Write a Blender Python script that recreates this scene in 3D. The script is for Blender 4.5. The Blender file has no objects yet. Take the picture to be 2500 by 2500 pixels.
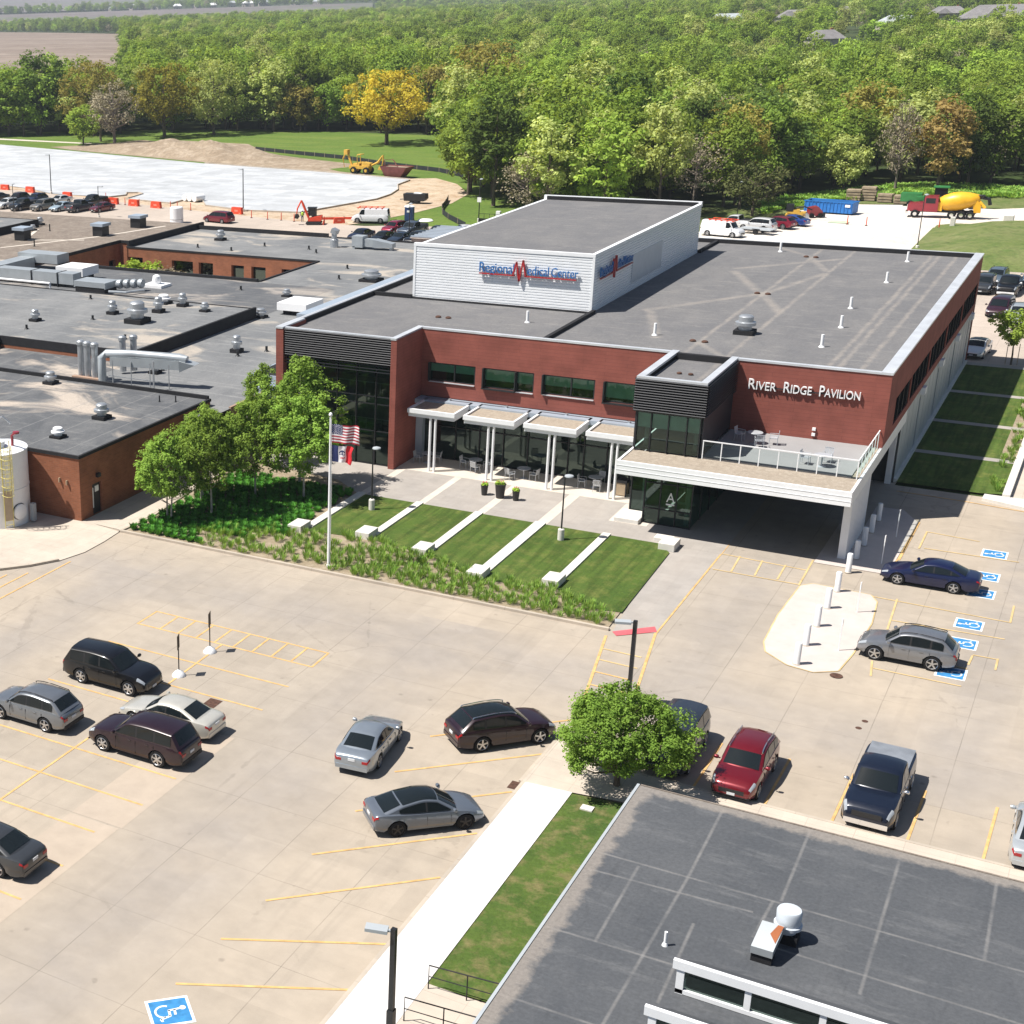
import bpy, math, random
import numpy as np
from mathutils import Vector, Matrix
R = math.radians
PI = math.pi
sc = bpy.context.scene
col = sc.collection

# ------------------------------------------------------------ camera, sky, sun, exposure
CAM_Z = 32.3
cam_d = bpy.data.cameras.new('camera')
cam = bpy.data.objects.new('camera', cam_d)
col.objects.link(cam)
_p, _r, _h = R(19.97), R(-1.88), R(34.64)
_fw = Vector((-math.sin(_h)*math.cos(_p), math.cos(_h)*math.cos(_p), -math.sin(_p)))
_rt0 = Vector((math.cos(_h), math.sin(_h), 0))
_up0 = _rt0.cross(_fw)
_rt = math.cos(_r)*_rt0 + math.sin(_r)*_up0
_up = -math.sin(_r)*_rt0 + math.cos(_r)*_up0
cam.matrix_world = Matrix(((_rt.x, _up.x, -_fw.x, 0), (_rt.y, _up.y, -_fw.y, 0), (_rt.z, _up.z, -_fw.z, CAM_Z), (0, 0, 0, 1)))
cam_d.sensor_width = 36
cam_d.lens = 36*3588.3/2500
cam_d.shift_x = (1250-339.6)/2500
cam_d.shift_y = (1306.4-1250)/2500
cam_d.clip_start = 0.5
cam_d.clip_end = 30000
sc.camera = cam

SUN_DIR = Vector((0.465, 0.37, -1.0)).normalized()       # the way the light travels
world = bpy.data.worlds.new('World')
sc.world = world
world.use_nodes = True
wn = world.node_tree
sky = wn.nodes.new('ShaderNodeTexSky')
sky.sky_type = 'NISHITA'
sky.sun_disc = False
sky.sun_elevation = math.asin(-SUN_DIR.z)
sky.sun_rotation = math.atan2(-SUN_DIR.x, -SUN_DIR.y)
wn.links.new(sky.outputs[0], wn.nodes['Background'].inputs[0])
wn.nodes['Background'].inputs[1].default_value = 0.055
sun_d = bpy.data.lights.new('sun', 'SUN')
sun_d.energy = 5.0
sun_d.angle = R(0.53)
sun_d.color = (1.0, 0.955, 0.89)
sun = bpy.data.objects.new('sun', sun_d)
col.objects.link(sun)
sun.rotation_euler = SUN_DIR.to_track_quat('-Z', 'Y').to_euler()
sun.location = (-60, -20, 150)
sc.view_settings.view_transform = 'Standard'
sc.view_settings.look = 'None'
sc.view_settings.exposure = 0.60
sc.view_settings.gamma = 1.0
sc.cycles.max_bounces = 7
sc.cycles.diffuse_bounces = 3
sc.cycles.glossy_bounces = 3
sc.cycles.transmission_bounces = 4
sc.cycles.transparent_max_bounces = 10
sc.cycles.sample_clamp_indirect = 6

# ------------------------------------------------------------ materials
class NT:
    def __init__(s, name):
        s.m = bpy.data.materials.new(name)
        s.m.use_nodes = True
        s.t = s.m.node_tree
        s.b = s.t.nodes['Principled BSDF']
        s.out = s.t.nodes['Material Output']
        s._pos = None
    def n(s, kind, **kw):
        nd = s.t.nodes.new('ShaderNode'+kind)
        for k, v in kw.items():
            setattr(nd, k, v)
        return nd
    def l(s, a, b): s.t.links.new(a, b)
    def set(s, sock, v):
        if hasattr(v, 'is_output'): s.l(v, sock)
        else: sock.default_value = v
    def pos(s):
        if s._pos is None:
            s._pos = s.n('NewGeometry').outputs['Position']
        return s._pos
    def objco(s): return s.n('TexCoord').outputs['Object']
    def map(s, v, scale=(1, 1, 1), rot=(0, 0, 0), loc=(0, 0, 0)):
        m = s.n('Mapping'); s.l(v, m.inputs['Vector'])
        m.inputs['Scale'].default_value = scale; m.inputs['Rotation'].default_value = rot; m.inputs['Location'].default_value = loc
        return m.outputs[0]
    def noise(s, v, scale, detail=4, rough=.55, dist=0):
        t = s.n('TexNoise'); s.l(v, t.inputs['Vector'])
        t.inputs['Scale'].default_value = scale; t.inputs['Detail'].default_value = detail
        t.inputs['Roughness'].default_value = rough; t.inputs['Distortion'].default_value = dist
        return t.outputs['Fac']
    def ramp(s, fac, a, b, lo=0., hi=1.):
        m = s.n('MapRange'); s.l(fac, m.inputs[0]); m.clamp = True
        m.inputs[1].default_value = a; m.inputs[2].default_value = b; m.inputs[3].default_value = lo; m.inputs[4].default_value = hi
        return m.outputs[0]
    def math(s, op, a, b=0., c=0.):
        m = s.n('Math', operation=op)
        for i, v in enumerate((a, b, c)): s.set(m.inputs[i], v)
        return m.outputs[0]
    def mix(s, fac, a, b, mode='MIX'):
        m = s.n('Mix', data_type='RGBA', blend_type=mode)
        for sock, v in ((m.inputs[0], fac), (m.inputs[6], a), (m.inputs[7], b)):
            if isinstance(v, tuple) and len(v) == 3: v = v+(1,)
            s.set(sock, v)
        return m.outputs[2]
    def sep(s, v):
        x = s.n('SeparateXYZ'); s.l(v, x.inputs[0]); return x.outputs
    def bump(s, h, strength=.3, dist=.05):
        b = s.n('Bump'); s.l(h, b.inputs['Height']); b.inputs['Strength'].default_value = strength; b.inputs['Distance'].default_value = dist
        s.l(b.outputs[0], s.b.inputs['Normal'])
    def grid(s, c, period, off, w):          # 1 on thin lines every `period` metres
        f = s.math('FRACT', s.math('DIVIDE', s.math('SUBTRACT', c, off), period))
        return s.math('GREATER_THAN', s.math('ABSOLUTE', s.math('SUBTRACT', f, .5)), .5-w/period/2)
    def seg(s, v, a, b, w):                  # soft mask round the segment a-b on the plan
        X, Y, _ = s.sep(v); L = math.hypot(b[0]-a[0], b[1]-a[1]); ux, uy = (b[0]-a[0])/L, (b[1]-a[1])/L
        dx = s.math('SUBTRACT', X, a[0]); dy = s.math('SUBTRACT', Y, a[1])
        al = s.math('ADD', s.math('MULTIPLY', dx, ux), s.math('MULTIPLY', dy, uy))
        ac = s.math('ABSOLUTE', s.math('SUBTRACT', s.math('MULTIPLY', dx, uy), s.math('MULTIPLY', dy, ux)))
        inn = s.math('MULTIPLY', s.math('GREATER_THAN', al, 0.), s.math('LESS_THAN', al, L))
        return s.math('MULTIPLY', inn, s.ramp(ac, w, w*.25))
    def fin(s, colr, rough=.8, metal=0., spec=.3, coat=0.):
        if isinstance(colr, tuple): colr = colr+(1,) if len(colr) == 3 else colr
        s.set(s.b.inputs['Base Color'], colr); s.set(s.b.inputs['Roughness'], rough); s.b.inputs['Metallic'].default_value = metal
        s.b.inputs['Specular IOR Level'].default_value = spec
        if coat: s.b.inputs['Coat Weight'].default_value = coat; s.b.inputs['Coat Roughness'].default_value = .04
        return s.m

def plain(name, c, rough=.6, metal=0., spec=.4, coat=0., var=.12, vs=1.5):
    t = NT(name)
    if var:
        f = t.ramp(t.noise(t.objco(), vs, 5), .3, .7, 1-var, 1+var)
        m = t.n('Mix', data_type='RGBA', blend_type='MULTIPLY'); m.inputs[0].default_value = 1
        m.inputs[6].default_value = c+(1,); cc = t.n('CombineColor')
        for i in range(3): t.l(f, cc.inputs[i])
        t.l(cc.outputs[0], m.inputs[7]); c = m.outputs[2]
    return t.fin(c, rough, metal, spec, coat)

M = {}
def paint(c, metal=.35, rough=.3):
    k = 'paint%s' % (c,)
    if k not in M: M[k] = plain('car_paint', c, rough, metal, .4, .7 if max(c) < .08 else 1., var=.04, vs=3)
    return M[k]

def concrete(name, base, dark, jx=None, jy=None, jc=.55, big=.07, rough=.85, stain=1., lanes=(), cellv=.045, drips=False):
    t = NT(name); p = t.pos()
    a = t.ramp(t.noise(t.map(p, (1, .45, 1)), big, 5, .6), .36, .66)
    b = t.ramp(t.noise(p, .9, 6, .62), .3, .75, .9, 1.07)
    c = t.mix(a, base, dark)
    for a_, b_, w in lanes: c = t.mix(t.math('MULTIPLY', t.math('MULTIPLY', t.seg(p, a_, b_, w), .8), t.ramp(t.noise(p, .35, 5, .6), .25, .6, .35, 1.)), c, (dark[0]*.92, dark[1]*.94, dark[2]*1.0))
    c = t.mix(t.math('MULTIPLY', t.ramp(t.noise(t.map(p, (.28, 1.6, 1), (0, 0, .12)), .5, 4), .55, .8), .35*stain), c, tuple(x*.72 for x in dark))
    c = t.mix(t.math('MULTIPLY', t.ramp(t.noise(p, 1.7, 3, .5), .70, .78), .4*stain), c, tuple(x*.5 for x in dark))
    cc = t.n('CombineColor')
    for i in range(3): t.l(b, cc.inputs[i])
    c = t.mix(1., c, cc.outputs[0], 'MULTIPLY')
    X, Y, _ = t.sep(t.pos())
    wob = t.math('MULTIPLY', t.math('SUBTRACT', t.noise(p, .6, 3), .5), .05)
    X = t.math('ADD', X, wob); Y = t.math('ADD', Y, wob)
    brk = t.ramp(t.noise(p, .33, 3), .3, .62, .25, 1.)
    for cx, j in ((X, jx), (Y, jy)):
        if j:
            m = t.grid(cx, j[0], j[1], j[2])
            c = t.mix(t.math('MULTIPLY', t.math('MULTIPLY', m, jc), brk), c, tuple(x*.30 for x in dark))
    if drips:
        vo = t.n('TexVoronoi'); t.l(p, vo.inputs['Vector']); vo.inputs['Scale'].default_value = .85
        sp_ = t.math('MULTIPLY', t.ramp(t.math('ADD', vo.outputs['Distance'], t.math('MULTIPLY', t.math('SUBTRACT', t.noise(p, 9, 3), .5), .12)), .13, .05), t.ramp(t.noise(p, .21, 2), .55, .62))
        c = t.mix(t.math('MULTIPLY', sp_, .4), c, tuple(x*.42 for x in dark))
        ve = t.n('TexVoronoi', feature='DISTANCE_TO_EDGE'); t.l(t.map(p, (1, .8, 1)), ve.inputs['Vector']); ve.inputs['Scale'].default_value = .16
        cr = t.math('MULTIPLY', t.ramp(t.math('ADD', ve.outputs['Distance'], t.math('MULTIPLY', t.math('SUBTRACT', t.noise(p, 1.2, 5, .7), .5), .10)), .008, .002), t.ramp(t.noise(p, .13, 2), .52, .6))
        c = t.mix(t.math('MULTIPLY', cr, .2), c, tuple(x*.35 for x in dark))
        c = t.mix(t.math('MULTIPLY', t.ramp(t.noise(t.map(p, (1.8, .10, 1)), .8, 4, .6), .58, .74), .22), c, tuple(x*.62 for x in dark))
    if jx and jy and cellv:
        cb = t.n('CombineXYZ')
        for i, (cx, j) in enumerate(((X, jx), (Y, jy))): t.l(t.math('FLOOR', t.math('DIVIDE', t.math('SUBTRACT', cx, j[1]+j[0]*.5), j[0])), cb.inputs[i])
        wn_ = t.n('TexWhiteNoise'); t.l(cb.outputs[0], wn_.inputs['Vector']); g = t.ramp(wn_.outputs['Value'], 0, 1, 1-cellv, 1+cellv); c2 = t.n('CombineColor')
        for i in range(3): t.l(g, c2.inputs[i])
        c = t.mix(1., c, c2.outputs[0], 'MULTIPLY')
    t.bump(t.noise(p, 14, 3), .12, .02)
    return t.fin(c, rough, 0, .25)

M['lot'] = concrete('lot_concrete', (.415, .350, .276), (.340, .297, .246), (3.6, -31.9, .04), (4.7, 47.9, .03), .42, drips=True,
    lanes=(((-27.6, 10), (-27.6, 70), 3.6), ((-60, 67.2), (12, 66.4), 4.2), ((-15.4, 64), (-15.4, 104), 2.6), ((-3.2, 62), (-2.2, 104), 2.4), ((-46.8, 10), (-46.8, 68), 3.2)))
M['walk'] = concrete('walk_concrete', (.52, .45, .375), (.46, .40, .335), (1.8, -18.3, .03), (1.8, 36.2, .03), .35, .2, stain=.6)
M['newwalk'] = concrete('new_walk_concrete', (.655, .635, .615), (.62, .595, .57), None, (2.4, 36.2, .02), .08, .2, stain=.2)
M['paver'] = concrete('plaza_paver', (.37, .335, .30), (.33, .305, .28), (1.2, -30, .02), (1.2, 88, .02), .22, .3, stain=.3)
M['band'] = concrete('pale_band', (.60, .54, .465), (.56, .50, .43), None, (1.9, 87.4, .02), .2, .4, stain=.3)
M['patch'] = concrete('patch_concrete', (.435, .362, .288), (.40, .335, .27), None, None, 0, .3)
M['block'] = concrete('cast_concrete', (.66, .63, .575), (.60, .575, .53), None, None, 0, 1.5, stain=.5)
M['kerb'] = concrete('kerb_concrete', (.47, .405, .33), (.40, .35, .29), (3., -50, .03), (3., 60, .03), .5, .5)
M['slab'] = concrete('fresh_slab', (.46, .475, .49), (.41, .425, .44), (4.2, -120, .12), (2.1, 220, .10), .10, .12, stain=.25, cellv=.13)
M['island'] = concrete('island_concrete', (.55, .485, .45), (.51, .45, .41), None, None, 0, .3, stain=.3)
M['rearlot'] = concrete('rear_lot_concrete', (.46, .39, .33), (.41, .35, .295), (3.8, -120, .05), (4.5, 180, .05), .3, .06)

def ground_mat(name, cols, scale, rough=.95, bump=.3, stretch=(1, 1, 1), fine=6., mow=None):
    t = NT(name); p = t.pos()
    a = t.ramp(t.noise(t.map(p, stretch), scale, 5, .6), .32, .68)
    c = t.mix(a, cols[0], cols[1])
    if len(cols) > 2:
        c = t.mix(t.ramp(t.noise(t.map(p, stretch, loc=(40, 17, 3)), scale*2.7, 5, .65), .47, .68), c, cols[2])
    if mow:
        c = t.mix(t.ramp(t.noise(t.map(p, (mow, .16, 1)), 1., 3), .42, .62, 0, .55), c, tuple(x*.55 for x in cols[1]))
    f = t.noise(p, fine, 4, .7)
    cc = t.n('CombineColor'); g = t.ramp(f, .25, .75, .72, 1.28)
    for i in range(3): t.l(g, cc.inputs[i])
    c = t.mix(1., c, cc.outputs[0], 'MULTIPLY')
    t.bump(f, bump, .12)
    return t.fin(c, rough, 0, .15)

M['lawn'] = ground_mat('mown_lawn', ((.088, .135, .026), (.058, .100, .020), (.135, .155, .040)), .35, mow=2.4, fine=9)
M['roughgrass'] = ground_mat('patchy_grass', ((.085, .125, .026), (.05, .09, .02), (.16, .145, .06)), .5, fine=7)
M['farlawn'] = ground_mat('meadow_grass', ((.112, .175, .032), (.085, .140, .026), (.145, .19, .042)), .05, stretch=(.5, 1.6, 1), fine=1.5)
M['bank'] = ground_mat('dry_bank_grass', ((.12, .155, .045), (.17, .18, .075), (.085, .13, .034)), .16, fine=2)
M['forestfloor'] = ground_mat('forest_floor', ((.045, .07, .02), (.03, .045, .016), (.075, .085, .035)), .03, fine=.8)
M['mulch'] = ground_mat('bark_mulch', ((.31, .25, .175), (.24, .19, .13), (.37, .31, .23)), .8, fine=14)
M['gravelpad'] = ground_mat('white_gravel_lot', ((.68, .635, .575), (.60, .55, .49), (.55, .48, .41)), .06, fine=3)
M['dirt'] = ground_mat('bare_dirt', ((.31, .245, .175), (.24, .185, .13), (.38, .31, .235)), .16, fine=1.6, bump=.8)
M['clay'] = ground_mat('pale_clay', ((.52, .42, .31), (.42, .33, .24), (.36, .25, .16)), .14, fine=1.6, bump=.6)
M['field'] = ground_mat('ploughed_field', ((.235, .185, .15), (.20, .155, .125), (.27, .22, .18)), .006, stretch=(.2, 1, 1), fine=.05)
M['farfield'] = ground_mat('far_ploughed_field', ((.17, .145, .14), (.15, .13, .125), (.12, .15, .08)), .002, stretch=(.3, 1, 1), fine=.02)
M['rubble'] = ground_mat('gravel_ballast', ((.40, .335, .265), (.34, .285, .225), (.46, .40, .325)), 1.6, fine=16, bump=.7)
M['gravelroof'] = ground_mat('gravel_roofing', ((.215, .178, .148), (.18, .15, .125), (.25, .215, .18)), .25, fine=3, bump=.5)

def roof_mat(name, base, lite, blotch=.5, lines=(), segs=(), scale=.35, tan=None, tanamt=.0, gx=None, gy=None, lc=None, lw=.3, border=None):
    t = NT(name); p = t.pos()
    a = t.ramp(t.noise(t.map(p, (1, .6, 1)), scale, 6, .65, .4), .38, .72)
    c = t.mix(t.math('MULTIPLY', a, blotch), base, lite)
    s2 = t.ramp(t.noise(t.map(p, (.35, 1.3, 1)), 1.1, 6, .72), .53, .66)
    c = t.mix(t.math('MULTIPLY', s2, .62), c, lite)
    c = t.mix(t.math('MULTIPLY', t.ramp(t.noise(t.map(p, (2.2, .3, 1)), 1.3, 5, .7), .56, .72), .3), c, tuple(x*.62 for x in base))
    if tan:
        s3 = t.ramp(t.noise(t.map(p, (.5, 1, 1), loc=(7, 3, 1)), .17, 5, .62, .8), .545, .64)
        c = t.mix(t.math('MULTIPLY', s3, tanamt), c, tan)
    wob = t.math('MULTIPLY', t.math('SUBTRACT', t.noise(p, .9, 4), .5), .35)
    X, Y, _ = t.sep(p)
    fade = t.ramp(t.noise(p, .8, 4), .3, .65, .2, 1.)
    lc = lc or tuple(x*1.15 for x in lite)
    for x in lines:
        d = t.math('ABSOLUTE', t.math('ADD', t.math('SUBTRACT', X, x), wob))
        c = t.mix(t.math('MULTIPLY', t.math('MULTIPLY', t.ramp(d, lw, lw*.2), .8), fade), c, lc)
    for a_, b_, w in segs:
        c = t.mix(t.math('MULTIPLY', t.math('MULTIPLY', t.seg(p, a_, b_, w), .75), fade), c, lc)
    for cx, g in ((X, gx), (Y, gy)):
        if g: c = t.mix(t.math('MULTIPLY', t.grid(t.math('ADD', cx, t.math('MULTIPLY', wob, .15)), g[0], g[1], g[2]), .45), c, lc)
    if border:
        w2 = t.math('MULTIPLY', t.math('SUBTRACT', t.noise(p, 1.3, 5, .65), .5), 1.1)
        e = t.math('MAXIMUM', t.ramp(t.math('ADD', X, w2), border[0]+.62, border[0]+.34), t.ramp(t.math('ADD', Y, w2), border[1]-.62, border[1]-.34))
        c = t.mix(t.math('MULTIPLY', e, .8), c, border[2])
    f = t.noise(p, 7, 4, .7); cc = t.n('CombineColor'); g = t.ramp(f, .25, .75, .8, 1.2)
    for i in range(3): t.l(g, cc.inputs[i])
    c = t.mix(1., c, cc.outputs[0], 'MULTIPLY')
    t.bump(f, .25, .03)
    return t.fin(c, .85, 0, .3)

M['pavroof'] = roof_mat('pavilion_roofing', (.135, .134, .138), (.215, .206, .196), .5, (-24.2, -21.5, -15.3, -14.7, -13.4),
    (((-28.8, 132.5), (-21.6, 141.), .5), ((-28.6, 131.5), (-24.3, 122.), .55), ((-24.2, 122.), (-21.4, 115.), .5), ((-24.2, 122.), (-21.6, 133.5), .45), ((-30.5, 112.), (-24.4, 122.), .5),
     ((-24.3, 140.7), (-21.7, 134.), .45), ((-24.3, 140.9), (-28., 145.5), .4), ((-24.2, 103.), (-21.5, 99.), .4), ((-30., 112.), (-27., 103.), .5)), lc=(.27, .245, .22), lw=.24)
M['darkroof'] = roof_mat('dark_membrane', (.068, .073, .081), (.125, .128, .133), .45, gx=None, lc=(.20, .195, .19), border=(-12.35, 50.45, (.24, .215, .19)),
    segs=tuple((a, b, .075) for a, b in (((-9.3, 50.3), (-9.2, 45.2)), ((-6.36, 50.3), (-6.28, 45.3)), ((-3.44, 50.3), (-3.3, 41.5)), ((-.55, 50.3), (-.42, 45.2)), ((2.4, 50.3), (2.5, 45.2)),
     ((-12.3, 45.15), (3.5, 45.2)), ((-12.2, 43.95), (-6.9, 44.2)), ((-6.5, 45.2), (-6.6, 42.8)), ((-6.5, 42.6), (3.5, 42.4)), ((-8.35, 42.6), (-8.2, 38.)), ((-9.2, 45.2), (-9.3, 30)),
     ((-12.3, 40.), (-8.3, 40.1)), ((-12.3, 36.), (-8.3, 36.1)), ((-10.8, 45), (-10.7, 40)))))
M['hosproof'] = roof_mat('weathered_roofing', (.142, .147, .152), (.25, .25, .245), .7, tan=(.42, .37, .31), tanamt=.85, scale=.2, gy=(3., 120, .12))
M['hosproof_dark'] = roof_mat('dark_weathered_roofing', (.088, .092, .099), (.18, .18, .178), .5, tan=(.36, .32, .28), tanamt=.8, scale=.3, gy=(3., 120, .1))
M['annexroof'] = roof_mat('patched_roofing', (.086, .090, .097), (.19, .19, .187), .6, tan=(.43, .37, .31), tanamt=.95, scale=.4, gx=(3., -60, .12))

def brick(name, c1, c2, mortar, bw=.4, bh=.13, wall='x'):
    t = NT(name); X, Y, Z = t.sep(t.pos())
    cb = t.n('CombineXYZ'); t.l(t.math('ADD', X, Y), cb.inputs[0]); t.l(Z, cb.inputs[1])
    b = t.n('TexBrick'); t.l(cb.outputs[0], b.inputs['Vector'])
    b.inputs['Color1'].default_value = c1+(1,); b.inputs['Color2'].default_value = c2+(1,); b.inputs['Mortar'].default_value = mortar+(1,)
    b.inputs['Scale'].default_value = 1; b.inputs['Mortar Size'].default_value = .008; b.inputs['Brick Width'].default_value = bw; b.inputs['Row Height'].default_value = bh
    n = t.ramp(t.noise(t.pos(), .7, 6, .6), .3, .7, .82, 1.15); cc = t.n('CombineColor')
    for i in range(3): t.l(n, cc.inputs[i])
    return t.fin(t.mix(1., b.outputs['Color'], cc.outputs[0], 'MULTIPLY'), .85, 0, .2)
M['brick'] = brick('red_brown_brick', (.285, .110, .058), (.235, .090, .048), (.25, .135, .09))
M['redpanel'] = brick('terracotta_panel', (.260, .084, .064), (.242, .078, .060), (.165, .055, .044), 3.0, .24)
M['fascia_brick'] = plain('tan_fascia', (.33, .22, .16), .8)

def glass(name, tint, ior=2.1, rough=.015):
    t = NT(name); t.t.nodes.remove(t.b)
    tr = t.n('BsdfTransparent'); tr.inputs[0].default_value = tint+(1,)
    gl = t.n('BsdfGlossy'); gl.inputs['Roughness'].default_value = rough; gl.inputs[0].default_value = (.62, .80, .73, 1)
    fr = t.n('Fresnel'); fr.inputs[0].default_value = ior
    mx = t.n('MixShader'); t.l(fr.outputs[0], mx.inputs[0]); t.l(tr.outputs[0], mx.inputs[1]); t.l(gl.outputs[0], mx.inputs[2])
    t.l(mx.outputs[0], t.out.inputs[0])
    return t.m
M['glass'] = glass('green_tinted_glazing', (.44, .64, .56), 1.85)
M['glassdark'] = glass('dark_tinted_glazing', (.12, .19, .17), 2.3)
M['railglass'] = glass('clear_rail_glass', (.80, .88, .88), 1.45)
M['carglass'] = plain('car_window_glass', (.010, .014, .016), .04, 0, .38, var=0)
M['blackpane'] = plain('black_window', (.008, .009, .010), .9, 0, 0., var=0)
M['skylens'] = plain('greenish_blind', (.62, .74, .68), .5, 0, .4)
M['white'] = plain('white_metal', (.78, .79, .80), .4, 0, .45, var=.04)
M['siding'] = plain('white_siding', (.80, .815, .83), .38, 0, .5, var=.03)
M['sidepanel'] = plain('grey_smooth_panel', (.50, .54, .58), .4, 0, .5, var=.05)
M['coping'] = plain('coping_metal', (.60, .62, .65), .38, .3, .5, var=.12, vs=.8)
M['bluegrey'] = plain('blue_grey_metal', (.36, .42, .49), .4, .2, .5, var=.08, vs=.5)
M['greypanel'] = plain('grey_wall_panel', (.40, .43, .45), .5, .1, .4, var=.08, vs=.4)
M['black'] = plain('black_metal', (.018, .019, .021), .45, 0, .4, var=.1)
M['louvre'] = plain('dark_louvre_metal', (.030, .031, .036), .5, .1, .35, var=.1)
M['rubber'] = plain('roofing_rubber', (.022, .022, .024), .8, 0, .2)
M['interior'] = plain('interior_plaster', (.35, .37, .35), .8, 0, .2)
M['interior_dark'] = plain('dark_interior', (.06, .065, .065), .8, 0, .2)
M['floorslab'] = plain('interior_floor', (.45, .47, .44), .5, 0, .4)
M['steel'] = plain('galvanised_steel', (.46, .48, .50), .38, .65, .5, var=.15, vs=2)
M['duct'] = plain('silver_duct', (.40, .43, .45), .38, .35, .5, var=.08, vs=1)
M['chairmetal'] = plain('grey_furniture_metal', (.50, .52, .55), .45, .3, .5)
M['deck'] = plain('pale_deck', (.30, .295, .295), .75, 0, .3, var=.06, vs=.5)
M['tan'] = plain('tan_panel', (.40, .31, .21), .7)
M['yellow'] = plain('yellow_line_paint', (.60, .375, .155), .8, 0, .2, var=.22, vs=2.2)
M['paleyellow'] = plain('worn_yellow_paint', (.56, .41, .20), .8, 0, .2, var=.18, vs=1.2)
M['bluepaint'] = plain('blue_sign_paint', (.045, .21, .44), .75, 0, .2, var=.22, vs=3)
M['whitepaint'] = plain('white_line_paint', (.74, .74, .73), .8, 0, .2, var=.1, vs=3)
M['redpaint'] = plain('red_ramp_plate', (.56, .115, .13), .7, 0, .3)
M['rust'] = plain('rusty_grate', (.10, .055, .04), .9, .2, .2, var=.4, vs=6)
M['bluesign'] = plain('blue_letter', (.025, .15, .40), .35, 0, .5, var=.05)
M['redsign'] = plain('red_letter', (.40, .02, .025), .35, 0, .5, var=.05)
M['whitesign'] = plain('white_letter', (.84, .84, .84), .4, 0, .5, var=0)
M['tyre'] = plain('tyre_rubber', (.016, .016, .017), .85, 0, .2)
M['rim'] = plain('alloy_rim', (.55, .56, .58), .3, .8, .5, var=.05)
M['rimdark'] = plain('black_rim', (.025, .025, .028), .4, .2, .5)
M['trim'] = plain('black_plastic_trim', (.022, .022, .024), .6, 0, .3)
M['chrome'] = plain('chrome_trim', (.75, .76, .77), .12, .95, .5, var=0)
M['lamp'] = plain('headlamp_lens', (.38, .41, .44), .1, .2, .7, var=.05)
M['taillamp'] = plain('red_lamp_lens', (.34, .010, .012), .15, 0, .6, var=.05)
M['plate'] = plain('licence_plate_metal', (.62, .64, .66), .5)
M['orange'] = plain('orange_plastic', (.70, .075, .03), .55, 0, .35, var=.1)
M['machine'] = plain('yellow_machine_paint', (.62, .37, .055), .5, 0, .4, var=.15)
M['mixyellow'] = plain('bright_yellow_paint', (.80, .42, .02), .4, 0, .5, var=.1)
M['maroon'] = plain('faded_maroon_paint', (.20, .065, .055), .6, .1, .3, var=.2)
M['truckred'] = plain('truck_red_paint', (.30, .015, .03), .35, .1, .5, .6)
M['dumpblue'] = plain('dumpster_blue_paint', (.025, .17, .50), .5, 0, .4, var=.15)
M['pottyblue'] = plain('navy_plastic', (.025, .055, .15), .5, 0, .4)
M['tracgreen'] = plain('tractor_green_paint', (.03, .18, .05), .45, 0, .4)
M['wood'] = plain('weathered_timber', (.34, .27, .19), .85, 0, .2, var=.3, vs=1.2)
M['bark'] = plain('tree_bark', (.13, .105, .08), .95, 0, .1, var=.35, vs=2)
M['birchbark'] = plain('pale_bark', (.42, .38, .33), .9, 0, .15, var=.35, vs=3)
M['greybark'] = plain('grey_twigs', (.21, .175, .145), .95, 0, .1, var=.3, vs=1)
M['tankwhite'] = plain('white_tank_paint', (.76, .77, .79), .4, 0, .5, var=.05, vs=.6)
M['ladder'] = plain('yellow_ladder_paint', (.60, .52, .17), .5, 0, .4)
M['skin'] = plain('skin', (.45, .27, .19), .6)
M['vest'] = plain('lime_vest', (.50, .75, .08), .7)
M['denim'] = plain('blue_denim', (.06, .08, .14), .85)
M['terracotta_pot'] = plain('dark_planter', (.030, .027, .027), .5)
M['shingle'] = plain('grey_shingles', (.21, .20, .20), .9, 0, .2, var=.15, vs=.6)
M['shingle_pale'] = plain('pale_shingles', (.38, .41, .42), .9, 0, .2, var=.12, vs=.6)
M['housewall'] = plain('pale_house_siding', (.48, .42, .38), .8, 0, .2)
M['silt'] = plain('silt_fence_fabric', (.030, .034, .036), .8, 0, .2)

def leaf_mat(name, a, b, c=None, tr=.36):
    a = tuple(min(x*g, .62) for x, g in zip(a, (1.52, 1.50, 1.3))); b = tuple(min(x*g, .7) for x, g in zip(b, (1.52, 1.50, 1.3)))
    t = NT(name); t.t.nodes.remove(t.b)
    at = t.n('Attribute', attribute_name='var'); oi = t.n('ObjectInfo')
    s = t.sep(at.outputs['Vector'])
    f = t.ramp(s[0], 0, 1)
    colr = t.mix(f, a, b)
    k = t.math('ADD', t.math('MULTIPLY', oi.outputs['Random'], .5), t.math('MULTIPLY', s[1], .5))
    hs = t.n('HueSaturation'); t.l(colr, hs.inputs['Color'])
    t.l(t.ramp(oi.outputs['Random'], 0, 1, .494, .506), hs.inputs['Hue'])
    t.l(t.ramp(k, .15, .85, .66, 1.3), hs.inputs['Value']); hs.inputs['Saturation'].default_value = .95
    d = t.n('BsdfDiffuse'); tl = t.n('BsdfTranslucent'); t.l(hs.outputs[0], d.inputs[0])
    t.l(t.mix(1., hs.outputs[0], (1.25, 1.15, .55), 'MULTIPLY'), tl.inputs[0])
    mx = t.n('MixShader'); mx.inputs[0].default_value = tr; t.l(d.outputs[0], mx.inputs[1]); t.l(tl.outputs[0], mx.inputs[2])
    t.l(mx.outputs[0], t.out.inputs[0])
    return t.m
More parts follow.
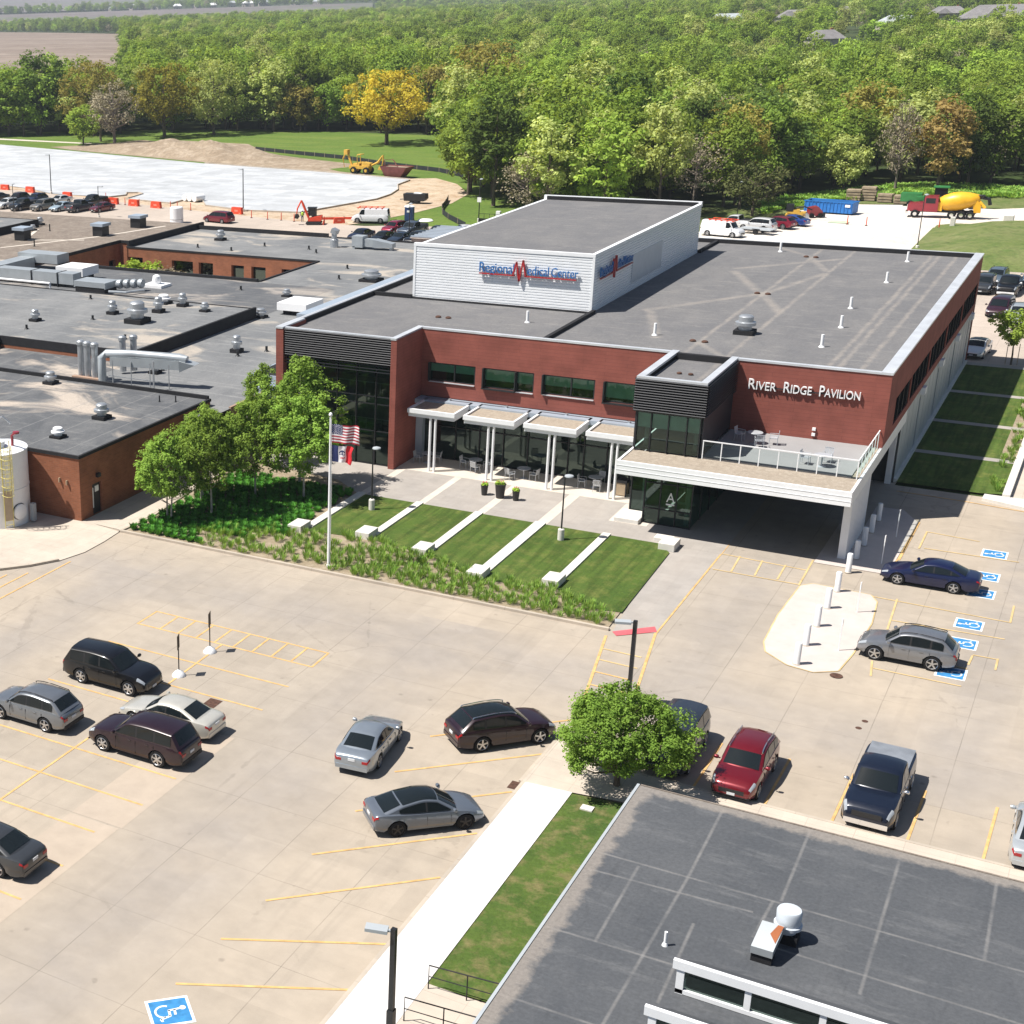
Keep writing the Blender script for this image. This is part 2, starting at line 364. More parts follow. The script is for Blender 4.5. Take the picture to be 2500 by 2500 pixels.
LEAF = {
 'green': leaf_mat('mid_green_leaves', (.105, .165, .026), (.165, .235, .040)),
 'fresh': leaf_mat('fresh_green_leaves', (.150, .225, .032), (.230, .310, .052)),
 'dark': leaf_mat('dark_green_leaves', (.058, .098, .024), (.095, .140, .034)),
 'olive': leaf_mat('olive_leaves', (.185, .170, .044), (.255, .228, .062)),
 'gold': leaf_mat('golden_leaves', (.29, .238, .020), (.43, .345, .030)),
 'goldgreen': leaf_mat('yellow_green_leaves', (.165, .165, .024), (.255, .235, .034)),
 'pale': leaf_mat('pale_sage_leaves', (.220, .270, .085), (.34, .38, .14)),
 'grey': leaf_mat('grey_bud_twigs', (.170, .150, .115), (.245, .212, .165), tr=.1),
 'rusty': leaf_mat('rusty_young_leaves', (.225, .170, .06), (.30, .225, .085)),
 'lime': leaf_mat('lime_green_leaves', (.185, .29, .030), (.28, .40, .050)),
 'birch': leaf_mat('birch_leaves', (.105, .185, .028), (.195, .295, .052), tr=.32),
 'maple': leaf_mat('maple_leaves', (.082, .150, .022), (.158, .248, .040), tr=.32),
 'pine': leaf_mat('pine_needles', (.058, .072, .028), (.090, .100, .040), tr=.1),
}
def ground_plant_mat(name, a, b): return leaf_mat(name, a, b, tr=.25)
LEAF['mound'] = ground_plant_mat('low_mound_leaves', (.050, .20, .030), (.105, .33, .050))
LEAF['blade'] = ground_plant_mat('grass_blades', (.095, .21, .030), (.22, .30, .07))

# ------------------------------------------------------------ mesh helpers
class MB:
    def __init__(s): s.v = []; s.f = []; s.m = []
    def add(s, vs, fs, mi=0):
        o = len(s.v); s.v += [tuple(p) for p in vs]; s.f += [tuple(i+o for i in f) for f in fs]; s.m += [mi]*len(fs); return s
    def box(s, x0, x1, y0, y1, z0, z1, mi=0):
        if x0 > x1: x0, x1 = x1, x0
        if y0 > y1: y0, y1 = y1, y0
        v = [(x0, y0, z0), (x1, y0, z0), (x1, y1, z0), (x0, y1, z0), (x0, y0, z1), (x1, y0, z1), (x1, y1, z1), (x0, y1, z1)]
        return s.add(v, [(0, 3, 2, 1), (4, 5, 6, 7), (0, 1, 5, 4), (1, 2, 6, 5), (2, 3, 7, 6), (3, 0, 4, 7)], mi)
    def obox(s, c, size, rz=0., ry=0., rx=0., mi=0):
        m = Matrix.Translation(c) @ Matrix.Rotation(rz, 4, 'Z') @ Matrix.Rotation(ry, 4, 'Y') @ Matrix.Rotation(rx, 4, 'X')
        a, b, d = (q/2 for q in size)
        v = [m @ Vector(q) for q in ((-a, -b, -d), (a, -b, -d), (a, b, -d), (-a, b, -d), (-a, -b, d), (a, -b, d), (a, b, d), (-a, b, d))]
        return s.add(v, [(0, 3, 2, 1), (4, 5, 6, 7), (0, 1, 5, 4), (1, 2, 6, 5), (2, 3, 7, 6), (3, 0, 4, 7)], mi)
    def tube(s, pts, r, n=8, mi=0, cap=True):
        pts = [Vector(p) for p in pts]; rs = r if isinstance(r, (list, tuple)) else [r]*len(pts)
        o = []; up = None
        for i, p in enumerate(pts):
            d = (pts[min(i+1, len(pts)-1)]-pts[max(i-1, 0)]).normalized()
            if up is None: up = Vector((0, 0, 1)) if abs(d.z) < .95 else Vector((1, 0, 0))
            a = d.cross(up); a = a.normalized() if a.length > 1e-5 else d.orthogonal().normalized()
            b = d.cross(a).normalized(); up = -b if False else up
            o += [p+rs[i]*(math.cos(2*PI*k/n)*a+math.sin(2*PI*k/n)*b) for k in range(n)]
        f = [(i*n+k, i*n+(k+1) % n, (i+1)*n+(k+1) % n, (i+1)*n+k) for i in range(len(pts)-1) for k in range(n)]
        if cap: f += [tuple(range(n))[::-1], tuple((len(pts)-1)*n+k for k in range(n))]
        return s.add(o, f, mi)
    def lathe(s, prof, c=(0, 0, 0), n=16, axis='z', mi=0, cap=True):
        o = []
        for r, z in prof:
            for k in range(n):
                a = 2*PI*k/n
                q = (r*math.cos(a), r*math.sin(a), z)
                if axis == 'y': q = (q[0], q[2], q[1])
                if axis == 'x': q = (q[2], q[0], q[1])
                o.append((c[0]+q[0], c[1]+q[1], c[2]+q[2]))
        f = [(i*n+k, i*n+(k+1) % n, (i+1)*n+(k+1) % n, (i+1)*n+k) for i in range(len(prof)-1) for k in range(n)]
        if cap: f += [tuple(range(n))[::-1], tuple((len(prof)-1)*n+k for k in range(n))]
        return s.add(o, f, mi)
    def prism(s, poly, z0, z1, mi=0):
        n = len(poly)
        v = [(x, y, z0) for x, y in poly]+[(x, y, z1) for x, y in poly]
        return s.add(v, [tuple(range(n))[::-1], tuple(range(n, 2*n))]+[(i, (i+1) % n, n+(i+1) % n, n+i) for i in range(n)], mi)
    def side(s, poly, y0, y1, mi=0):           # x-z outline extruded across y
        n = len(poly)
        v = [(x, y0, z) for x, z in poly]+[(x, y1, z) for x, z in poly]
        return s.add(v, [tuple(range(n)), tuple(range(n, 2*n))[::-1]]+[(i, n+i, n+(i+1) % n, (i+1) % n) for i in range(n)], mi)
    def poly(s, pts, mi=0): return s.add(pts, [tuple(range(len(pts)))], mi)
    def sheet(s, pts, z, mi=0): return s.poly([(x, y, z) for x, y in pts], mi)
    def rect(s, x0, x1, y0, y1, z, mi=0): return s.sheet([(x0, y0), (x1, y0), (x1, y1), (x0, y1)], z, mi)
    def line(s, a, b, w, z, mi=0):
        d = Vector((b[0]-a[0], b[1]-a[1])); n = Vector((-d.y, d.x)).normalized()*w/2
        return s.sheet([(a[0]-n.x, a[1]-n.y), (b[0]-n.x, b[1]-n.y), (b[0]+n.x, b[1]+n.y), (a[0]+n.x, a[1]+n.y)], z, mi)
    def wall(s, ax, pos, u0, u1, z0, z1, holes=(), depth=.25, mi=0, ri=0, flip=False):
        """upright wall face at y=pos (ax 'y') or x=pos (ax 'x') with rectangular holes and their reveals; depth goes away from the viewer's side"""
        us = sorted({u0, u1, *[h[0] for h in holes], *[h[1] for h in holes]}); zs = sorted({z0, z1, *[h[2] for h in holes], *[h[3] for h in holes]})
        P = (lambda u, d, z: (u, pos+d, z)) if ax == 'y' else (lambda u, d, z: (pos-d, u, z))
        for a, b in zip(us, us[1:]):
            for c, d in zip(zs, zs[1:]):
                if any(h[0] <= (a+b)/2 <= h[1] and h[2] <= (c+d)/2 <= h[3] for h in holes): continue
                s.add([P(a, 0, c), P(b, 0, c), P(b, 0, d), P(a, 0, d)], [(0, 1, 2, 3)], mi)
        for h in holes:
            for (a, c), (b, d) in (((h[0], h[2]), (h[0], h[3])), ((h[0], h[3]), (h[1], h[3])), ((h[1], h[3]), (h[1], h[2])), ((h[1], h[2]), (h[0], h[2]))):
                s.add([P(a, 0, c), P(b, 0, d), P(b, depth, d), P(a, depth, c)], [(0, 1, 2, 3)], ri)
        return s
    def build(s, name, mats, parent=None, smooth=None, local=False, label=None):
        me = bpy.data.meshes.new(name)
        v = s.v
        if parent is not None and not local:
            L = parent.location.copy(); q = parent.parent
            while q is not None: L = L+q.location; q = q.parent
            v = [(a-L.x, b-L.y, c-L.z) for a, b, c in v]
        me.from_pydata(v, [], s.f)
        mats = mats if isinstance(mats, (list, tuple)) else [mats]
        for m in mats: me.materials.append(M[m] if isinstance(m, str) else m)
        if len(mats) > 1: me.polygons.foreach_set('material_index', s.m)
        if smooth:
            me.polygons.foreach_set('use_smooth', [True]*len(me.polygons)); me.set_sharp_from_angle(angle=R(smooth))
        o = bpy.data.objects.new(name, me); col.objects.link(o)
        if parent is not None: o.parent = parent
        if label: o['label'] = label
        return o

def each(mb, name, mats, parent):
    """link every box collected in mb as an object of its own"""
    for k in range(len(mb.v)//8):
        m = MB(); m.add(mb.v[k*8:k*8+8], [tuple(i-k*8 for i in f) for f in mb.f[k*6:k*6+6]]); o = m.build(name, mats, parent)
    return o
def thing(name, label, cat, loc=(0, 0, 0), rz=0., group=None):
    o = bpy.data.objects.new(name, None); col.objects.link(o)
    o.location = loc; o.rotation_euler = (0, 0, rz); o.empty_display_size = .3
    o['label'] = label; o['category'] = cat
    if group: o['group'] = group
    return o
def tag(o, label, cat, group=None):
    o['label'] = label; o['category'] = cat
    if group: o['group'] = group
    return o
def struct(o): o['kind'] = 'structure'; return o
def stuff(o, label=None, cat=None):
    o['kind'] = 'stuff'
    if label: o['label'] = label; o['category'] = cat
    return o
def kids(o): return [c for c in bpy.data.objects if c.parent == o]
KIDS = {}
def dup(root, loc, rz, label=None, group=None, scale=1., mats=None):
    r = root.copy(); col.objects.link(r); r.location = loc; r.rotation_euler = (0, 0, rz); r.scale = (scale,)*3
    if label: r['label'] = label
    if group: r['group'] = group
    if root.name not in KIDS: KIDS[root.name] = [(c, kids(c)) for c in kids(root)]
    for c, gs in KIDS[root.name]:
        d = c.copy(); col.objects.link(d); d.parent = r
        for g in gs:
            e = g.copy(); col.objects.link(e); e.parent = d
    return r
def text_mesh(txt, size, depth=.02, small=None, spacing=1., font_scale_x=1.):
    cu = bpy.data.curves.new('lettering', 'FONT'); cu.body = txt; cu.size = size; cu.extrude = depth/2; cu.space_character = spacing
    cu.align_x = 'LEFT'; cu.resolution_u = 3
    if small:
        cu.small_caps_scale = small
        for i, ch in enumerate(txt):
            if ch.islower(): cu.body_format[i].use_small_caps = True
    o = bpy.data.objects.new('lettering', cu); col.objects.link(o)
    bpy.context.view_layer.update()
    me = bpy.data.meshes.new_from_object(o.evaluated_get(bpy.context.evaluated_depsgraph_get()))
    bpy.data.objects.remove(o); bpy.data.curves.remove(cu)
    co = np.empty(len(me.vertices)*3, 'f'); me.vertices.foreach_get('co', co); co = co.reshape(-1, 3)
    f = [tuple(p.vertices) for p in me.polygons]; bpy.data.meshes.remove(me)
    return co, f
def put_text(mb, txt, size, org, ux, uz, width=None, depth=.06, mi=0, small=None, height=None):
    """lettering lying in the plane spanned by ux (reading direction) and uz, starting at org"""
    co, f = text_mesh(txt, size, depth, small)
    w = co[:, 0].max()-co[:, 0].min(); co[:, 0] -= co[:, 0].min()
    if width: co[:, 0] *= width/w
    if height: co[:, 1] *= height/co[:, 1].max()
    ux, uz = Vector(ux), Vector(uz); un = ux.cross(uz); org = Vector(org)
    mb.add([tuple(org+ux*float(a)+uz*float(b)+un*float(c)) for a, b, c in co], f, mi)
rnd = random.Random(7)
# ============================================================ the ground
def terrain_z(x, y):
    r = math.hypot(x, y); a = math.degrees(math.atan2(x, y))
    s = min(max((r-2120)/900, 0), 1); s = s*s*(3-2*s)
    z = s*15
    t = min(max((r-3300)/3200, 0), 1); z += t*t*(3-2*t)*50
    k = min(max((a+24)/8, 0), 1)                                   # a low rise on the right, where the houses stand
    t = min(max((r-420)/360, 0), 1); z += k*t*t*(3-2*t)*7
    return z
mb = MB()
rad = [5, 20, 40, 60, 80, 100, 130, 160, 200, 250, 300, 360, 430, 520, 620, 740, 880, 1050, 1250, 1500, 1800, 2150, 2550, 3000, 3500, 4200, 5200, 6800, 9000]
NA = 96
for r in rad:
    for k in range(NA):
        a = 2*PI*k/NA; x, y = r*math.sin(a), r*math.cos(a)
        mb.v.append((x, y, terrain_z(x, y)-.10))
for i in range(len(rad)-1):
    for k in range(NA):
        mb.f.append((i*NA+k, (i+1)*NA+k, (i+1)*NA+(k+1) % NA, i*NA+(k+1) % NA))
mb.f.append(tuple(range(NA)))
mb.m = [0]*len(mb.f)
struct(mb.build('ground', 'forestfloor', smooth=60))

def sheet(name, pts, z, mat, parent=None):
    return struct(MB().sheet(pts, z).build(name, mat, parent))
# main lot and the lots behind the buildings
lot = sheet('parking_lot', [(-75, 12), (16, 12), (16, 106.3), (-11.3, 106.3), (-11.3, 112), (-75, 112)], 0, 'lot')
sheet('rear_parking_lot', [(-262, 160), (-52.5, 150), (-52, 199), (-84, 204), (-92, 202.5), (-96, 200.2), (-108, 201), (-130, 205.6), (-150, 211), (-172, 216.5), (-262, 236)], 0, 'rearlot')
sheet('side_parking_lot', [(-24, 146.2), (14, 146.2), (30, 196), (-15.2, 195.2), (-24, 195.2)], 0, 'rearlot')
sheet('gravel_lot', [(-55, 146.5), (-24.5, 146.5), (-24.3, 208), (-23.6, 229.5), (-14, 233.5), (12, 236), (40, 240), (40, 262), (-10, 256), (-19, 249), (-29, 250), (-39, 247.5), (-43.5, 238), (-45, 222), (-50, 214), (-55, 208)], -.02, 'gravelpad')
# raised grass bank right of the gravel lot
mb = MB(); nx, ny = 26, 14
for j in range(ny+1):
    for i in range(nx+1):
        u, v = i/nx, j/ny
        x = -24.4+u*60; y = 195.4+v*(37.5+u*2)
        e = min(u/.13, 1)*min(v/.25, 1)*min((1-v)/.12, 1); e = e*e*(3-2*e)
        mb.v.append((x, y, -.03+e*(1.35+.25*math.sin(x*.4)*math.cos(y*.3))))
mb.f = [(j*(nx+1)+i, j*(nx+1)+i+1, (j+1)*(nx+1)+i+1, (j+1)*(nx+1)+i) for j in range(ny) for i in range(nx)]; mb.m = [0]*len(mb.f)
struct(mb.build('grass_bank', 'bank', smooth=60))
# meadow behind the new slab, lawn under the pine, rough verge
sheet('meadow', [(-262, 262), (-113, 230), (-93, 203.4), (-84, 203.8), (-62, 198), (-56, 222), (-80, 236), (-106, 275), (-121, 322), (-136, 338), (-200, 345), (-262, 318)], -.05, 'farlawn')
sheet('side_lawn', [(-58, 196), (-45, 213), (-42.5, 236), (-38, 248.5), (-29, 251), (-18, 250), (40, 263), (40, 278), (-34, 272), (-48, 252), (-56, 226)], -.045, 'bank')
sheet('building_verge', [(-62, 150), (-52.2, 150), (-52.2, 200), (-62, 200)], -.03, 'farlawn')
# fresh concrete slab of the new lot
slab = [(-262, 240), (-183.6, 222.9), (-173.6, 219.5), (-165.5, 215), (-155.3, 214.7), (-152, 214.4), (-150.8, 217.6), (-152.6, 220.4), (-150.6, 221.3), (-148.8, 220.2), (-147.7, 213.3), (-140, 211.6), (-137, 211.1), (-137.5, 217), (-136.1, 218.6), (-134.2, 216.5), (-130, 210.8), (-120.9, 207.9), (-111.4, 208.9), (-109.3, 218.6), (-107.2, 227.8), (-107.6, 234), (-109.2, 240.5), (-112.1, 246.7), (-112.9, 253.4), (-113.6, 255), (-135.9, 261.2), (-165, 267.3), (-211, 281.9), (-262, 297)]
sheet('new_concrete_lot', slab, .06, 'slab')
mb = MB()
for i0, i1 in ((4, 11), (11, 17), (17, 27)):
    for a, b in zip(slab[i0:i1], slab[i0+1:i1+1]):
        d = Vector((b[0]-a[0], b[1]-a[1])); n = Vector((d.y, -d.x)).normalized()*.12
        mb.prism([(a[0]-n.x*.2, a[1]-n.y*.2), (a[0]+n.x, a[1]+n.y), (b[0]+n.x, b[1]+n.y), (b[0]-n.x*.2, b[1]-n.y*.2)], -.03, .24)
struct(mb.build('slab_kerb', 'kerb'))
# bare soil: strip along the slab, work area at its end, dumped spoil heap
sheet('soil_strip', [(-262, 226), (-172, 210), (-150, 205), (-130, 200), (-112, 196.5), (-100, 197), (-97, 206), (-95, 216), (-94, 228), (-96, 240), (-103, 252), (-110, 259), (-116, 256), (-120, 240), (-125, 222), (-150, 226), (-190, 234), (-262, 250)], -.012, 'clay')
sheet('bare_verge', [(-113, 256), (-136, 263), (-165, 269.5), (-211, 284), (-222, 289), (-200, 312), (-178, 308), (-162, 289), (-146, 275), (-132, 263.5)], -.03, 'dirt')
mb = MB(); nx, ny = 40, 16
for j in range(ny+1):
    for i in range(nx+1):
        u, v = i/nx, j/ny
        bx, by = -216+u*78, 287-u*24
        y = by+v*(24-12*u); x = bx+v*6
        e = max(0, math.sin(PI*u)**.7)*math.sin(PI*min(v*1.02, 1))**.8
        hgt = 2.1*math.exp(-((u-.42)/.30)**2)+.45
        mb.v.append((x, y, -.05+e*hgt*(1+.22*rnd.uniform(-1, 1)+.15*math.sin(u*31+v*9))))
mb.f = [(j*(nx+1)+i, j*(nx+1)+i+1, (j+1)*(nx+1)+i+1, (j+1)*(nx+1)+i) for j in range(ny) for i in range(nx)]; mb.m = [0]*len(mb.f)
struct(mb.build('spoil_heap', 'dirt', smooth=50))
# far fields and the pale path behind the slab
def draped(name, a0, a1, r0, r1, mat, dz=.5, n=10):
    mb = MB()
    for j in range(n+1):
        for i in range(n+1):
            a = R(a0+(a1-a0)*i/n); rb = r1(a0+(a1-a0)*i/n) if callable(r1) else r1; r = r0+(rb-r0)*j/n; x, y = r*math.sin(a), r*math.cos(a)
            mb.v.append((x, y, terrain_z(x, y)+dz))
    mb.f = [(j*(n+1)+i, (j+1)*(n+1)+i, (j+1)*(n+1)+i+1, j*(n+1)+i+1) for j in range(n) for i in range(n)]; mb.m = [0]*len(mb.f)
    return struct(mb.build(name, mat))
draped('ploughed_field', -46, -34.6, 470, lambda a: 1600+(-34.6-a)*78, 'field', .6, 40)
draped('far_field', -42, -25.5, 2250, 2900, 'farfield', 1.5)
draped('far_field', -44, -33.5, 3150, 5200, 'farfield', 2.5)
sheet('garden_path', [(-262, 303), (-206, 296.5), (-206, 298.2), (-262, 306)], -.02, 'band')

# ---- pavements round the pavilion
sheet('plaza', [(-52, 87.4), (-18, 87.4), (-18, 100), (-52, 100)], .020, 'paver')
sheet('porch_paving', [(-52, 94.0), (-25.3, 94.0), (-25.3, 98.2), (-52, 98.2)], .026, 'band')
sheet('entry_walk', [(-20.05, 73.0), (-18.05, 73.9), (-18.05, 87.38), (-21.0, 87.38), (-20.6, 80)], .022, 'paver')
sheet('drive_apron', [(-18.0, 84.7), (-13.0, 84.7), (-13.0, 106), (-18.0, 106)], .006, 'lot')
mb = MB()
for x0, x1 in ((-37.65, -37.15), (-33.5, -32.95), (-29.45, -28.75), (-41.95, -41.4)): mb.rect(x0, x1, 87.4, 93.98, .027)
mb.rect(-25.6, -23.2, 90.1, 93.9, .027)
struct(mb.build('plaza_band', 'band'))
# ---- planting bed, lawns between low concrete walls
sheet('planting_bed', [(-51.6, 73.15), (-20.35, 73.15), (-20.6, 80), (-21, 87.35), (-42, 87.35), (-44.5, 89.4), (-52.55, 90.6), (-52.1, 82), (-51.5, 76)], .06, 'mulch')
lawns = [[(-41.4, 78.9), (-37.65, 79.4), (-37.65, 87.3), (-41.4, 87.3)], [(-37.15, 79.4), (-33.5, 78.7), (-33.5, 87.3), (-37.15, 87.3)], [(-32.95, 78.6), (-29.45, 76.6), (-29.45, 87.3), (-32.95, 87.3)],
         [(-28.75, 76.4), (-25.1, 77.1), (-25.1, 87.3), (-28.75, 87.3)], [(-24.6, 77.2), (-22, 75.3), (-20.35, 75.6), (-20.65, 86), (-21.6, 87.3), (-24.6, 87.3)]]
for q in lawns: sheet('lawn', q, .085, 'lawn')
mb = MB()
mb.prism([(-52, 72.95), (-20.25, 72.95), (-20.25, 73.15), (-52, 73.15)], -.02, .15)
mb.prism([(-52.1, 72.95), (-51.9, 72.95), (-51.6, 76), (-52.2, 82), (-53, 95), (-53.2, 95), (-52.4, 82), (-51.8, 76)], -.02, .10)
struct(mb.build('bed_kerb', 'kerb'))
mb = MB()
for x0, x1, y0 in ((-41.95, -41.4, 79.6), (-37.65, -37.15, 80.2), (-33.5, -32.95, 79.5), (-29.45, -28.75, 77.3), (-25.1, -24.6, 78.2)): mb.box(x0, x1, y0, 87.4, -.02, .17)
struct(mb.build('edging_wall', 'block'))
# walk along the brick annex and the apron before the white tank
sheet('service_walk', [(-55.3, 73.5), (-52.15, 73.3), (-51.95, 76), (-52.4, 82), (-53.2, 95), (-55.3, 95)], .03, 'walk')
ap = [(-75, 62.6), (-56.5, 62.9), (-54.4, 63.7), (-53.2, 65.1), (-52.2, 66.8), (-51.7, 68.8), (-51.75, 71), (-51.95, 72.95), (-55.3, 73.6), (-75, 73.6)]
sheet('tank_apron', ap, .045, 'walk')
mb = MB()
for a, b in zip(ap[:5], ap[1:6]): mb.line(a, b, .16, .0)
mb2 = MB()
for a, b in zip(ap[:4], ap[1:5]):
    d = Vector((b[0]-a[0], b[1]-a[1])); n = Vector((-d.y, d.x)).normalized()*.17
    mb2.prism([a, b, (b[0]+n.x, b[1]+n.y), (a[0]+n.x, a[1]+n.y)], -.02, .15)
struct(mb2.build('apron_kerb', 'kerb'))
# ---- sidewalk and grass beside the lower building, crossing walk
sheet('sidewalk', [(-18.3, 12), (-16.3, 12), (-16.3, 55.35), (-18.3, 55.2)], .11, 'newwalk')
sheet('sidewalk', [(-18.45, 55.2), (-16.3, 55.35), (-10.5, 56.2), (4, 56.2), (4, 58.3), (-15.6, 58.3), (-16.6, 60), (-17.2, 64), (-18.35, 63.4)], .105, 'walk')
mb = MB(); mb.prism([(-18.46, 12), (-18.3, 12), (-18.3, 55.2), (-18.46, 55.2)], -.02, .115); mb.prism([(-18.6, 55.2), (-18.45, 55.2), (-18.35, 62.2), (-18.5, 62.2)], -.02, .11)
mb.prism([(-15.6, 58.3), (6, 58.3), (6, 58.46), (-15.6, 58.46)], -.02, .12)
struct(mb.build('sidewalk_kerb', 'kerb'))
sheet('grass_strip', [(-16.3, 40.2), (-14.0, 40.35), (-10, 40.4), (-10, 56.15), (-16.3, 55.3)], .08, 'roughgrass')
sheet('entrance_path', [(-16.3, 36.5), (-12, 36.5), (-12, 40.2), (-16.3, 40.2)], .10, 'walk')
sheet('grass_strip', [(-16.3, 12), (-12, 12), (-12, 36.4), (-16.3, 36.4)], .08, 'roughgrass')
# ---- bollard island and entrance lane
isl = [(-12.95, 84.45), (-12.4, 85.1), (-9.4, 84.9), (-8.95, 84), (-8.7, 80.8), (-8.85, 76.2), (-9.1, 73.7), (-10.1, 72.95), (-11.35, 73.2), (-12.6, 74.3), (-12.95, 75.5), (-13.1, 79.5)]
sheet('traffic_island', isl, .03, 'island')
isl2 = [(-13.05, 88.6), (-9.3, 88.6), (-9.05, 91.3), (-8.9, 98.9), (-10, 101), (-11.6, 101), (-11.6, 96.4), (-13, 96.4)]
sheet('traffic_island', isl2, .03, 'island')
sheet('concrete_patch', [(-33.8, 43.2), (-31.2, 43.2), (-31.2, 52.4), (-33.7, 52.4)], .004, 'patch')
sheet('concrete_patch', [(-33.9, 33), (-31.3, 33), (-31.3, 43.1), (-33.8, 43.1)], .0045, 'patch')
# ---- grass on the right of the pavilion, retaining kerb, paved strips
sheet('side_grass', [(-11.35, 106.9), (-6.3, 106.9), (-5.0, 107.3), (-5.0, 145.9), (-11.35, 145.9)], .05, 'lawn')
mb = MB()
for y in (115.3, 124.6, 134.6): mb.rect(-11.35, -4.9, y-.42, y+.42, .062)
mb.rect(-11.35, -3, 144.9, 145.9, .062)
struct(mb.build('paved_strip', 'paver'))
sheet('side_bed', [(-6.0, 116), (-5.05, 116), (-5.05, 133), (-6.0, 133)], .056, 'mulch')
mb = MB(); mb.box(-5.0, -4.55, 106.3, 170, -.02, .36); mb.prism([(-6.05, 105.4), (-3.2, 104.4), (6, 104.4), (6, 106.3), (-6.0, 106.4)], -.02, .2)
struct(mb.build('retaining_kerb', 'block'))
sheet('side_walkway', [(-4.55, 106.3), (6, 106.3), (6, 146), (-4.55, 146)], .015, 'walk')
# ---- painted markings: one sheet of lines lying on the lot
mb = MB(); z = .008
NL = [0]
def ln(a, b, w=.11, mi=0): NL[0] += 1; mb.line(a, b, w, z+NL[0]*.00025, mi)
ln((-42.65, 63.2), (-31.78, 63.0)); ln((-42.6, 61.25), (-31.7, 61.08)); ln((-42.62, 63.25), (-42.6, 61.2)); ln((-31.77, 63.05), (-31.72, 61.05))
for k in range(8): x = -41.17+k*1.165; ln((x, 63.12), (x+.04, 61.2))
for y, x0, x1 in ((58.5, -42.65, -31.65), (55.62, -37.6, -31.5), (53.1, -42.6, -36.9), (47.88, -42.6, -31.5), (45.25, -42.6, -31.5), (42.42, -42.6, -32), (39.7, -42.6, -31.6), (37.0, -42.6, -31.6), (34.2, -42.6, -31.6)): ln((x0, y), (x1, y-.06))
ln((-37.13, 61.15), (-37.0, 55.6)); ln((-37.08, 49.2), (-37.02, 30))
for y in (57.15, 53.3, 49.4, 45.5, 41.75): ln((-23.55, y), (-18.55, y+4.87))
for y in (38.78, 35.72): ln((-23.75, y), (-18.45, y+2.87))
for a, b in (((-53.6, 63.4), (-53.55, 55.5)), ((-52.66, 64.3), (-52.7, 56)), ((-51.56, 67.1), (-51.56, 56))): ln(a, b)
ln((-20.17, 72.3), (-18.5, 62.9), .14); ln((-18.05, 73.95), (-16.62, 64.8), .14)
for k, t in enumerate((.18, .33, .49, .655, .815, .96)):
    a = (-20.17+1.67*t, 72.3-9.4*t); b = (-18.05+1.43*t*.98, 73.9-9.1*t*.98); ln(a, (b[0], a[1]-.1), .12, 0 if k > 1 else 1)
ln((-18.02, 73.95), (-18.02, 89.4), .13)
for x in (-12.07, -9.2, -6.6, -3.82, -1.17): ln((x, 63.2), (x-.06, 58.5), .11)
for a, b in (((-8.25, 97.4), (-5.3, 97.0)), ((-9.3, 84.75), (-2.57, 84.4)), ((-2.57, 84.35), (-2.62, 87)), ((-7.86, 80.3), (-8.07, 85)), ((-7.85, 81.7), (-2.6, 81.9)), ((-7.64, 73.9), (-7.88, 75.8)), ((-7.7, 74.9), (-3.8, 74.8)), ((-3.8, 77.6), (-3.75, 78.9)), ((-3.75, 79), (-2.65, 79)), ((-2.65, 79.1), (-2.62, 77.6)),
             ((-16.95, 87.6), (-16.8, 84.8)), ((-15.66, 87.5), (-15.5, 84.8)), ((-14.35, 87.4), (-14.27, 84.8)), ((-13.15, 89), (-13.05, 84.5)), ((-18, 87.5), (-13.1, 87.1)), ((-17.8, 84.7), (-13.1, 84.6)), ((-7.95, 94.2), (-3, 94.3)), ((-8.2, 94), (-8.2, 97.4)), ((-7.9, 77.2), (-3.8, 77.1))): ln(a, b, .10, 1)
ln((-8.93, 91.4), (-8.86, 99.0), .16); ln((-9.25, 88.9), (-9.0, 91.4), .12)
ln((-11, 104.95), (-6.9, 104.7), .1); ln((-6.9, 104.7), (-3.2, 104.2), .1)
for q, w in ((isl, .13),):
    for a, b in zip(q, q[1:]+q[:1]): ln(a, b, w, 1)
o = mb.build('parking_line', ['yellow', 'paleyellow'], lot); o['kind'] = 'structure'
# accessible-parking symbols
def access_symbol(cx, cy, w, h, rz):
    def P(u, v): c, s_ = math.cos(rz), math.sin(rz); return (cx+u*c-v*s_, cy+u*s_+v*c)
    m = MB()
    for (a, b), zz, mi in (((w/2, h/2), .010, 1), ((w/2-.10, h/2-.10), .013, 0)): m.sheet([P(-a, -b), P(a, -b), P(a, b), P(-a, b)], zz, mi)
    k = min(w, h)/1.45; zz = .016
    m.sheet([P(-.12*k+.11*k*math.cos(t*PI/6), .46*k+.11*k*math.sin(t*PI/6)) for t in range(12)], zz, 1)
    def st(p, q, t=.085): m.line(P(p[0]*k, p[1]*k), P(q[0]*k, q[1]*k), t*k, zz, 1)
    st((-.1, .36), (-.06, -.06)); st((-.09, .17), (.2, .15)); st((-.08, -.03), (.24, -.04)); st((.22, -.02), (.36, -.40)); st((.34, -.39), (.47, -.34))
    pr = None
    for t in range(13):
        a = R(150+t*17.5); q = (-.03+.30*math.cos(a), -.20+.30*math.sin(a))
        if pr: st(pr, q, .075)
        pr = q
    return struct(m.build('accessible_symbol', ['bluepaint', 'whitepaint'], lot))
access_symbol(-23.1, 34.35, 1.45, 1.5, R(-45))
for x, y in ((-4.32, 95.1), (-4.35, 91.0), (-4.3, 88.1), (-4.36, 83.1), (-4.35, 80.3), (-4.4, 76.2)): access_symbol(x, y, 1.4, 1.35, R(90))
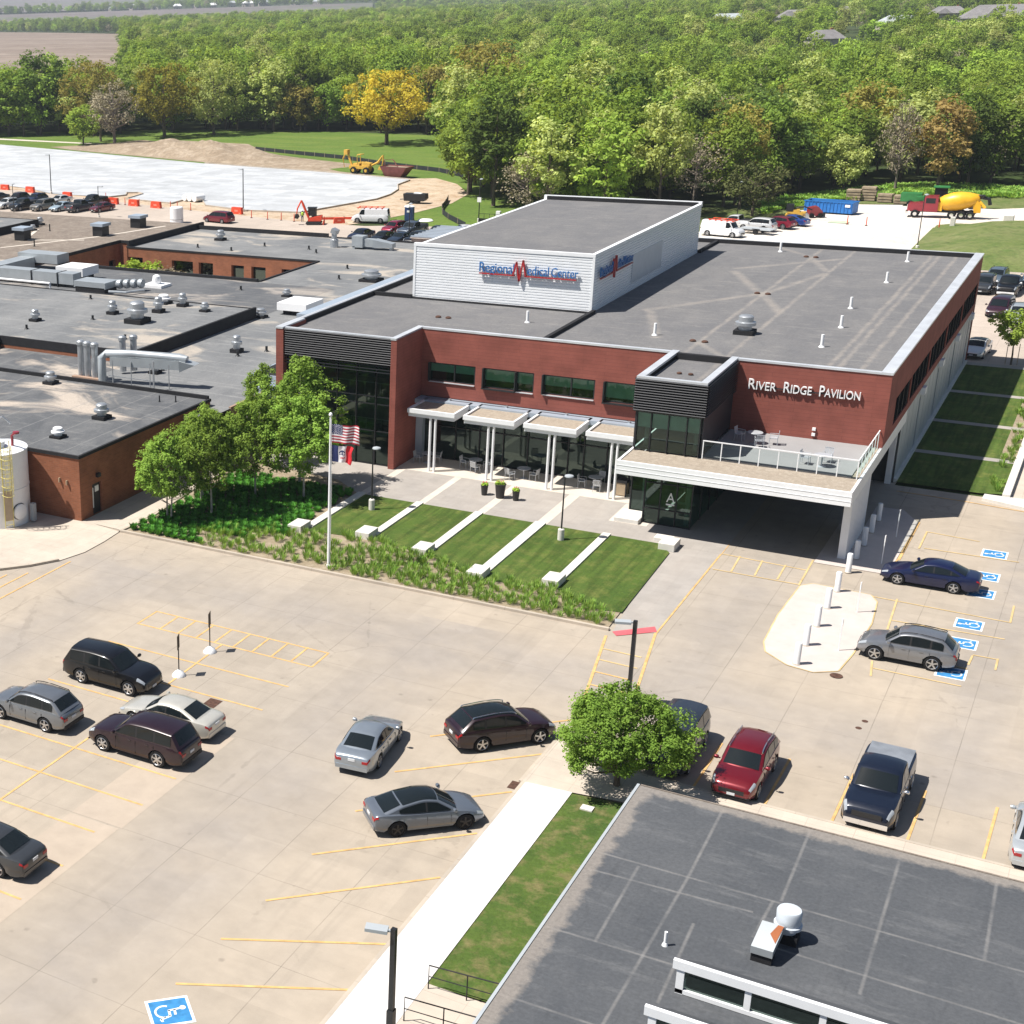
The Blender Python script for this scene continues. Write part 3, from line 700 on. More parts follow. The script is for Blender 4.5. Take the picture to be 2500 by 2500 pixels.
# rusty grates, manhole, ramp plates
def grate(x0, x1, y0, y1, mat='rust'): struct(MB().rect(x0, x1, y0, y1, .009).build('drain_grate', mat, lot))
grate(-34.33, -33.64, 54.5, 55.42); grate(-18.87, -18.47, 54.5, 55.2)
struct(MB().sheet([(-9.06+.3*math.cos(k*PI/10), 73.06+.3*math.sin(k*PI/10)) for k in range(20)], .036).build('manhole_cover', 'rust', lot))
for x, y in ((-7.05, 68.66), (-7.18, 67.8)): struct(MB().sheet([(x+.14*math.cos(k*PI/6), y+.14*math.sin(k*PI/6)) for k in range(12)], .009).build('manhole_cover', 'rust', lot))
struct(MB().sheet([(-20.05, 72.95), (-19.7, 72.5), (-18.02, 74.05), (-18.31, 74.7)], .03).build('ramp_plate', 'redpaint', lot))
struct(MB().sheet([(-18.4, 62.3), (-17.6, 63.6), (-17.4, 63.4), (-18.2, 62.1)], .114).build('ramp_plate', 'redpaint', lot))
# ============================================================ the pavilion
ZR, ZP = 9.2, 9.58
pav = thing('pavilion', 'red panelled two-storey pavilion with dark flat roof, white rooftop tower and lettering River Ridge Pavilion', 'building', (-31, 97, 0))
wins = [(-41.55, -38.05, 5.72, 7.08), (-37.46, -33.75, 5.66, 7.08), (-33.12, -29.47, 5.70, 7.08), (-28.85, -25.2, 5.66, 7.08)]
rwins = [(101.2, 107.6), (108.0, 116.6), (117, 125.8), (126.2, 135.2), (135.6, 145.2)]
mb = MB()
mb.wall('y', 97.9, -42.2, -24.5, 4.55, ZP-.1, wins, .32)
mb.wall('y', 97.75, -20.5, -11.4, 4.8, ZP-.1)
mb.wall('x', -11.4, 97.75, 146, 4.85, ZP-.1, [(a, b, 5.42, 7.2) for a, b in rwins], .1)
mb.box(-51.77, -51.17, 93.45, 97.0, 0, ZP-.1)                        # left fin
mb.box(-42.6, -42.15, 93.45, 97.9, 0, ZP-.1)                         # right fin
mb.wall('y', 97.9, -24.5, -20.5, 4.8, ZP-.1)
mb.add([(-11.4, 97.75, 4.85), (-11.4, 146, 4.85), (-20.5, 146, 4.85), (-20.5, 97.75, 4.85)], [(0, 1, 2, 3)])
mb.wall('x', -51.6, 97, 146, 0, ZP)
mb.add([(-51.6, 146, 0), (-11.4, 146, 0), (-11.4, 146, ZP), (-51.6, 146, ZP)], [(0, 1, 2, 3)])
mb.build('wall', 'redpanel', pav)
# roofs
mb = MB()
mb.add([(x, y, ZR) for x, y in ((-51.5, 94.0), (-42.5, 94.0), (-42.5, 98.2), (-24.3, 98.2), (-24.3, 97.6), (-20.7, 97.6), (-20.7, 98.05), (-11.8, 98.05), (-11.8, 145.7), (-51.5, 145.7))], [tuple(range(10))])
roof = mb.build('roof', 'pavroof', pav)
mb = MB(); mb.rect(-24.2, -20.85, 90.7, 97.7, ZR-.02); mb.build('entrance_roof', 'pavroof', pav)
ups = MB(); mb = MB()                                              # coping round the parapet
def cop(x0, x1, y0, y1, z=ZP, t=.12, dz=.0): mb.box(x0, x1, y0, y1, ZP-.13, z+dz); ups.box(x0+.12, x1-.12, y0+.12, y1-.02, ZR-.2, ZP-.13)
cop(-11.42-.62, -11.36, 97.7, 146.05, dz=.02)
cop(-20.45, -12.04, 97.7, 98.05); cop(-42.2, -24.6, 97.86, 98.2); cop(-42.63, -42.2, 93.42, 98.2, dz=.012)
cop(-51.2, -42.63, 93.7, 93.98, dz=-.03); cop(-51.79, -51.2, 93.42, 96.9, dz=.012); cop(-51.79, -51.45, 96.9, 146.05, dz=-.01)
cop(-51.45, -12.04, 145.75, 146.05)
cop(-24.66, -24.2, 90.3, 98.3, dz=.02); cop(-20.85, -20.42, 90.3, 98.06, dz=.02); cop(-24.2, -20.85, 90.3, 90.62, dz=.01)
mb.build('coping', 'coping', pav); ups.build('upstand', 'rubber', pav)
mb = MB()                                                          # dark inner upstands and roof joints
mb.box(-33.6, -33.32, 98.2, 109.4, ZR, ZR+.26); mb.box(-33.6, -33.32, 139.4, 145.75, ZR, ZR+.26)
mb.box(-51.4, -48.05, 109.0, 109.25, ZR, ZR+.30); mb.box(-48.05, -33.6, 109.05, 109.3, ZR, ZR+.12)
mb.box(-51.45, -51.3, 97, 145.7, ZR, ZR+.33); mb.box(-51.3, -12.1, 145.6, 145.745, ZR, ZR+.36)
mb.box(-24.2, -20.85, 97.5, 97.85, ZR-.3, ZP+.0)
each(mb, 'roof_joint', 'rubber', roof)
# light metal cladding on the left flank
mb = MB(); mb.box(-53.0, -51.8, 98.9, 145, 4.0, 9.4); mb.build('flank_cladding', 'bluegrey', pav)
mb = MB(); mb.box(-55.2, -51.78, 95.8, 99.5, 3.6, 5.15); mb.box(-55.0, -51.78, 94.9, 95.8, 0, 4.3); mb.build('link_cladding', 'bluegrey', pav)
mb = MB(); mb.rect(-55.05, -51.9, 95.95, 99.4, 5.16); mb.build('link_roof', 'rubber', pav)
# louvred glass front (left) -----------------------------------------------
mb = MB()
for k in range(12): z = 7.55+k*.166; mb.obox((-46.87, 93.62, z), (8.5, .22, .045), rx=R(-35))
mb.box(-51.12, -42.62, 93.78, 93.85, 7.9, 9.4)
for k in range(3): mb.box(-51.12, -42.62, 93.60, 93.72, 6.95+k*.22, 6.99+k*.22)
mb.build('louvre', 'louvre', pav)
mb = MB(); mb.add([(-51.15, 94.0, .05), (-42.62, 94.0, .05), (-42.62, 94.0, 7.9), (-51.15, 94.0, 7.9)], [(0, 1, 2, 3)])
cw = mb.build('curtain_wall', 'glass', pav)
mb = MB()
for k in range(6): x = -50.0+k*1.53; mb.box(x-.035, x+.035, 93.86, 93.985, 0, 9.2)
for z in (.06, 2.55, 4.55, 5.1, 7.45): mb.box(-51.14, -42.63, 93.9, 93.98, z-.03, z+.03)
mb.build('mullion', 'black', cw)
mb = MB(); mb.box(-51.1, -42.65, 94.6, 99.8, 4.55, 4.95); mb.box(-46.2, -42.7, 94.5, 96.4, 2.05, 2.35); mb.rect(-51.1, -42.65, 94.05, 99.8, .05)
mb.obox((-48.6, 95.6, 3.5), (5.2, 1.3, .25), ry=R(28)); mb.build('interior_floor', 'floorslab', pav)
mb = MB(); mb.box(-51.1, -42.65, 99.8, 99.95, 0, 9.1); mb.box(-51.1, -51.0, 94.1, 99.8, 0, 9.1); mb.build('interior_wall', 'interior', pav)
mb = MB()
for z, y, x0, x1 in ((5.95, 94.62, -51.1, -42.7), (3.3, 94.52, -46.1, -42.75)):
    mb.box(x0, x1, y, y+.04, z-.04, z)
    k = x0
    while k < x1: mb.box(k, k+.03, y, y+.03, z-1.0, z); k += 1.2
mb.build('stair_rail', 'whitesign', pav)
for x, z0, z1 in ((-50.6, 6.6, 7.3), (-50.0, 5.4, 6.3), (-49.7, 6.5, 7.2)): MB().box(x-.04, x+.04, 95.5, 95.58, z0, z1).build('pendant_light', 'tan', pav)
# upper windows: black box frame, pane, sill -------------------------------
for i, (a, b, c, d) in enumerate(wins):
    w = MB()
    w.box(a+.002, a+.09, 97.62, 98.2, c+.002, d-.002); w.box(b-.09, b-.002, 97.93, 98.2, c+.002, d-.002); w.box(a+.09, b-.09, 97.93, 98.2, d-.08, d-.002); w.box(a+.09, b-.09, 97.93, 98.2, c+.002, c+.07)
    mx = a+(b-a)*(.66 if i % 2 else .55); w.box(mx-.04, mx+.04, 97.9, 98.17, c+.07, d-.08)
    if i in (1, 3): w.box(a-.02, mx, 97.60, 97.9, c-.09, c-.01); w.box(mx-.06, mx+.02, 97.60, 97.9, c-.01, d-.03)
    wo = w.build('window', 'black', pav)
    MB().add([(a+.09, 98.0, c+.07), (b-.09, 98.0, c+.07), (b-.09, 98.0, d-.08), (a+.09, 98.0, d-.08)], [(0, 1, 2, 3)]).build('pane', 'glass', wo)
    MB().box(a+.1, b-.1, 98.03, 98.05, c+(.7, .55, .62, .3)[i], d-.09).build('blind', 'skylens', wo)
    MB().box(a+(.02 if i != 1 else .1), b-.02, 97.80, 97.93, c-.085, c-.02).build('sill', 'coping', wo)
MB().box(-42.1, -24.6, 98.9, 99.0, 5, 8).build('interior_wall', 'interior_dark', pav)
for a, b in rwins:
    w = MB(); w.box(-11.53, -11.49, a, b, 5.42, 7.2)
    k = a+1.9
    while k < b-.5: w.box(-11.49, -11.44, k-.03, k+.03, 5.42, 7.2); k += 1.9
    wo = w.build('window', 'black', pav)
    MB().add([(-11.465, a, 5.42), (-11.465, b, 5.42), (-11.465, b, 7.2), (-11.465, a, 7.2)], [(0, 1, 2, 3)]).build('pane', 'blackpane', wo)
# porch: glazing, soffit band, four trays on paired columns -----------------
mb = MB(); mb.add([(-42.1, 97.7, .05), (-25.0, 97.7, .05), (-25.0, 97.7, 4.2), (-42.1, 97.7, 4.2)], [(0, 1, 2, 3)])
sf = mb.build('storefront', 'glass', pav)
mb = MB()
k = -42.0
for x in (-41.0, -39.2, -37.4, -35.6, -33.8, -32.0, -30.9, -29.8, -28.2, -26.6): mb.box(x-.035, x+.035, 97.58, 97.68, 0, 4.2)
mb.box(-42.1, -25.0, 97.6, 97.68, 2.45, 2.52); mb.box(-42.1, -25, 97.6, 97.68, 0.03, .12)
mb.build('mullion', 'black', sf)
mb = MB(); mb.rect(-42, -25, 97.8, 106, .05); mb.build('interior_floor', 'floorslab', pav)
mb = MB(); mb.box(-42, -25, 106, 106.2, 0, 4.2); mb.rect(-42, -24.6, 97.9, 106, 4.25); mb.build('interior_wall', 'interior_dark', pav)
mb = MB(); mb.box(-42.13, -24.9, 96.8, 97.86, 4.2, 4.52); mb.box(-42.12, -41.6, 97.1, 97.6, 0, 4.2); mb.build('porch_fascia', 'bluegrey', pav)
for a, b in ((-41.5, -37.95), (-37.33, -33.62), (-33.0, -29.33), (-28.72, -25.0)):
    mb = MB(); mb.box(a, b, 94.1, 94.28, 4.22, 4.52); mb.box(a, a+.16, 94.28, 97.55, 4.22, 4.52); mb.box(b-.16, b, 94.28, 97.55, 4.22, 4.52); mb.box(a+.16, b-.16, 97.4, 97.55, 4.22, 4.52)
    mb.box(a+.06, b-.06, 94.2, 96.79, 3.95, 4.21)
    c = mb.build('porch_canopy', 'white', pav)
    MB().rect(a+.15, b-.15, 94.27, 97.42, 4.40).build('gravel_bed', 'rubble', c)
    MB().box((a+b)/2-.08, (a+b)/2+.08, 97.35, 97.6, 4.4, 4.62).build('scupper', 'steel', c)
for x in (-39.62, -35.32, -31.02, -26.78):
    for d in (-.19, .19):
        mb = MB(); mb.lathe([(.09, 0), (.09, 4.0)], (x+d, 94.35, 0), 12); mb.build('porch_column', 'white', pav, smooth=40)
# entrance box ---------------------------------------------------------------
mb = MB()
for k in range(13): z = 7.45+k*.16; mb.obox((-22.52, 90.28, z), (4.34, .2, .045), rx=R(-35)); mb.obox((-20.36, 94.0, z), (.2, 7.3, .045), ry=R(-35)); mb.obox((-24.68, 94.0, z), (.2, 7.3, .045), ry=R(35))
mb.box(-24.6, -20.46, 90.46, 90.52, 7.5, 9.5); mb.box(-20.52, -20.46, 90.52, 97.7, 5.0, 9.5); mb.box(-24.6, -24.54, 90.52, 97.85, 5.0, 9.5)
mb.build('louvre', 'louvre', pav)
mb = MB(); mb.add([(-24.5, 90.55, 4.9), (-20.6, 90.55, 4.9), (-20.6, 90.55, 7.5), (-24.5, 90.55, 7.5)], [(0, 1, 2, 3)])
eg = mb.build('upper_glazing', 'glass', pav)
mb = MB()
for x in (-24.48, -23.58, -22.53, -21.42, -20.62): mb.box(x-.035, x+.035, 90.43, 90.53, 4.85, 7.9)
mb.box(-24.5, -20.6, 90.44, 90.53, 7.3, 7.4); mb.build('mullion', 'black', eg)
mb = MB(); mb.box(-24.45, -20.65, 90.58, 90.6, 6.35, 7.28); mb.build('roller_blind', 'skylens', eg)
mb = MB(); mb.box(-24.4, -20.7, 95.5, 95.6, 4.9, 7.4); mb.rect(-24.5, -20.6, 90.6, 95.5, 4.93); mb.lathe([(.16, 4.9), (.16, 7.4)], (-24.0, 91.3, 0), 10); mb.lathe([(.16, 4.9), (.16, 7.4)], (-21.0, 91.3, 0), 10); mb.build('interior_wall', 'interior', pav)
# drive-through canopy with gravel edge and terrace ---------------------------
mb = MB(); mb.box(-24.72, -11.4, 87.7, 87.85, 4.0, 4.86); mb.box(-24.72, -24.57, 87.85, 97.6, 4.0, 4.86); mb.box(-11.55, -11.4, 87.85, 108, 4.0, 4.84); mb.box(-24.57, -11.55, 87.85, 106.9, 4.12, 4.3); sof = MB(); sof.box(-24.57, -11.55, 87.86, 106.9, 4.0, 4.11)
for z in (4.28, 4.57): mb.box(-24.74, -11.38, 87.68, 87.7, z, z+.02)
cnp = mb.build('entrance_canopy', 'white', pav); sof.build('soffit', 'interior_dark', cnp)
MB().rect(-24.57, -11.55, 87.85, 90.6, 4.80).build('gravel_bed', 'rubble', cnp)
MB().box(-11.97, -11.56, 90.6, 97.7, 4.3, 4.795).build('gravel_bed', 'rubble', cnp)
mb = MB(); mb.box(-20.42, -11.98, 90.62, 97.74, 4.5, 4.88); mb.build('terrace_deck', 'deck', cnp)
mb = MB(); 
for z in (5.98,): mb.box(-20.42, -11.62, 90.55, 90.61, z-.06, z); mb.box(-11.68, -11.62, 90.61, 97.7, z-.06, z)
for k in range(9): x = -20.38+k*1.09; mb.box(x-.03, x+.03, 90.56, 90.6, 4.8, 5.92)
for k in range(1, 7): y = 90.6+k*1.15; mb.box(-11.67, -11.63, y-.03, y+.03, 4.8, 5.92)
rl = mb.build('terrace_rail', 'white', pav)
mb = MB(); mb.add([(-20.4, 90.58, 4.9), (-11.65, 90.58, 4.9), (-11.65, 90.58, 5.88), (-20.4, 90.58, 5.88)], [(0, 1, 2, 3)]); mb.add([(-11.65, 90.6, 4.9), (-11.65, 97.6, 4.9), (-11.65, 97.6, 5.88), (-11.65, 90.6, 5.88)], [(0, 1, 2, 3)]); mb.build('glass_panel', 'railglass', rl)
for z in (5.55, 5.2): MB().box(-15.5, -15.3, 97.62, 97.74, z-.09, z+.09).build('wall_light', 'whitesign', pav)
# vestibule with the letter A, drive-through void ------------------------------
mb = MB(); mb.add([(-24.9, 92.2, .05), (-24.0, 92.2, .05), (-23.66, 90.85, .05), (-20.75, 90.85, .05), (-20.75, 104, .05), (-24.9, 92.2, 4), (-24.0, 92.2, 4), (-23.66, 90.85, 4), (-20.75, 90.85, 4), (-20.75, 104, 4), (-24.9, 97.6, .05), (-24.9, 97.6, 4)], [(0, 1, 6, 5), (1, 2, 7, 6), (2, 3, 8, 7), (3, 4, 9, 8), (0, 5, 11, 10)])
vs = mb.build('vestibule_glazing', 'glass', pav)
mb = MB()
for x, y in ((-24.9, 92.16), (-24.0, 92.16), (-23.68, 90.81), (-22.7, 90.81), (-21.7, 90.81), (-20.75, 90.81)): mb.box(x-.04, x+.04, y-.05, y+.03, 0, 4)
for z in (.06, 1.05, 2.75): mb.box(-23.66, -20.75, 90.77, 90.83, z-.03, z+.03)
mb.box(-20.73, -20.68, 90.9, 104, 2.7, 2.8)
for y in (93, 95.2, 97.4, 99.6, 101.8): mb.box(-20.74, -20.67, y-.04, y+.04, 0, 4)
mb.build('mullion', 'black', vs)
mb = MB(); put_text(mb, 'A', .8, (-22.3, 90.76, 1.62), (1, 0, 0), (0, 0, 1), .52, .02, height=.62); mb.box(-22.3, -21.78, 90.745, 90.76, 1.42, 1.52)
mb.build('door_letter', 'whitesign', vs)
mb = MB(); mb.rect(-24.9, -20.8, 92.3, 106, .05); mb.rect(-23.6, -20.8, 90.95, 92.3, .05); mb.lathe([(.17, 0), (.17, 4)], (-24.3, 93.2, 0), 12); mb.lathe([(.17, 0), (.17, 4)], (-21.15, 91.5, 0), 12)
mb.box(-22.0, -21.0, 92.6, 92.75, 1.0, 1.15); mb.build('interior_floor', 'interior', pav)
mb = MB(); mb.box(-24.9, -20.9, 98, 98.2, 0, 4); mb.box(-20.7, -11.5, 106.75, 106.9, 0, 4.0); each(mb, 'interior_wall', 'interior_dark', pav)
mb = MB()
mb.box(-12.02, -11.6, 90.0, 96.35, 0, 4.0)
for k in range(13): y = 90.2+k*.48; mb.box(-11.6, -11.57, y, y+.16, 0, 4.0)
mb.build('pier_wall', 'white', pav)
mb = MB(); mb.box(-11.98, -11.62, 106.35, 106.72, 0, 4.0); mb.build('pier', 'white', pav)
# lower right flank: grey panels with dark slots --------------------------------
slots = [(115.1, 115.75), (124.5, 125.2), (134.2, 134.9), (143.6, 144.3)]
mb = MB(); mb.wall('x', -11.5, 106.9, 146, 0, 4.85, [(a, b, .25, 4.05) for a, b in slots], .2)
for y in range(108, 146, 2): mb.box(-11.5, -11.485, y-.02, y+.02, 0.2, 4.84)
mb.build('lower_wall', 'greypanel', pav)
for a, b in slots:
    o = MB().box(-11.72, -11.66, a, b, .25, 4.05).build('slot_window', 'glassdark', pav)
    MB().box(-11.66, -11.6, (a+b)/2-.03, (a+b)/2+.03, .25, 4.05).build('frame', 'black', o)
    MB().box(-11.5, -11.2, a-.1, b+.1, 4.25, 4.75).build('wall_light', 'white', pav)
MB().box(-11.5, -11.3, 107, 145.9, -.02, .22).build('plinth', 'block', pav)
# rooftop tower --------------------------------------------------------------------
TX0, TX1, TY0, TY1, TZ = -48.0, -33.7, 109.4, 139.4, 13.6
mb = MB()
nrib = 20; dz = (TZ-.25-ZR)/nrib
prof = []
for k in range(nrib):
    z = ZR+k*dz; prof += [(z, 0.), (z+dz*.62, 0.), (z+dz*.72, .055), (z+dz*.92, .055)]
prof.append((TZ-.25, 0.))
for (ax, p0, p1) in (('f', TX0, TX1), ('r', TY0, TY1), ('l', TY0, TY1), ('b', TX0, TX1)):
    vs_ = []
    for z, o in prof:
        for u in (p0, p1):
            vs_.append({'f': (u, TY0-.06+o, z), 'b': (u, TY1+.06-o, z), 'r': (TX1+.06-o, u, z), 'l': (TX0-.06+o, u, z)}[ax])
    mb.add(vs_, [(2*i, 2*i+1, 2*i+3, 2*i+2) for i in range(len(prof)-1)])
tow = mb.build('rooftop_tower', 'siding', pav)
mb = MB(); mb.box(TX1-.10, TX1+.09, TY0-.09, TY0+.1, ZR, TZ-.25); mb.box(TX0-.09, TX0+.1, TY0-.09, TY0+.1, ZR, TZ-.25)
mb.box(TX0-.1, TX1+.1, TY0-.1, TY0+.22, TZ-.25, TZ); mb.box(TX0-.1, TX1+.1, TY1-.22, TY1+.1, TZ-.25, TZ+.18); mb.box(TX1-.22, TX1+.1, TY0+.22, TY1-.22, TZ-.25, TZ-.005); mb.box(TX0-.1, TX0+.22, TY0+.22, TY1-.22, TZ-.25, TZ-.20)
mb.build('tower_coping', 'white', tow)
MB().rect(TX0+.2, TX1-.2, TY0+.2, TY1-.2, TZ-.22).build('tower_roof', 'pavroof', tow)
MB().box(TX0+.2, TX1-.2, TY1-.3, TY1-.225, TZ-.6, TZ+.12).build('upstand', 'rubber', tow)
MB().box(TX1+.02, TX1+.1, 119.1, 127.4, 9.85, 12.1).build('grey_panel', 'sidepanel', tow)
def hospital_sign(org, ux, L):
    ux = Vector(ux); uz = Vector((0, 0, 1)); un = ux.cross(uz); O = Vector(org)+un*.22
    m = MB()
    put_text(m, 'Regional', .9, O+ux*.0+uz*.14, ux, uz, L*.36, .12, 0, height=.72)
    put_text(m, 'edical', .9, O+ux*(L*.495)+uz*.14, ux, uz, L*.215, .12, 0, height=.68)
    put_text(m, 'Center', .9, O+ux*(L*.735)+uz*.14, ux, uz, L*.265, .12, 0, height=.66)
    P = lambda u, w, d: tuple(O+ux*u+uz*w+un*d)
    def bar(a, b, t):
        d = Vector((b[0]-a[0], b[1]-a[1])); n = Vector((-d.y, d.x)).normalized()*t/2
        q = [(a[0]-n.x, a[1]-n.y), (b[0]-n.x, b[1]-n.y), (b[0]+n.x, b[1]+n.y), (a[0]+n.x, a[1]+n.y)]
        m.add([P(u, w, -.06) for u, w in q]+[P(u, w, .10) for u, w in q], [(0, 1, 2, 3), (7, 6, 5, 4), (0, 1, 5, 4), (1, 2, 6, 5), (2, 3, 7, 6), (3, 0, 4, 7)], 1)
    bar((0, 0), (L*.365, 0), .07); bar((L*.47, 0), (L*.985, 0), .07)
    c = L*.415
    for a, b in (((c-.5, .0), (c-.26, 1.05)), ((c-.26, 1.05), (c-.0, -.42)), ((c-.0, -.42), (c+.26, 1.22)), ((c+.26, 1.22), (c+.5, .0))): bar(a, b, .10)
    return m.build('hospital_sign', ['bluesign', 'redsign'], tow)
hospital_sign((-42.5, TY0-.02, 11.62), (1, 0, 0), 7.75)
hospital_sign((TX1+.02, 110.4, 11.62), (0, 1, 0), 8.1)
mb = MB()
for t_, x0, x1 in (('River', -19.57, -17.9), ('Ridge', -17.45, -15.8), ('Pavilion', -15.35, -13.0)): put_text(mb, t_, .9, (x0, 97.62, 7.72), (1, 0, 0), (0, 0, 1), x1-x0, .14, small=.78, height=.66)
mb.box(-19.4, -13.1, 97.6, 97.7, 7.86, 7.93, 1)
mb.build('pavilion_lettering', ['whitesign', 'black'], pav)
# roof furniture of the pavilion (fixed to the roof: parts of it)
def mushroom(parent, x, y, z, r=.45, h=.9, mat='steel', name='exhaust_fan'):
    m = MB(); m.box(x-r*1.05, x+r*1.05, y-r*1.05, y+r*1.05, z, z+h*.22, 1)
    m.lathe([(r*.72, z+h*.22), (r*.72, z+h*.45), (r*1.12, z+h*.47), (r*1.12, z+h*.62), (r*.8, z+h*.66), (r*.8, z+h*.9), (r*.62, z+h*.97), (r*.15, z+h)], (x, y, 0), 18)
    return m.build(name, [mat, 'rubber'], parent, smooth=35)
def pipe_vent(parent, x, y, z, r=.07, h=.75, mat='whitesign'):
    m = MB(); m.lathe([(r, z), (r, z+h)], (x, y, 0), 10); m.lathe([(r*2, z), (r*1.3, z+.1)], (x, y, 0), 10)
    return m.build('vent_pipe', mat, parent, smooth=40)
for x, y in ((-27.23, 142.8), (-16.7, 141.6), (-16.7, 130.8), (-17.35, 119), (-16.75, 111.8), (-16.75, 105), (-36.7, 104.2), (-27.4, 103.9)): pipe_vent(roof, x, y, ZR, .10, .85)
mushroom(roof, -22.1, 107.0, ZR, .62, 1.35)
for x, y in ((-24.24, 140.7), (-24.2, 122.), (-24.2, 103.1), (-42.8, 103.1)):
    for d in (-.4, .4): MB().lathe([(.22, ZR), (.22, ZR+.08), (.12, ZR+.14)], (x+d, y, 0), 10).build('roof_drain', 'rust', roof)
for d in (-.35, .35): MB().lathe([(.16, ZR), (.16, ZR+.07), (.1, ZR+.1)], (-22.6+d, 93.6, 0), 10).build('roof_drain', 'rust', roof)

# ============================================================ brick annex by the white tank
ann = thing('brick_annex', 'low brown brick annex with patched flat roof beside the white tank', 'building', (-62, 80, 0))
AZ = 4.45
mb = MB(); mb.wall('y', 73.4, -86, -55.3, 0, AZ); mb.wall('x', -55.3, 73.4, 89.85, 0, AZ, [(74.75, 75.8, .05, 2.2)], .18)
mb.add([(-86, 89.85, 0), (-55.3, 89.85, 0), (-55.3, 89.85, AZ), (-86, 89.85, AZ)], [(0, 1, 2, 3)]); mb.build('wall', 'brick', ann)
annroof = MB().rect(-86, -55.3, 73.4, 89.85, AZ+.02).build('roof', 'annexroof', ann)
mb = MB(); mb.box(-86, -55.24, 73.33, 73.5, AZ-.12, AZ+.09); mb.box(-55.42, -55.24, 73.5, 89.9, AZ-.12, AZ+.09); mb.box(-86, -55.42, 89.7, 89.9, AZ-.12, AZ+.3); each(mb, 'roof_edge', 'rubber', annroof)
d = MB().box(-55.48, -55.44, 74.77, 75.78, .05, 2.18).build('door', 'black', ann); MB().box(-55.44, -55.40, 74.9, 75.0, .5, 1.9).build('door_bar', 'whitesign', d)
MB().box(-55.44, -55.405, 75.2, 75.6, 1.55, 1.95).build('door_notice', 'whitesign', d)
MB().obox((-55.15, 75.3, 2.75), (.2, .35, .25)).build('wall_light', 'black', ann)
m = MB()
for x, z in ((-56.9, 2.7), (-56.3, 2.6)): m.obox((x, 73.3, z), (.06, .16, .3))
m.build('bracket', 'tan', ann)
mushroom(annroof, -59.4, 81.8, AZ+.02, .5, 1.15, 'steel'); mushroom(annroof, -59.3, 76.5, AZ+.02, .42, .75, 'whitesign', 'roof_vent'); mushroom(annroof, -68.9, 88.3, AZ+.02, .45, 1.0)
for x, y in ((-58.3, 87.6), (-57.2, 88.1)): pipe_vent(annroof, x, y, AZ, .05, .5, 'black')
pipe_vent(annroof, -70.4, 83.5, AZ, .05, .9, 'black')

# ============================================================ hospital wing: low flat roofs, raised hall, courtyard
hos = thing('hospital_wing', 'sprawling low brown brick wing with grey flat roofs on several levels and a courtyard', 'building', (-85, 125, 0))
HZ = 4.0
CX0, CX1, CY0, CY1 = -105.4, -77.0, 135.2, 148.6
mb = MB()
for x0, x1, y0, y1 in ((-77, -52.0, 96.1, 148.6), (-103, -52.0, 148.6, 165), (-135, -77, 90, 135.2), (-77, -53.6, 86.2, 96.1)):
    mb.rect(x0, x1, y0, y1, HZ)
lowroof = mb.build('roof', 'hosproof', hos)
MB().rect(-112, -67.9, 119, 134.9, HZ+.012).build('dark_roof', 'hosproof_dark', hos)
MB().rect(-135, -68.3, 86.6, 98.2, HZ+.012).build('dark_roof', 'annexroof', hos)
mb = MB()
mb.box(-53.75, -53.55, 89.9, 96.1, 2.9, HZ+.1); mb.box(-77, -53.75, 86.1, 86.3, 2.9, HZ+.1); mb.build('fascia', 'fascia_brick', hos)
mb = MB(); mb.box(-55.2, -54.0, 89.9, 96, 0, 2.9); mb.build('recess', 'interior_dark', hos)
mb = MB()
mb.wall('y', CY1, -103.6, CX1, 0, HZ, [(-102.9, -100.8, .2, 2.9), (-96.6, -93.6, .2, 2.9), (-92.8, -90.8, .2, 2.9), (-88.3, -86.6, .1, 2.9), (-85.6, -83.7, .1, 2.9), (-81.6, -80.2, .1, 2.9), (-79.4, -78.0, .1, 2.9)], .5)
mb.wall('x', CX0, CY0-8, 150.5, 0, 4.4, [(148, 149.4, .1, 2.3), (142.3, 143.3, .6, 1.9), (144.6, 145.6, .6, 1.9)], .4)
mb.wall('y', 150.5, CX0, -103.0, 0, 4.45); mb.box(-103.4, -103.0, 148.5, 150.6, 0, 4.0)
mb.wall('x', -52.1, 96, 165, 0, HZ); mb.add([(-103, 165, 0), (-52.1, 165, 0), (-52.1, 165, HZ), (-103, 165, HZ)], [(0, 1, 2, 3)])
mb.build('wall', 'brick', hos)
mb = MB()
for a, b in ((-102.9, -100.8), (-96.6, -93.6), (-92.8, -90.8), (-88.3, -86.6), (-85.6, -83.7), (-81.6, -80.2), (-79.4, -78.0)): mb.box(a, b, CY1+.5, CY1+.56, .1, 2.9)
mb.build('courtyard_window', 'glassdark', hos)
MB().rect(CX0, CX1, CY0, CY1, .02).build('courtyard_paving', 'walk', hos)
mb = MB(); mb.box(CX0, CX1, 134.9, 135.2, HZ-.3, HZ+.32); mb.box(CX1, CX1+.25, 135.2, 148.4, HZ-.3, HZ+.14); mb.box(-103.2, CX1+.2, 148.55, 148.8, HZ-.05, HZ+.14)
mb.box(-103, -84, 164.9, 165.1, HZ, HZ+.5); mb.box(-84, -52, 164.9, 165.05, HZ, HZ+.16)
each(mb, 'roof_edge', 'rubber', lowroof)
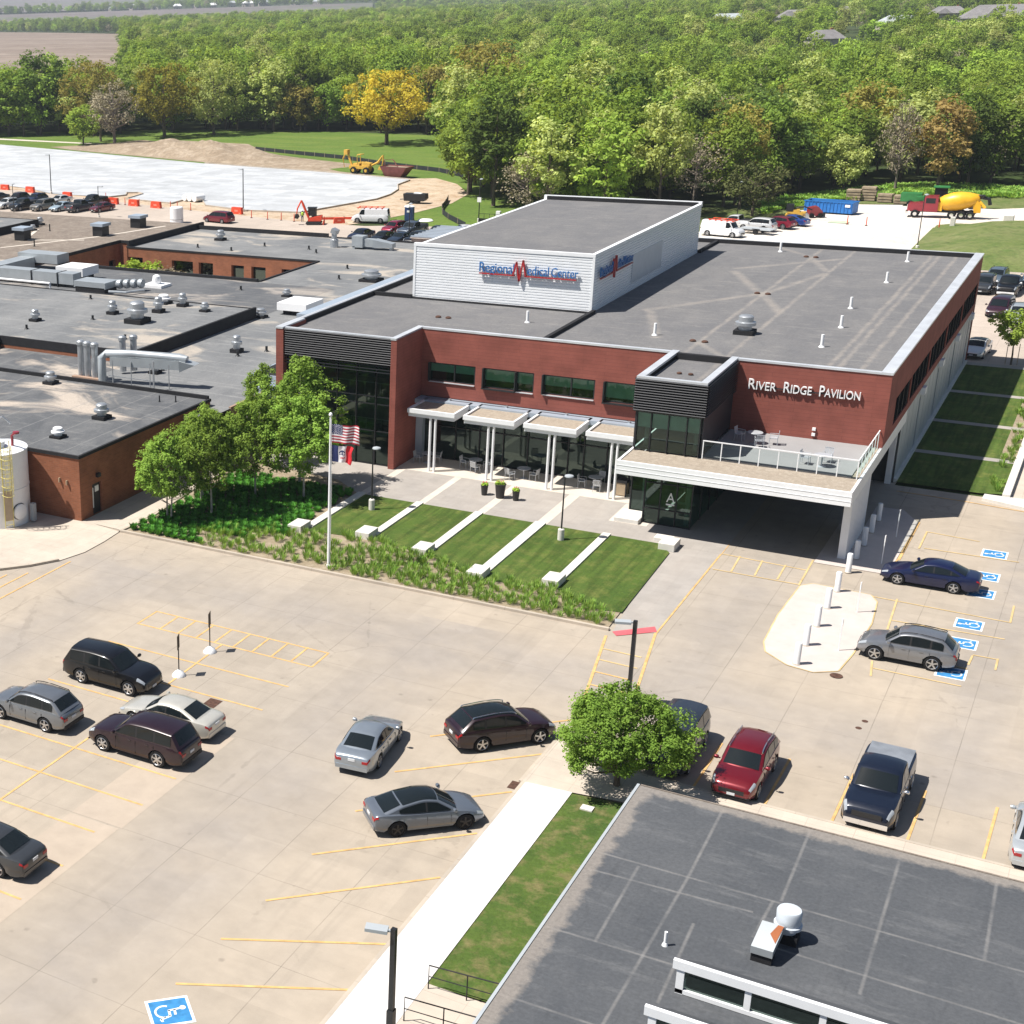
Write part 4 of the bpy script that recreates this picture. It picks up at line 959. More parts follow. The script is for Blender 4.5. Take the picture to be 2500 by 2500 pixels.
# raised hall
RZ2 = 4.9
mb = MB(); mb.rect(-106.8, -68.1, 98.3, 118.6, RZ2); rh = mb.build('raised_roof', 'hosproof', hos)
mb = MB(); mb.box(-68.1, -67.85, 98.2, 118.7, HZ, RZ2+.16); mb.box(-82, -68.1, 98.2, 98.4, HZ+.3, RZ2+.16); mb.box(-82.3, -82, 93.5, 98.4, HZ, RZ2+.14); mb.box(-106.8, -68.1, 118.5, 118.7, HZ, RZ2+.06)
each(mb, 'roof_edge', 'rubber', rh)
mb = MB(); mb.box(-82, -68.2, 98.22, 98.3, HZ, HZ+.3); mb.build('fascia', 'brick', rh)
mb = MB(); mb.rect(-106.8, -82.2, 93.6, 98.3, RZ2-.02); mb.build('raised_roof', 'hosproof', hos)
# gravel roof block on the left
mb = MB(); GZ = 4.45; mb.rect(-150, -105.45, 119, 150.5, GZ); mb.rect(-150, -103.2, 150.5, 166.3, GZ); gr = mb.build('gravel_roof', 'gravelroof', hos)
mb = MB(); mb.box(-105.5, -105.3, 119, 150.6, GZ-.3, GZ+.06); mb.box(-105.5, -103.2, 150.42, 150.6, GZ-.3, GZ+.05); mb.box(-103.25, -102.95, 148.9, 166.4, HZ, GZ+.3); mb.build('roof_edge', 'rubber', gr)
mb = MB(); mb.box(-150, -103.2, 166.2, 166.3, 0, GZ-.01); mb.box(-103.2, -102.95, 165.1, 166.3, 0, HZ); mb.build('wall', 'brick', hos)
mb = MB()
for a, b in (((-121, 130), (-109.6, 152.5)), ((-109.6, 152.5), (-106.8, 163)), ((-117, 146), (-109.8, 149)), ((-117.5, 147), (-121, 154)), ((-118, 127), (-108, 134))): mb.line(a, b, .5, GZ+.012+.003*len(mb.f))
mb.build('walkway_pad', 'band', gr)
mb = MB(); mb.rect(-150, -122.6, 128, 156, GZ+.9); mb.build('raised_roof', 'hosproof', hos); mb = MB(); mb.box(-122.65, -122.4, 128, 156.1, GZ, GZ+.98); mb.box(-150, -122.65, 155.95, 156.1, GZ, GZ+.95); mb.build('roof_edge', 'rubber', gr)
# rooftop plant, all fixed to the roofs
for x, y, r, h in ((-83.5, 105.2, .42, 1.1), (-74.5, 108.7, .85, 2.0), (-75.3, 113.4, .45, 1.5), (-74.8, 116.8, .42, 1.3), (-71.6, 115.6, .38, .9), (-78.8, 110.9, .42, 1.3)): mushroom(rh, x, y, RZ2, r, h)
mushroom(rh, -77.2, 117.2, RZ2, .6, .9, 'whitesign', 'roof_vent')
for x, y, r, h in ((-67.7, 119.25, .5, .9), (-62.4, 105.8, .42, 1.5), (-70.4, 129.3, .4, .8), (-95.4, 158, .55, 1.3), (-66.5, 140.5, .95, 1.2)): mushroom(lowroof, x, y, HZ, r, h)
for x, y in ((-60.3, 107.2), (-61.6, 104.6), (-76.3, 130.3), (-95, 152), (-90, 151.5), (-88, 156), (-80, 154), (-82, 156), (-60, 130), (-63, 121), (-64.5, 97.5), (-58, 112), (-70, 140), (-72, 146)): pipe_vent(lowroof, x, y, HZ, .11, .45, 'black')
for x, y in ((-82, 102), (-80, 113), (-71.6, 102.5), (-85, 116), (-79, 108)): pipe_vent(rh, x, y, RZ2, .11, .4, 'black')
mb = MB(); mb.box(-66.6, -64.3, 121.6, 124.2, HZ, HZ+.45, 1); mb.box(-67.0, -63.9, 121.1, 124.6, HZ+.45, HZ+1.15); mb.build('air_intake', ['whitesign', 'rubber'], lowroof)
# long silver duct on the dark roof
mb = MB(); mb.box(-109, -92.9, 123.8, 125.3, HZ+.35, HZ+1.5); mb.box(-105.6, -103.6, 125.3, 131, HZ+.35, HZ+1.5); mb.box(-106.0, -100.4, 131, 133.2, HZ+.9, HZ+1.9)
dk = mb.build('roof_duct', 'duct', hos)
mb = MB()
for x in (-107, -103.5, -98.5, -95): mb.box(x, x+.10, 123.7, 125.4, HZ, HZ+1.54)
for x in (-105.8, -100.2): mb.box(x, x+.12, 131.2, 133, HZ, HZ+.9)
mb.build('duct_frame', 'black', dk)
mb = MB(); mb.tube([(-110, 122.6, HZ+.6), (-95, 122.5, HZ+.6), (-95, 122.5, HZ+.1)], .12, 8); mb.build('roof_pipe', 'whitesign', lowroof)
mb = MB(); mb.box(-97.2, -94.4, 127.4, 129.6, HZ, HZ+.6, 1); mb.box(-97.6, -94.0, 127.0, 130.0, HZ+.6, HZ+1.5); mb.build('air_intake', ['whitesign', 'rubber'], lowroof)
mb = MB(); mb.box(-91.6, -87.9, 122.4, 124.6, HZ+.05, HZ+.6, 1); mb.box(-91.8, -87.8, 122.4, 124.8, HZ+.5, HZ+1.15)
for k in range(4): mb.lathe([(.44, 0), (.5, .25), (.44, .5)], (-87.6+k*.62, 124.4+k*.4, HZ+.8), 14, 'x')
mb.tube([(-87.5, 122.6, HZ+.3), (-85.6, 123, HZ+.3), (-84.6, 124.8, HZ+.3)], .14, 8)
mb.build('air_handler', ['duct', 'rubber'], lowroof, smooth=35)
mb = MB(); mb.box(-86.6, -84.2, 127.4, 129.4, HZ, HZ+.3); mb.lathe([(.4, HZ+.3), (.5, HZ+.6), (.4, HZ+1.1), (.2, HZ+1.25)], (-85.4, 128.4, 0), 14); mb.build('roof_vent', 'whitesign', lowroof, smooth=35)
for x, y in ((-117.3, 146.2), (-110.0, 152.9), (-109.6, 160.8)):
    mb = MB(); mb.box(x-.75, x+.75, y-.75, y+.75, GZ, GZ+1.25, 1); mb.box(x-.95, x+.95, y-.95, y+.95, GZ+1.25, GZ+1.6); mb.build('air_intake', ['bluegrey', 'black'], gr)
mushroom(gr, -123.2, 157.4, GZ, .45, 1.1); mushroom(gr, -121.0, 153.0, GZ, .4, .8)
mb = MB(); mb.box(-119.5, -117.6, 140, 141.2, GZ+.3, GZ+.8); mb.box(-117.2, -116.3, 139.4, 140.2, GZ, GZ+.6, 1); mb.build('condenser', ['duct', 'black'], gr)
for x, y in ((-118.6, 153.5), (-112.6, 142.5), (-116.5, 135)): pipe_vent(gr, x, y, GZ, .08, .9, 'black')
# boiler stacks and the big silver elbow duct beside the annex
for k, (x, y) in enumerate(((-68.9, 92.4), (-68.2, 92.3), (-67.4, 92.2), (-66.8, 95.2), (-66.2, 95.9))):
    m = MB(); m.lathe([(.27, HZ+.2), (.27, HZ+2.7), (.34, HZ+2.75), (.34, HZ+3.0), (.2, HZ+3.1)], (x, y, 0), 12); m.build('flue_stack', 'steel', lowroof, smooth=35)
MB().box(-69.4, -66.8, 91.7, 92.1, HZ, HZ+.3).build('flue_base', 'fascia_brick', lowroof)
m = MB(); m.tube([(-66.6, 92.0, HZ+.1), (-66.6, 92.0, HZ+2.0), (-66.2, 92.2, HZ+2.35), (-64, 92.6, HZ+2.4), (-60.2, 93.4, HZ+2.35), (-59.6, 93.5, HZ+2.2)], .34, 12)
m.obox((-62.9, 92.9, HZ+1.8), (6.0, .8, .7), rz=R(11)); m.add([(-60, 92.9, HZ+2.2), (-60.1, 94.1, HZ+2.2), (-58.9, 94.2, HZ+1.9), (-58.8, 93.3, HZ+1.9), (-60, 93, HZ+1.3), (-60.1, 94, HZ+1.3)], [(0, 1, 2, 3), (0, 3, 4), (1, 5, 2), (4, 3, 2, 5)])
dk = m.build('roof_duct', 'duct', hos, smooth=35)
m = MB()
for x in (-65.6, -64, -62.4, -60.8):
    m.box(x, x+.06, 91.9+(x+66)*.15, 91.96+(x+66)*.15, HZ, HZ+1.9)
m.box(-61.6, -61.5, 91.7, 91.8, HZ-.3, HZ+2.3); m.box(-66, -60.5, 92.0, 92.05, HZ+.6, HZ+.66); m.build('duct_frame', 'steel', dk)
mushroom(lowroof, -64.5, 96.4, HZ, .4, 1.1)
# units near the far edge
m = MB(); m.box(-77.6, -76.2, 158.4, 159.8, HZ+.2, HZ+1.5); m.box(-76.2, -74.9, 158.6, 159.5, HZ+.35, HZ+1.2); m.add([(-74.9, 158.4, HZ+.3), (-72.6, 158.8, HZ+.3), (-72.6, 159.8, HZ+.3), (-74.9, 159.8, HZ+.3), (-74.9, 158.4, HZ+1.2), (-72.6, 158.8, HZ+.8), (-72.6, 159.8, HZ+.8), (-74.9, 159.8, HZ+1.2)], [(0, 3, 2, 1), (4, 5, 6, 7), (0, 1, 5, 4), (1, 2, 6, 5), (2, 3, 7, 6), (3, 0, 4, 7)]); m.box(-77.5, -77.2, 158.4, 159, HZ, HZ+.3); m.box(-73, -72.7, 158.9, 159.6, HZ, HZ+.4)
m.build('roof_duct', 'duct', lowroof)
m = MB(); m.lathe([(.5, HZ), (.5, HZ+.9), (.32, HZ+1.0), (.32, HZ+1.6)], (-80, 158.6, 0), 14); m.obox((-79.9, 158.6, HZ+1.9), (.7, .9, .55), ry=.4); m.build('exhaust_fan', 'steel', lowroof, smooth=35)
# shelter with slatted roof beyond the wing
can = thing('slatted_shelter', 'small cream shelter with a striped slatted metal roof behind the white tower', 'shelter', (-72, 174, 0))
MB().box(-75.6, -62, 171, 171.3, 0, 3.6).build('wall', 'housewall', can)
m = MB(); m.add([(-75.8, 170.8, 3.62), (-60, 170.8, 3.62), (-60, 181, 3.7), (-75.8, 181, 3.7)], [(0, 1, 2, 3)])
for k in range(9): y = 171.1+k*1.15; m.box(-75.8, -60, y, y+.35, 3.71, 3.85, 1)
m.build('roof', ['housewall', 'bluegrey'], can)
m = MB(); 
for x in (-75.4, -68, -60.6): m.box(x, x+.2, 180.5, 180.7, 0, 3.6)
m.build('post', 'steel', can)

# ============================================================ flat-roofed building bottom right
low = thing('flat_roofed_building', 'dark membrane flat-roofed building with two white-framed clerestories in the near right corner', 'building', (-4, 42, 0))
LZ = 4.0
lowr = MB().rect(-12.35, 8, 12, 50.45, LZ).build('roof', 'darkroof', low)
mb = MB(); mb.wall('x', -12.3, 12, 50.4, 0, LZ-.1); mb.add([(-12.3, 50.4, 0), (8, 50.4, 0), (8, 50.4, LZ-.1), (-12.3, 50.4, LZ-.1)], [(0, 1, 2, 3)]); mb.add([(-12.3, 12, 0), (-12.3, 50.4, 0), (-12.3, 50.4, LZ), (-12.3, 12, LZ)], [(0, 1, 2, 3)]); mb.build('wall', 'housewall', low)
mb = MB(); mb.box(-12.46, -12.36, 12, 50.5, LZ-.25, LZ+.03); mb.build('gutter', 'greypanel', low)
mb = MB(); mb.box(-12.33, 8, 50.45, 50.52, LZ-.3, LZ+.03); mb.build('roof_edge', 'gravelroof', low)
m = MB()
def clerestory(x0, x1, y, base, top, back):
    m = MB()                                                       # roof plane rising to the glazed front
    yb = y+back
    m.add([(x0, y, top), (x1, y, top), (x1, yb, base+.02), (x0+.25, yb, base+.02)], [(0, 1, 2, 3)])
    m.add([(x0, y, base), (x0, y, top), (x0+.25, yb, base)], [(0, 1, 2)])
    c = m.build('clerestory', 'darkroof', low)
    w = MB(); w.box(x0-.12, x1, y-.16, y-.02, top-.26, top+.03); w.box(x0, x0+.22, y-.12, y-.0, base, top-.26); w.box(x0, x1, y-.12, y-.0, base+.02, base+.16)
    k = x0+2.0
    while k < x1: w.box(k-.09, k+.09, y-.11, y-.01, base+.16, top-.26); k += 2.0
    w.build('frame', 'white', c)
    MB().add([(x0+.2, y-.03, base+.1), (x1, y-.03, base+.1), (x1, y-.03, top-.2), (x0+.2, y-.03, top-.2)], [(0, 1, 2, 3)]).build('pane', 'glassdark', c)
    MB().box(x0+.2, x1, y+.35, y+.4, base, top-.5).build('dark_back', 'interior_dark', c)
clerestory(-7.85, 6, 38.55, LZ+.25, LZ+1.35, 1.75)
clerestory(-7.95, 6, 36.0, LZ+.25, LZ+1.35, 1.6)
m = MB(); m.box(-7.95, 6, 36.1, 38.5, LZ, LZ+.25); m.build('clerestory_kerb', 'darkroof', low)
m = MB(); m.box(-6.05, -5.35, 42.9, 43.5, LZ, LZ+.32, 1); m.lathe([(.26, LZ+.32), (.26, LZ+.5), (.42, LZ+.52), (.42, LZ+.62), (.36, LZ+.64), (.38, LZ+1.05), (.34, LZ+1.12), (.1, LZ+1.14)], (-5.7, 43.2, 0), 22); m.build('exhaust_fan', ['sidepanel', 'rubber'], lowr, smooth=35)
m = MB(); m.box(-6.4, -5.8, 41.55, 42.1, LZ, LZ+.3, 1)
m.add([(-6.42, 41.5, LZ+.3), (-5.78, 41.5, LZ+.3), (-5.78, 42.12, LZ+.3), (-6.42, 42.12, LZ+.3), (-6.42, 41.5, LZ+.55), (-5.78, 41.5, LZ+.55), (-5.68, 42.35, LZ+1.0), (-6.32, 42.35, LZ+1.0), (-6.3, 42.75, LZ+.75), (-5.66, 42.75, LZ+.75)], [(0, 1, 5, 4), (1, 2, 9, 6, 5), (0, 4, 7, 8, 3), (4, 5, 6, 7), (6, 9, 8, 7), (2, 3, 8, 9)])
m.add([(-5.79, 41.75, LZ+.706), (-5.685, 42.32, LZ+1.003), (-5.85, 42.33, LZ+1.003), (-6.0, 42.0, LZ+.835)], [(0, 1, 2, 3)], 2)
m.build('vent_hood', ['duct', 'rubber', plain('rust_patch', (.30, .10, .04), .9)], lowr)
pipe_vent(lowr, -8.8, 40.95, LZ, .05, .5)
# ============================================================ vegetation
def leaf_cloud(rs, cents, rads, n_per, leaf, up=.75, flat=.75, elong=1.0):
    """leaf-sized quads scattered in clumps; returns verts (4n,3) and a per-vertex variation colour"""
    nC = len(cents)
    C = np.repeat(cents, n_per, 0); Rr = np.repeat(rads, n_per)[:, None]
    g = rs.normal(0, .48, (nC*n_per, 3)); ln = np.linalg.norm(g, axis=1, keepdims=True); g *= np.minimum(1, 1.15/np.maximum(ln, 1e-6))
    g[:, 2] *= flat
    P = C+g*Rr
    nrm = g/np.maximum(np.linalg.norm(g, axis=1, keepdims=True), 1e-6)*.9+rs.normal(0, .42, g.shape); nrm[:, 2] += up
    nrm /= np.linalg.norm(nrm, axis=1, keepdims=True)
    t = np.cross(nrm, rs.normal(0, 1, g.shape)); t /= np.maximum(np.linalg.norm(t, axis=1, keepdims=True), 1e-6)
    b = np.cross(nrm, t)
    s = (leaf*rs.uniform(.6, 1.25, len(P)))[:, None]*.5
    t *= s*elong; b *= s*rs.uniform(.5, .9, (len(P), 1))
    V = np.stack([P-t, P-b*.9+t*.1, P+t, P+b*.9-t*.1], 1).reshape(-1, 3)
    cl = np.repeat(rs.uniform(0, 1, nC), n_per); hue = np.clip(.55*cl+.45*rs.uniform(0, 1, len(P)), 0, 1)
    val = np.clip(.6*np.repeat(rs.uniform(0, 1, nC), n_per)+.4*rs.uniform(0, 1, len(P)), 0, 1)
    colr = np.stack([hue, val, hue, np.ones(len(P))], 1)
    return V, np.repeat(colr, 4, 0)
def quads_mesh(name, V, colr, mat):
    n = len(V)//4
    me = bpy.data.meshes.new(name)
    me.vertices.add(len(V)); me.vertices.foreach_set('co', V.astype('f').ravel())
    me.loops.add(4*n); me.loops.foreach_set('vertex_index', np.arange(4*n, dtype='i'))
    me.polygons.add(n); me.polygons.foreach_set('loop_start', np.arange(0, 4*n, 4, dtype='i')); me.polygons.foreach_set('loop_total', np.full(n, 4, 'i'))
    a = me.color_attributes.new('var', 'FLOAT_COLOR', 'POINT'); a.data.foreach_set('color', colr.astype('f').ravel())
    me.materials.append(LEAF[mat] if isinstance(mat, str) else mat); me.update(); me.validate()
    return me
def tree_parts(seed, H, Rc, z0, n_clump, n_per, leaf, shape='round', stems=1, bark='bark', mat='green', r0=.22, limbs=9, crad=.30, lean=.0, hollow=.55):
    """crown mesh (leaf clumps round limb tips) and trunk mesh (tapered stem with limbs)"""
    rs = np.random.RandomState(seed); rr = random.Random(seed)
    ch = H-z0; pts = []
    while len(pts) < n_clump:
        u = rs.uniform(-1, 1, 3)
        q = np.linalg.norm(u)
        if q > 1 or q < hollow*rs.uniform(.2, 1.1): continue
        h = (u[2]+1)/2
        if shape == 'round': w = 1.
        elif shape == 'cone': w = 1.25*(1-h*.86)/(math.sqrt(max(1-u[2]**2, .08)))*.75
        elif shape == 'oval': w = .92+.12*math.sin(PI*h)
        elif shape in ('crown', 'birch'): w = 1.12-.42*max(0, h-.35)
        elif shape == 'spread': w = 1.08 if h > .3 else .8+h
        else: w = 1.
        w *= 1+.20*math.sin(3*math.atan2(u[1], u[0])+seed)+.10*math.sin(5*math.atan2(u[1], u[0])+2*seed+4*h)
        pts.append((u[0]*Rc*w, u[1]*Rc*w, z0+ch*(.5+.5*u[2]*(.97))))
    cents = np.array(pts); rads = Rc*crad*rs.uniform(.6, 1.3, n_clump)
    V, c = leaf_cloud(rs, cents, rads, n_per, leaf)
    if shape in ('crown', 'birch'):                                            # upright shoots breaking the outline
        k = 90 if shape == 'birch' else 70; a = rs.uniform(0, 2*PI, k); q = np.sqrt(rs.uniform(.05, 1, k)); ex = np.stack([np.cos(a)*q*Rc*.98, np.sin(a)*q*Rc*.98, z0+ch*((.93-.72*q**1.3) if shape == 'birch' else (1.02-.62*q**2.2))], 1)
        st_ = np.concatenate([ex+np.array([0, 0, d]) for d in ((0, .2, .4, .6) if shape == 'birch' else (0, .16, .32))]); V2, c2 = leaf_cloud(rs, st_, np.full(len(st_), .16), 26, leaf)
        V = np.concatenate([V, V2]); c = np.concatenate([c, c2])
    crown = quads_mesh('crown', V, c, mat)
    tb = MB()
    for s in range(stems):
        ox, oy = (0, 0) if stems == 1 else (.22*math.cos(2.1*s), .22*math.sin(2.1*s))
        top = (ox*4+lean, oy*4, H*.86)
        mid = (ox*1.8+rr.uniform(-.15, .15)*Rc*.3, oy*1.8+rr.uniform(-.15, .15)*Rc*.3, H*.4)
        tb.tube([(ox, oy, -.1), (ox*1.1, oy*1.1, z0*.5), mid, (top[0]*.7, top[1]*.7, H*.65), top], [r0*1.25/stems**.4, r0/stems**.4, r0*.72/stems**.4, r0*.4/stems**.4, r0*.08], 7)
        sel = rs.choice(n_clump, min(limbs, n_clump), False)
        for i in sel:
            e = cents[i]; zb = max(z0*.75, min(e[2]-Rc*.45, H*.7)); f = zb/H
            b = (mid[0]*min(f/.4, 1), mid[1]*min(f/.4, 1), zb)
            m_ = (b[0]*.45+e[0]*.55, b[1]*.45+e[1]*.55, zb+(e[2]-zb)*.35)
            tb.tube([b, m_, tuple(e)], [r0*.42, r0*.26, r0*.06], 5)
    me_o = tb.build('trunk', bark, None, smooth=60); me = me_o.data; bpy.data.objects.remove(me_o)
    return crown, me
def put_tree(name, label, parts, loc, rz=0, scale=1., mat=None, group=None, cat='tree'):
    t = thing(name, label, cat, loc, rz, group); t.scale = scale if isinstance(scale, tuple) else (scale,)*3
    tr = bpy.data.objects.new('trunk', parts[1]); cr = bpy.data.objects.new('crown', parts[0])
    for o in (tr, cr): col.objects.link(o); o.parent = t
    if mat: cr.material_slots[0].link = 'OBJECT'; cr.material_slots[0].material = LEAF[mat]
    return t
# ---- the birch grove and the maple by the car park
birchA = tree_parts(11, 9.6, 2.35, 2.2, 130, 95, .18, 'birch', 1, 'birchbark', 'birch', .085, 26, .19, hollow=.4)
birchB = tree_parts(12, 7.6, 2.3, 1.9, 125, 95, .18, 'birch', 1, 'birchbark', 'birch', .075, 26, .19, hollow=.4)
birchC = tree_parts(13, 6.6, 2.2, 1.6, 115, 95, .18, 'birch', 2, 'birchbark', 'birch', .085, 26, .19, hollow=.4)
G1 = 'birches in the planting bed'
put_tree('birch_tree', 'small birch nearest the brick annex corner, leftmost of the birches', birchC, (-50.4, 76.4, 0), .3, (.95, .95, .93), group=G1)
put_tree('birch_tree', 'full birch in front row right of the leftmost birch', birchB, (-48.4, 78.6, 0), 1.7, .98, group=G1)
put_tree('birch_tree', 'birch in the middle of the grove behind the front row', birchC, (-50.5, 81.0, 0), 2.4, 1.02, group=G1)
put_tree('birch_tree', 'birch in the middle of the grove over the dark green ground cover', birchB, (-47.7, 83.2, 0), 3.3, .94, group=G1)
put_tree('birch_tree', 'tallest birch of the grove, before the glass front', birchA, (-46.3, 87.0, 0), 4.2, (1.12, 1.12, .98), group=G1)
put_tree('birch_tree', 'slender pale trunked birch by the left red fin', birchA, (-51.1, 90.2, 0), 5.4, (.72, .72, .80), group=G1)
put_tree('birch_tree', 'broad birch nearest the flagpole at the right of the grove', birchB, (-44.6, 84.4, 0), .9, (1.05, 1.05, .98), group=G1)
maple = tree_parts(21, 4.3, 2.5, .9, 200, 190, .125, 'crown', 1, 'bark', 'maple', .13, 34, .165, hollow=.65)
put_tree('maple_tree', 'round bright green maple beside the sidewalk at the lower roof corner', maple, (-14.9, 56.9, .08), .4, (1, 1, 1))
yt = tree_parts(31, 5.2, 1.7, 1.9, 46, 60, .28, 'oval', 1, 'bark', 'fresh', .07, 10, .3)
t = put_tree('young_tree', 'young staked tree on the grass right of the pavilion', yt, (-8.0, 146.6, 0), 0, 1., group=None)
m = MB()
for d in (-.45, .45): m.lathe([(.03, 0), (.03, 1.9)], (d, .1, 0), 6)
m.build('stake', 'wood', t, local=True)
# ---- courtyard shrubs
sh = tree_parts(41, 3.2, 1.9, .5, 40, 50, .35, 'round', 3, 'bark', 'lime', .07, 8, .33)
put_tree('courtyard_shrub', 'lime green shrub in the brick courtyard', sh, (-98.6, 144.5, 0), 0, (1.5, 1.2, 1.05), cat='shrub')
put_tree('courtyard_shrub', 'bare brown shrub beside the lime green one in the courtyard', sh, (-94.8, 144.2, 0), 1, (1.4, 1.2, .85), 'grey', cat='shrub')
# ---- ground cover of the bed
def plants(name, label, pts, blades, h, spread, wid, mat, seed):
    rs = np.random.RandomState(seed); n = len(pts)*blades
    P = np.repeat(np.array(pts), blades, 0)
    a = rs.uniform(0, 2*PI, n); r = spread*np.sqrt(rs.uniform(0, 1, n)); hh = h*rs.uniform(.55, 1.2, n)*np.repeat(rs.uniform(.65, 1.2, len(pts)), blades)
    base = P+np.stack([np.cos(a)*r*.45, np.sin(a)*r*.45, np.zeros(n)], 1)
    tip = P+np.stack([np.cos(a)*r*1.25, np.sin(a)*r*1.25, hh], 1)
    mid = base*.45+tip*.55; mid[:, 2] = P[:, 2]+hh*.72
    w = np.stack([-np.sin(a), np.cos(a), np.zeros(n)], 1)*wid*.5
    V = np.stack([base-w*.6, mid-w, tip, mid+w], 1).reshape(-1, 3)
    c = np.stack([rs.uniform(0, 1, n), rs.uniform(0, 1, n), np.zeros(n), np.ones(n)], 1); c[:, 1] = .5*c[:, 1]+.5*np.repeat(rs.uniform(0, 1, len(pts)), blades)
    o = bpy.data.objects.new(name, quads_mesh(name, V, np.repeat(c, 4, 0), mat)); col.objects.link(o)
    return stuff(o, label, 'ground cover')
pr = random.Random(3); pm = []; pg = []
for i in range(24):
    for j in range(26):
        x = -51.3+i*.62+(.31 if j % 2 else 0)+pr.uniform(-.08, .08); y = 73.7+j*.56+pr.uniform(-.08, .08)
        lim = -44.2-(y-73.5)*.05 if y > 75.5 else -46.2+(73.5-y)*.6
        if y > 77.5: lim = -42.3
        if x < lim and x > -51.7-(y-73)*.03 and y < 87.4: pm.append((x, y, .06))
for i in range(62):
    for j in range(11):
        x = -47+i*.45+pr.uniform(-.17, .17); y = 73.55+j*.55+pr.uniform(-.2, .2)
        top = np.interp(x, [-47, -42, -37, -33, -29, -24.7, -21.5, -20], [76.2, 78.6, 79.3, 78.5, 76.4, 76.9, 75.0, 74.2])
        if y < top+pr.uniform(-.3, .5) and x < -20.5-(0 if y < 76 else .2) and not (x < -46.2 and y < 75) and pr.random() < (.62 if x < -36 else .88): pg.append((x, y, .06))
for i in range(40): pg.append((pr.uniform(-6.0, -5.1), pr.uniform(107.5, 133), .05))
plants('green_groundcover', 'low bright green mounded plants under the birches', pm, 150, .36, .30, .06, 'mound', 5)
plants('ornamental_grass', 'tufts of ornamental grass in the pale mulch bed', pg, 54, .48, .30, .035, 'blade', 6)

# ---- the woods: a clearing round the site, trees everywhere beyond
AZ_R = [(-46, 420), (-39.2, 392), (-31.5, 390), (-26.3, 378), (-22.4, 362), (-22.0, 262), (-21.3, 231), (-19, 217), (-14.7, 224), (-12.4, 236), (-10.8, 252), (-8.8, 263), (-7, 272), (-3, 272), (8, 275)]
def edge(a): return float(np.interp(a, [p[0] for p in AZ_R], [p[1] for p in AZ_R]))
HOUSES = [(-13.3, 860, 'pale'), (-11.15, 905, 'pale'), (-8.0, 800, 'pale'), (-5.1, 760, 'grey'), (-10.2, 655, 'dark'), (-9.4, 1010, 'grey'), (-6.6, 930, 'grey')]
def wooded(a, r):
    if r < edge(a)+2: return False
    if a < -34.55 and 455 < r < 1600+(-34.5-a)*78: return False           # the ploughed field
    if -44 < a < -25.3 and 2230 < r < 2920: return False
    if a < -33.4 and r > 3120: return False
    for ha, hr, _ in HOUSES:
        if abs(a-ha)*R(1)*r < 22 and hr-120 < r < hr+16: return False
    return True
var = {
 'a': tree_parts(51, 16.5, 5.4, 3.0, 74, 44, .72, 'oval', 1, 'bark', 'green', .26, 8, .27),
 'b': tree_parts(52, 14.0, 5.8, 2.4, 78, 44, .72, 'round', 1, 'bark', 'green', .26, 8, .26),
 'c': tree_parts(53, 19.0, 5.2, 4.0, 80, 44, .72, 'oval', 1, 'bark', 'green', .28, 8, .26),
 'd': tree_parts(54, 12.0, 4.6, 1.6, 64, 44, .7, 'spread', 1, 'bark', 'green', .22, 8, .28),
 'g': tree_parts(55, 13.5, 4.6, 3.2, 90, 16, .42, 'oval', 1, 'greybark', 'grey', .22, 34, .30, hollow=.8),
}
KINDS = [('green', .33), ('fresh', .24), ('dark', .12), ('olive', .05), ('pale', .13), ('grey', .12), ('lime', .06), ('rusty', .01)]
def pick(rr):
    u = rr.random()
    for k, p in KINDS:
        u -= p
        if u < 0: return k
    return 'green'
WORD = {'green': 'mid green leafy', 'fresh': 'fresh light green', 'dark': 'dark green', 'olive': 'olive brown leafed', 'pale': 'pale sage green', 'grey': 'nearly bare grey', 'lime': 'lime yellow-green', 'rusty': 'rusty brown leafed', 'gold': 'golden'}
wr = random.Random(17); cand = []
r = 206.
while r < 1720:
    step = 7.2 if r < 420 else (8.4 if r < 700 else 11.5)
    a = -44.
    while a < 3.:
        aa = a+wr.uniform(-.4, .4)*math.degrees(step/r); q = r+wr.uniform(-.42, .42)*step
        if wooded(aa, q): cand.append((q, aa))
        a += math.degrees(step/r)
    r += step*.86
cand.sort(key=lambda q: q[0]+(60 if q[0] > edge(q[1])+26 else 0))
def sight(a, r): return 1 if -40.2 < a < -2.2 else 0
near = [q for q in cand if sight(q[1], q[0])][:268]; nset = set(near)
far = [q for q in cand if q not in nset]
SPEC = [(-146.2, 315.2), (-135, 333), (-211.2, 301.3), (-215.8, 296.7), (-212.2, 311.7), (-202, 326), (-48.3, 230), (-34.8, 268), (-29.5, 270)]
for q, a in near:
    x, y = q*math.sin(R(a)), q*math.cos(R(a))
    if any(math.hypot(x-sx, y-sy) < 6.5 for sx, sy in SPEC): continue
    k = pick(wr); s = wr.uniform(.8, 1.12)*(.93 if q-edge(a) < 8 else 1.0)
    v = var['g'] if k == 'grey' else var[wr.choice('aabbcd')]
    if a < -22.2:
        where, s = ('at the meadow edge of the left woods' if q-edge(a) < 14 else 'deeper in the left woods beyond the meadow'), s*1.13
    elif a < -15.5: where, s = 'in the woods behind the white rooftop tower', s*.98
    elif a < -9: where, s = 'in the woods behind the gravel lot', s*.86
    else: where, s = 'in the right woods behind the concrete mixer', s*.86
    put_tree('woodland_tree', WORD[k]+' tree '+where, v, (x, y, terrain_z(x, y)-.1), wr.uniform(0, 6.28), (s*wr.uniform(.9, 1.15), s*wr.uniform(.9, 1.15), s), k, WORD[k]+' trees '+where)
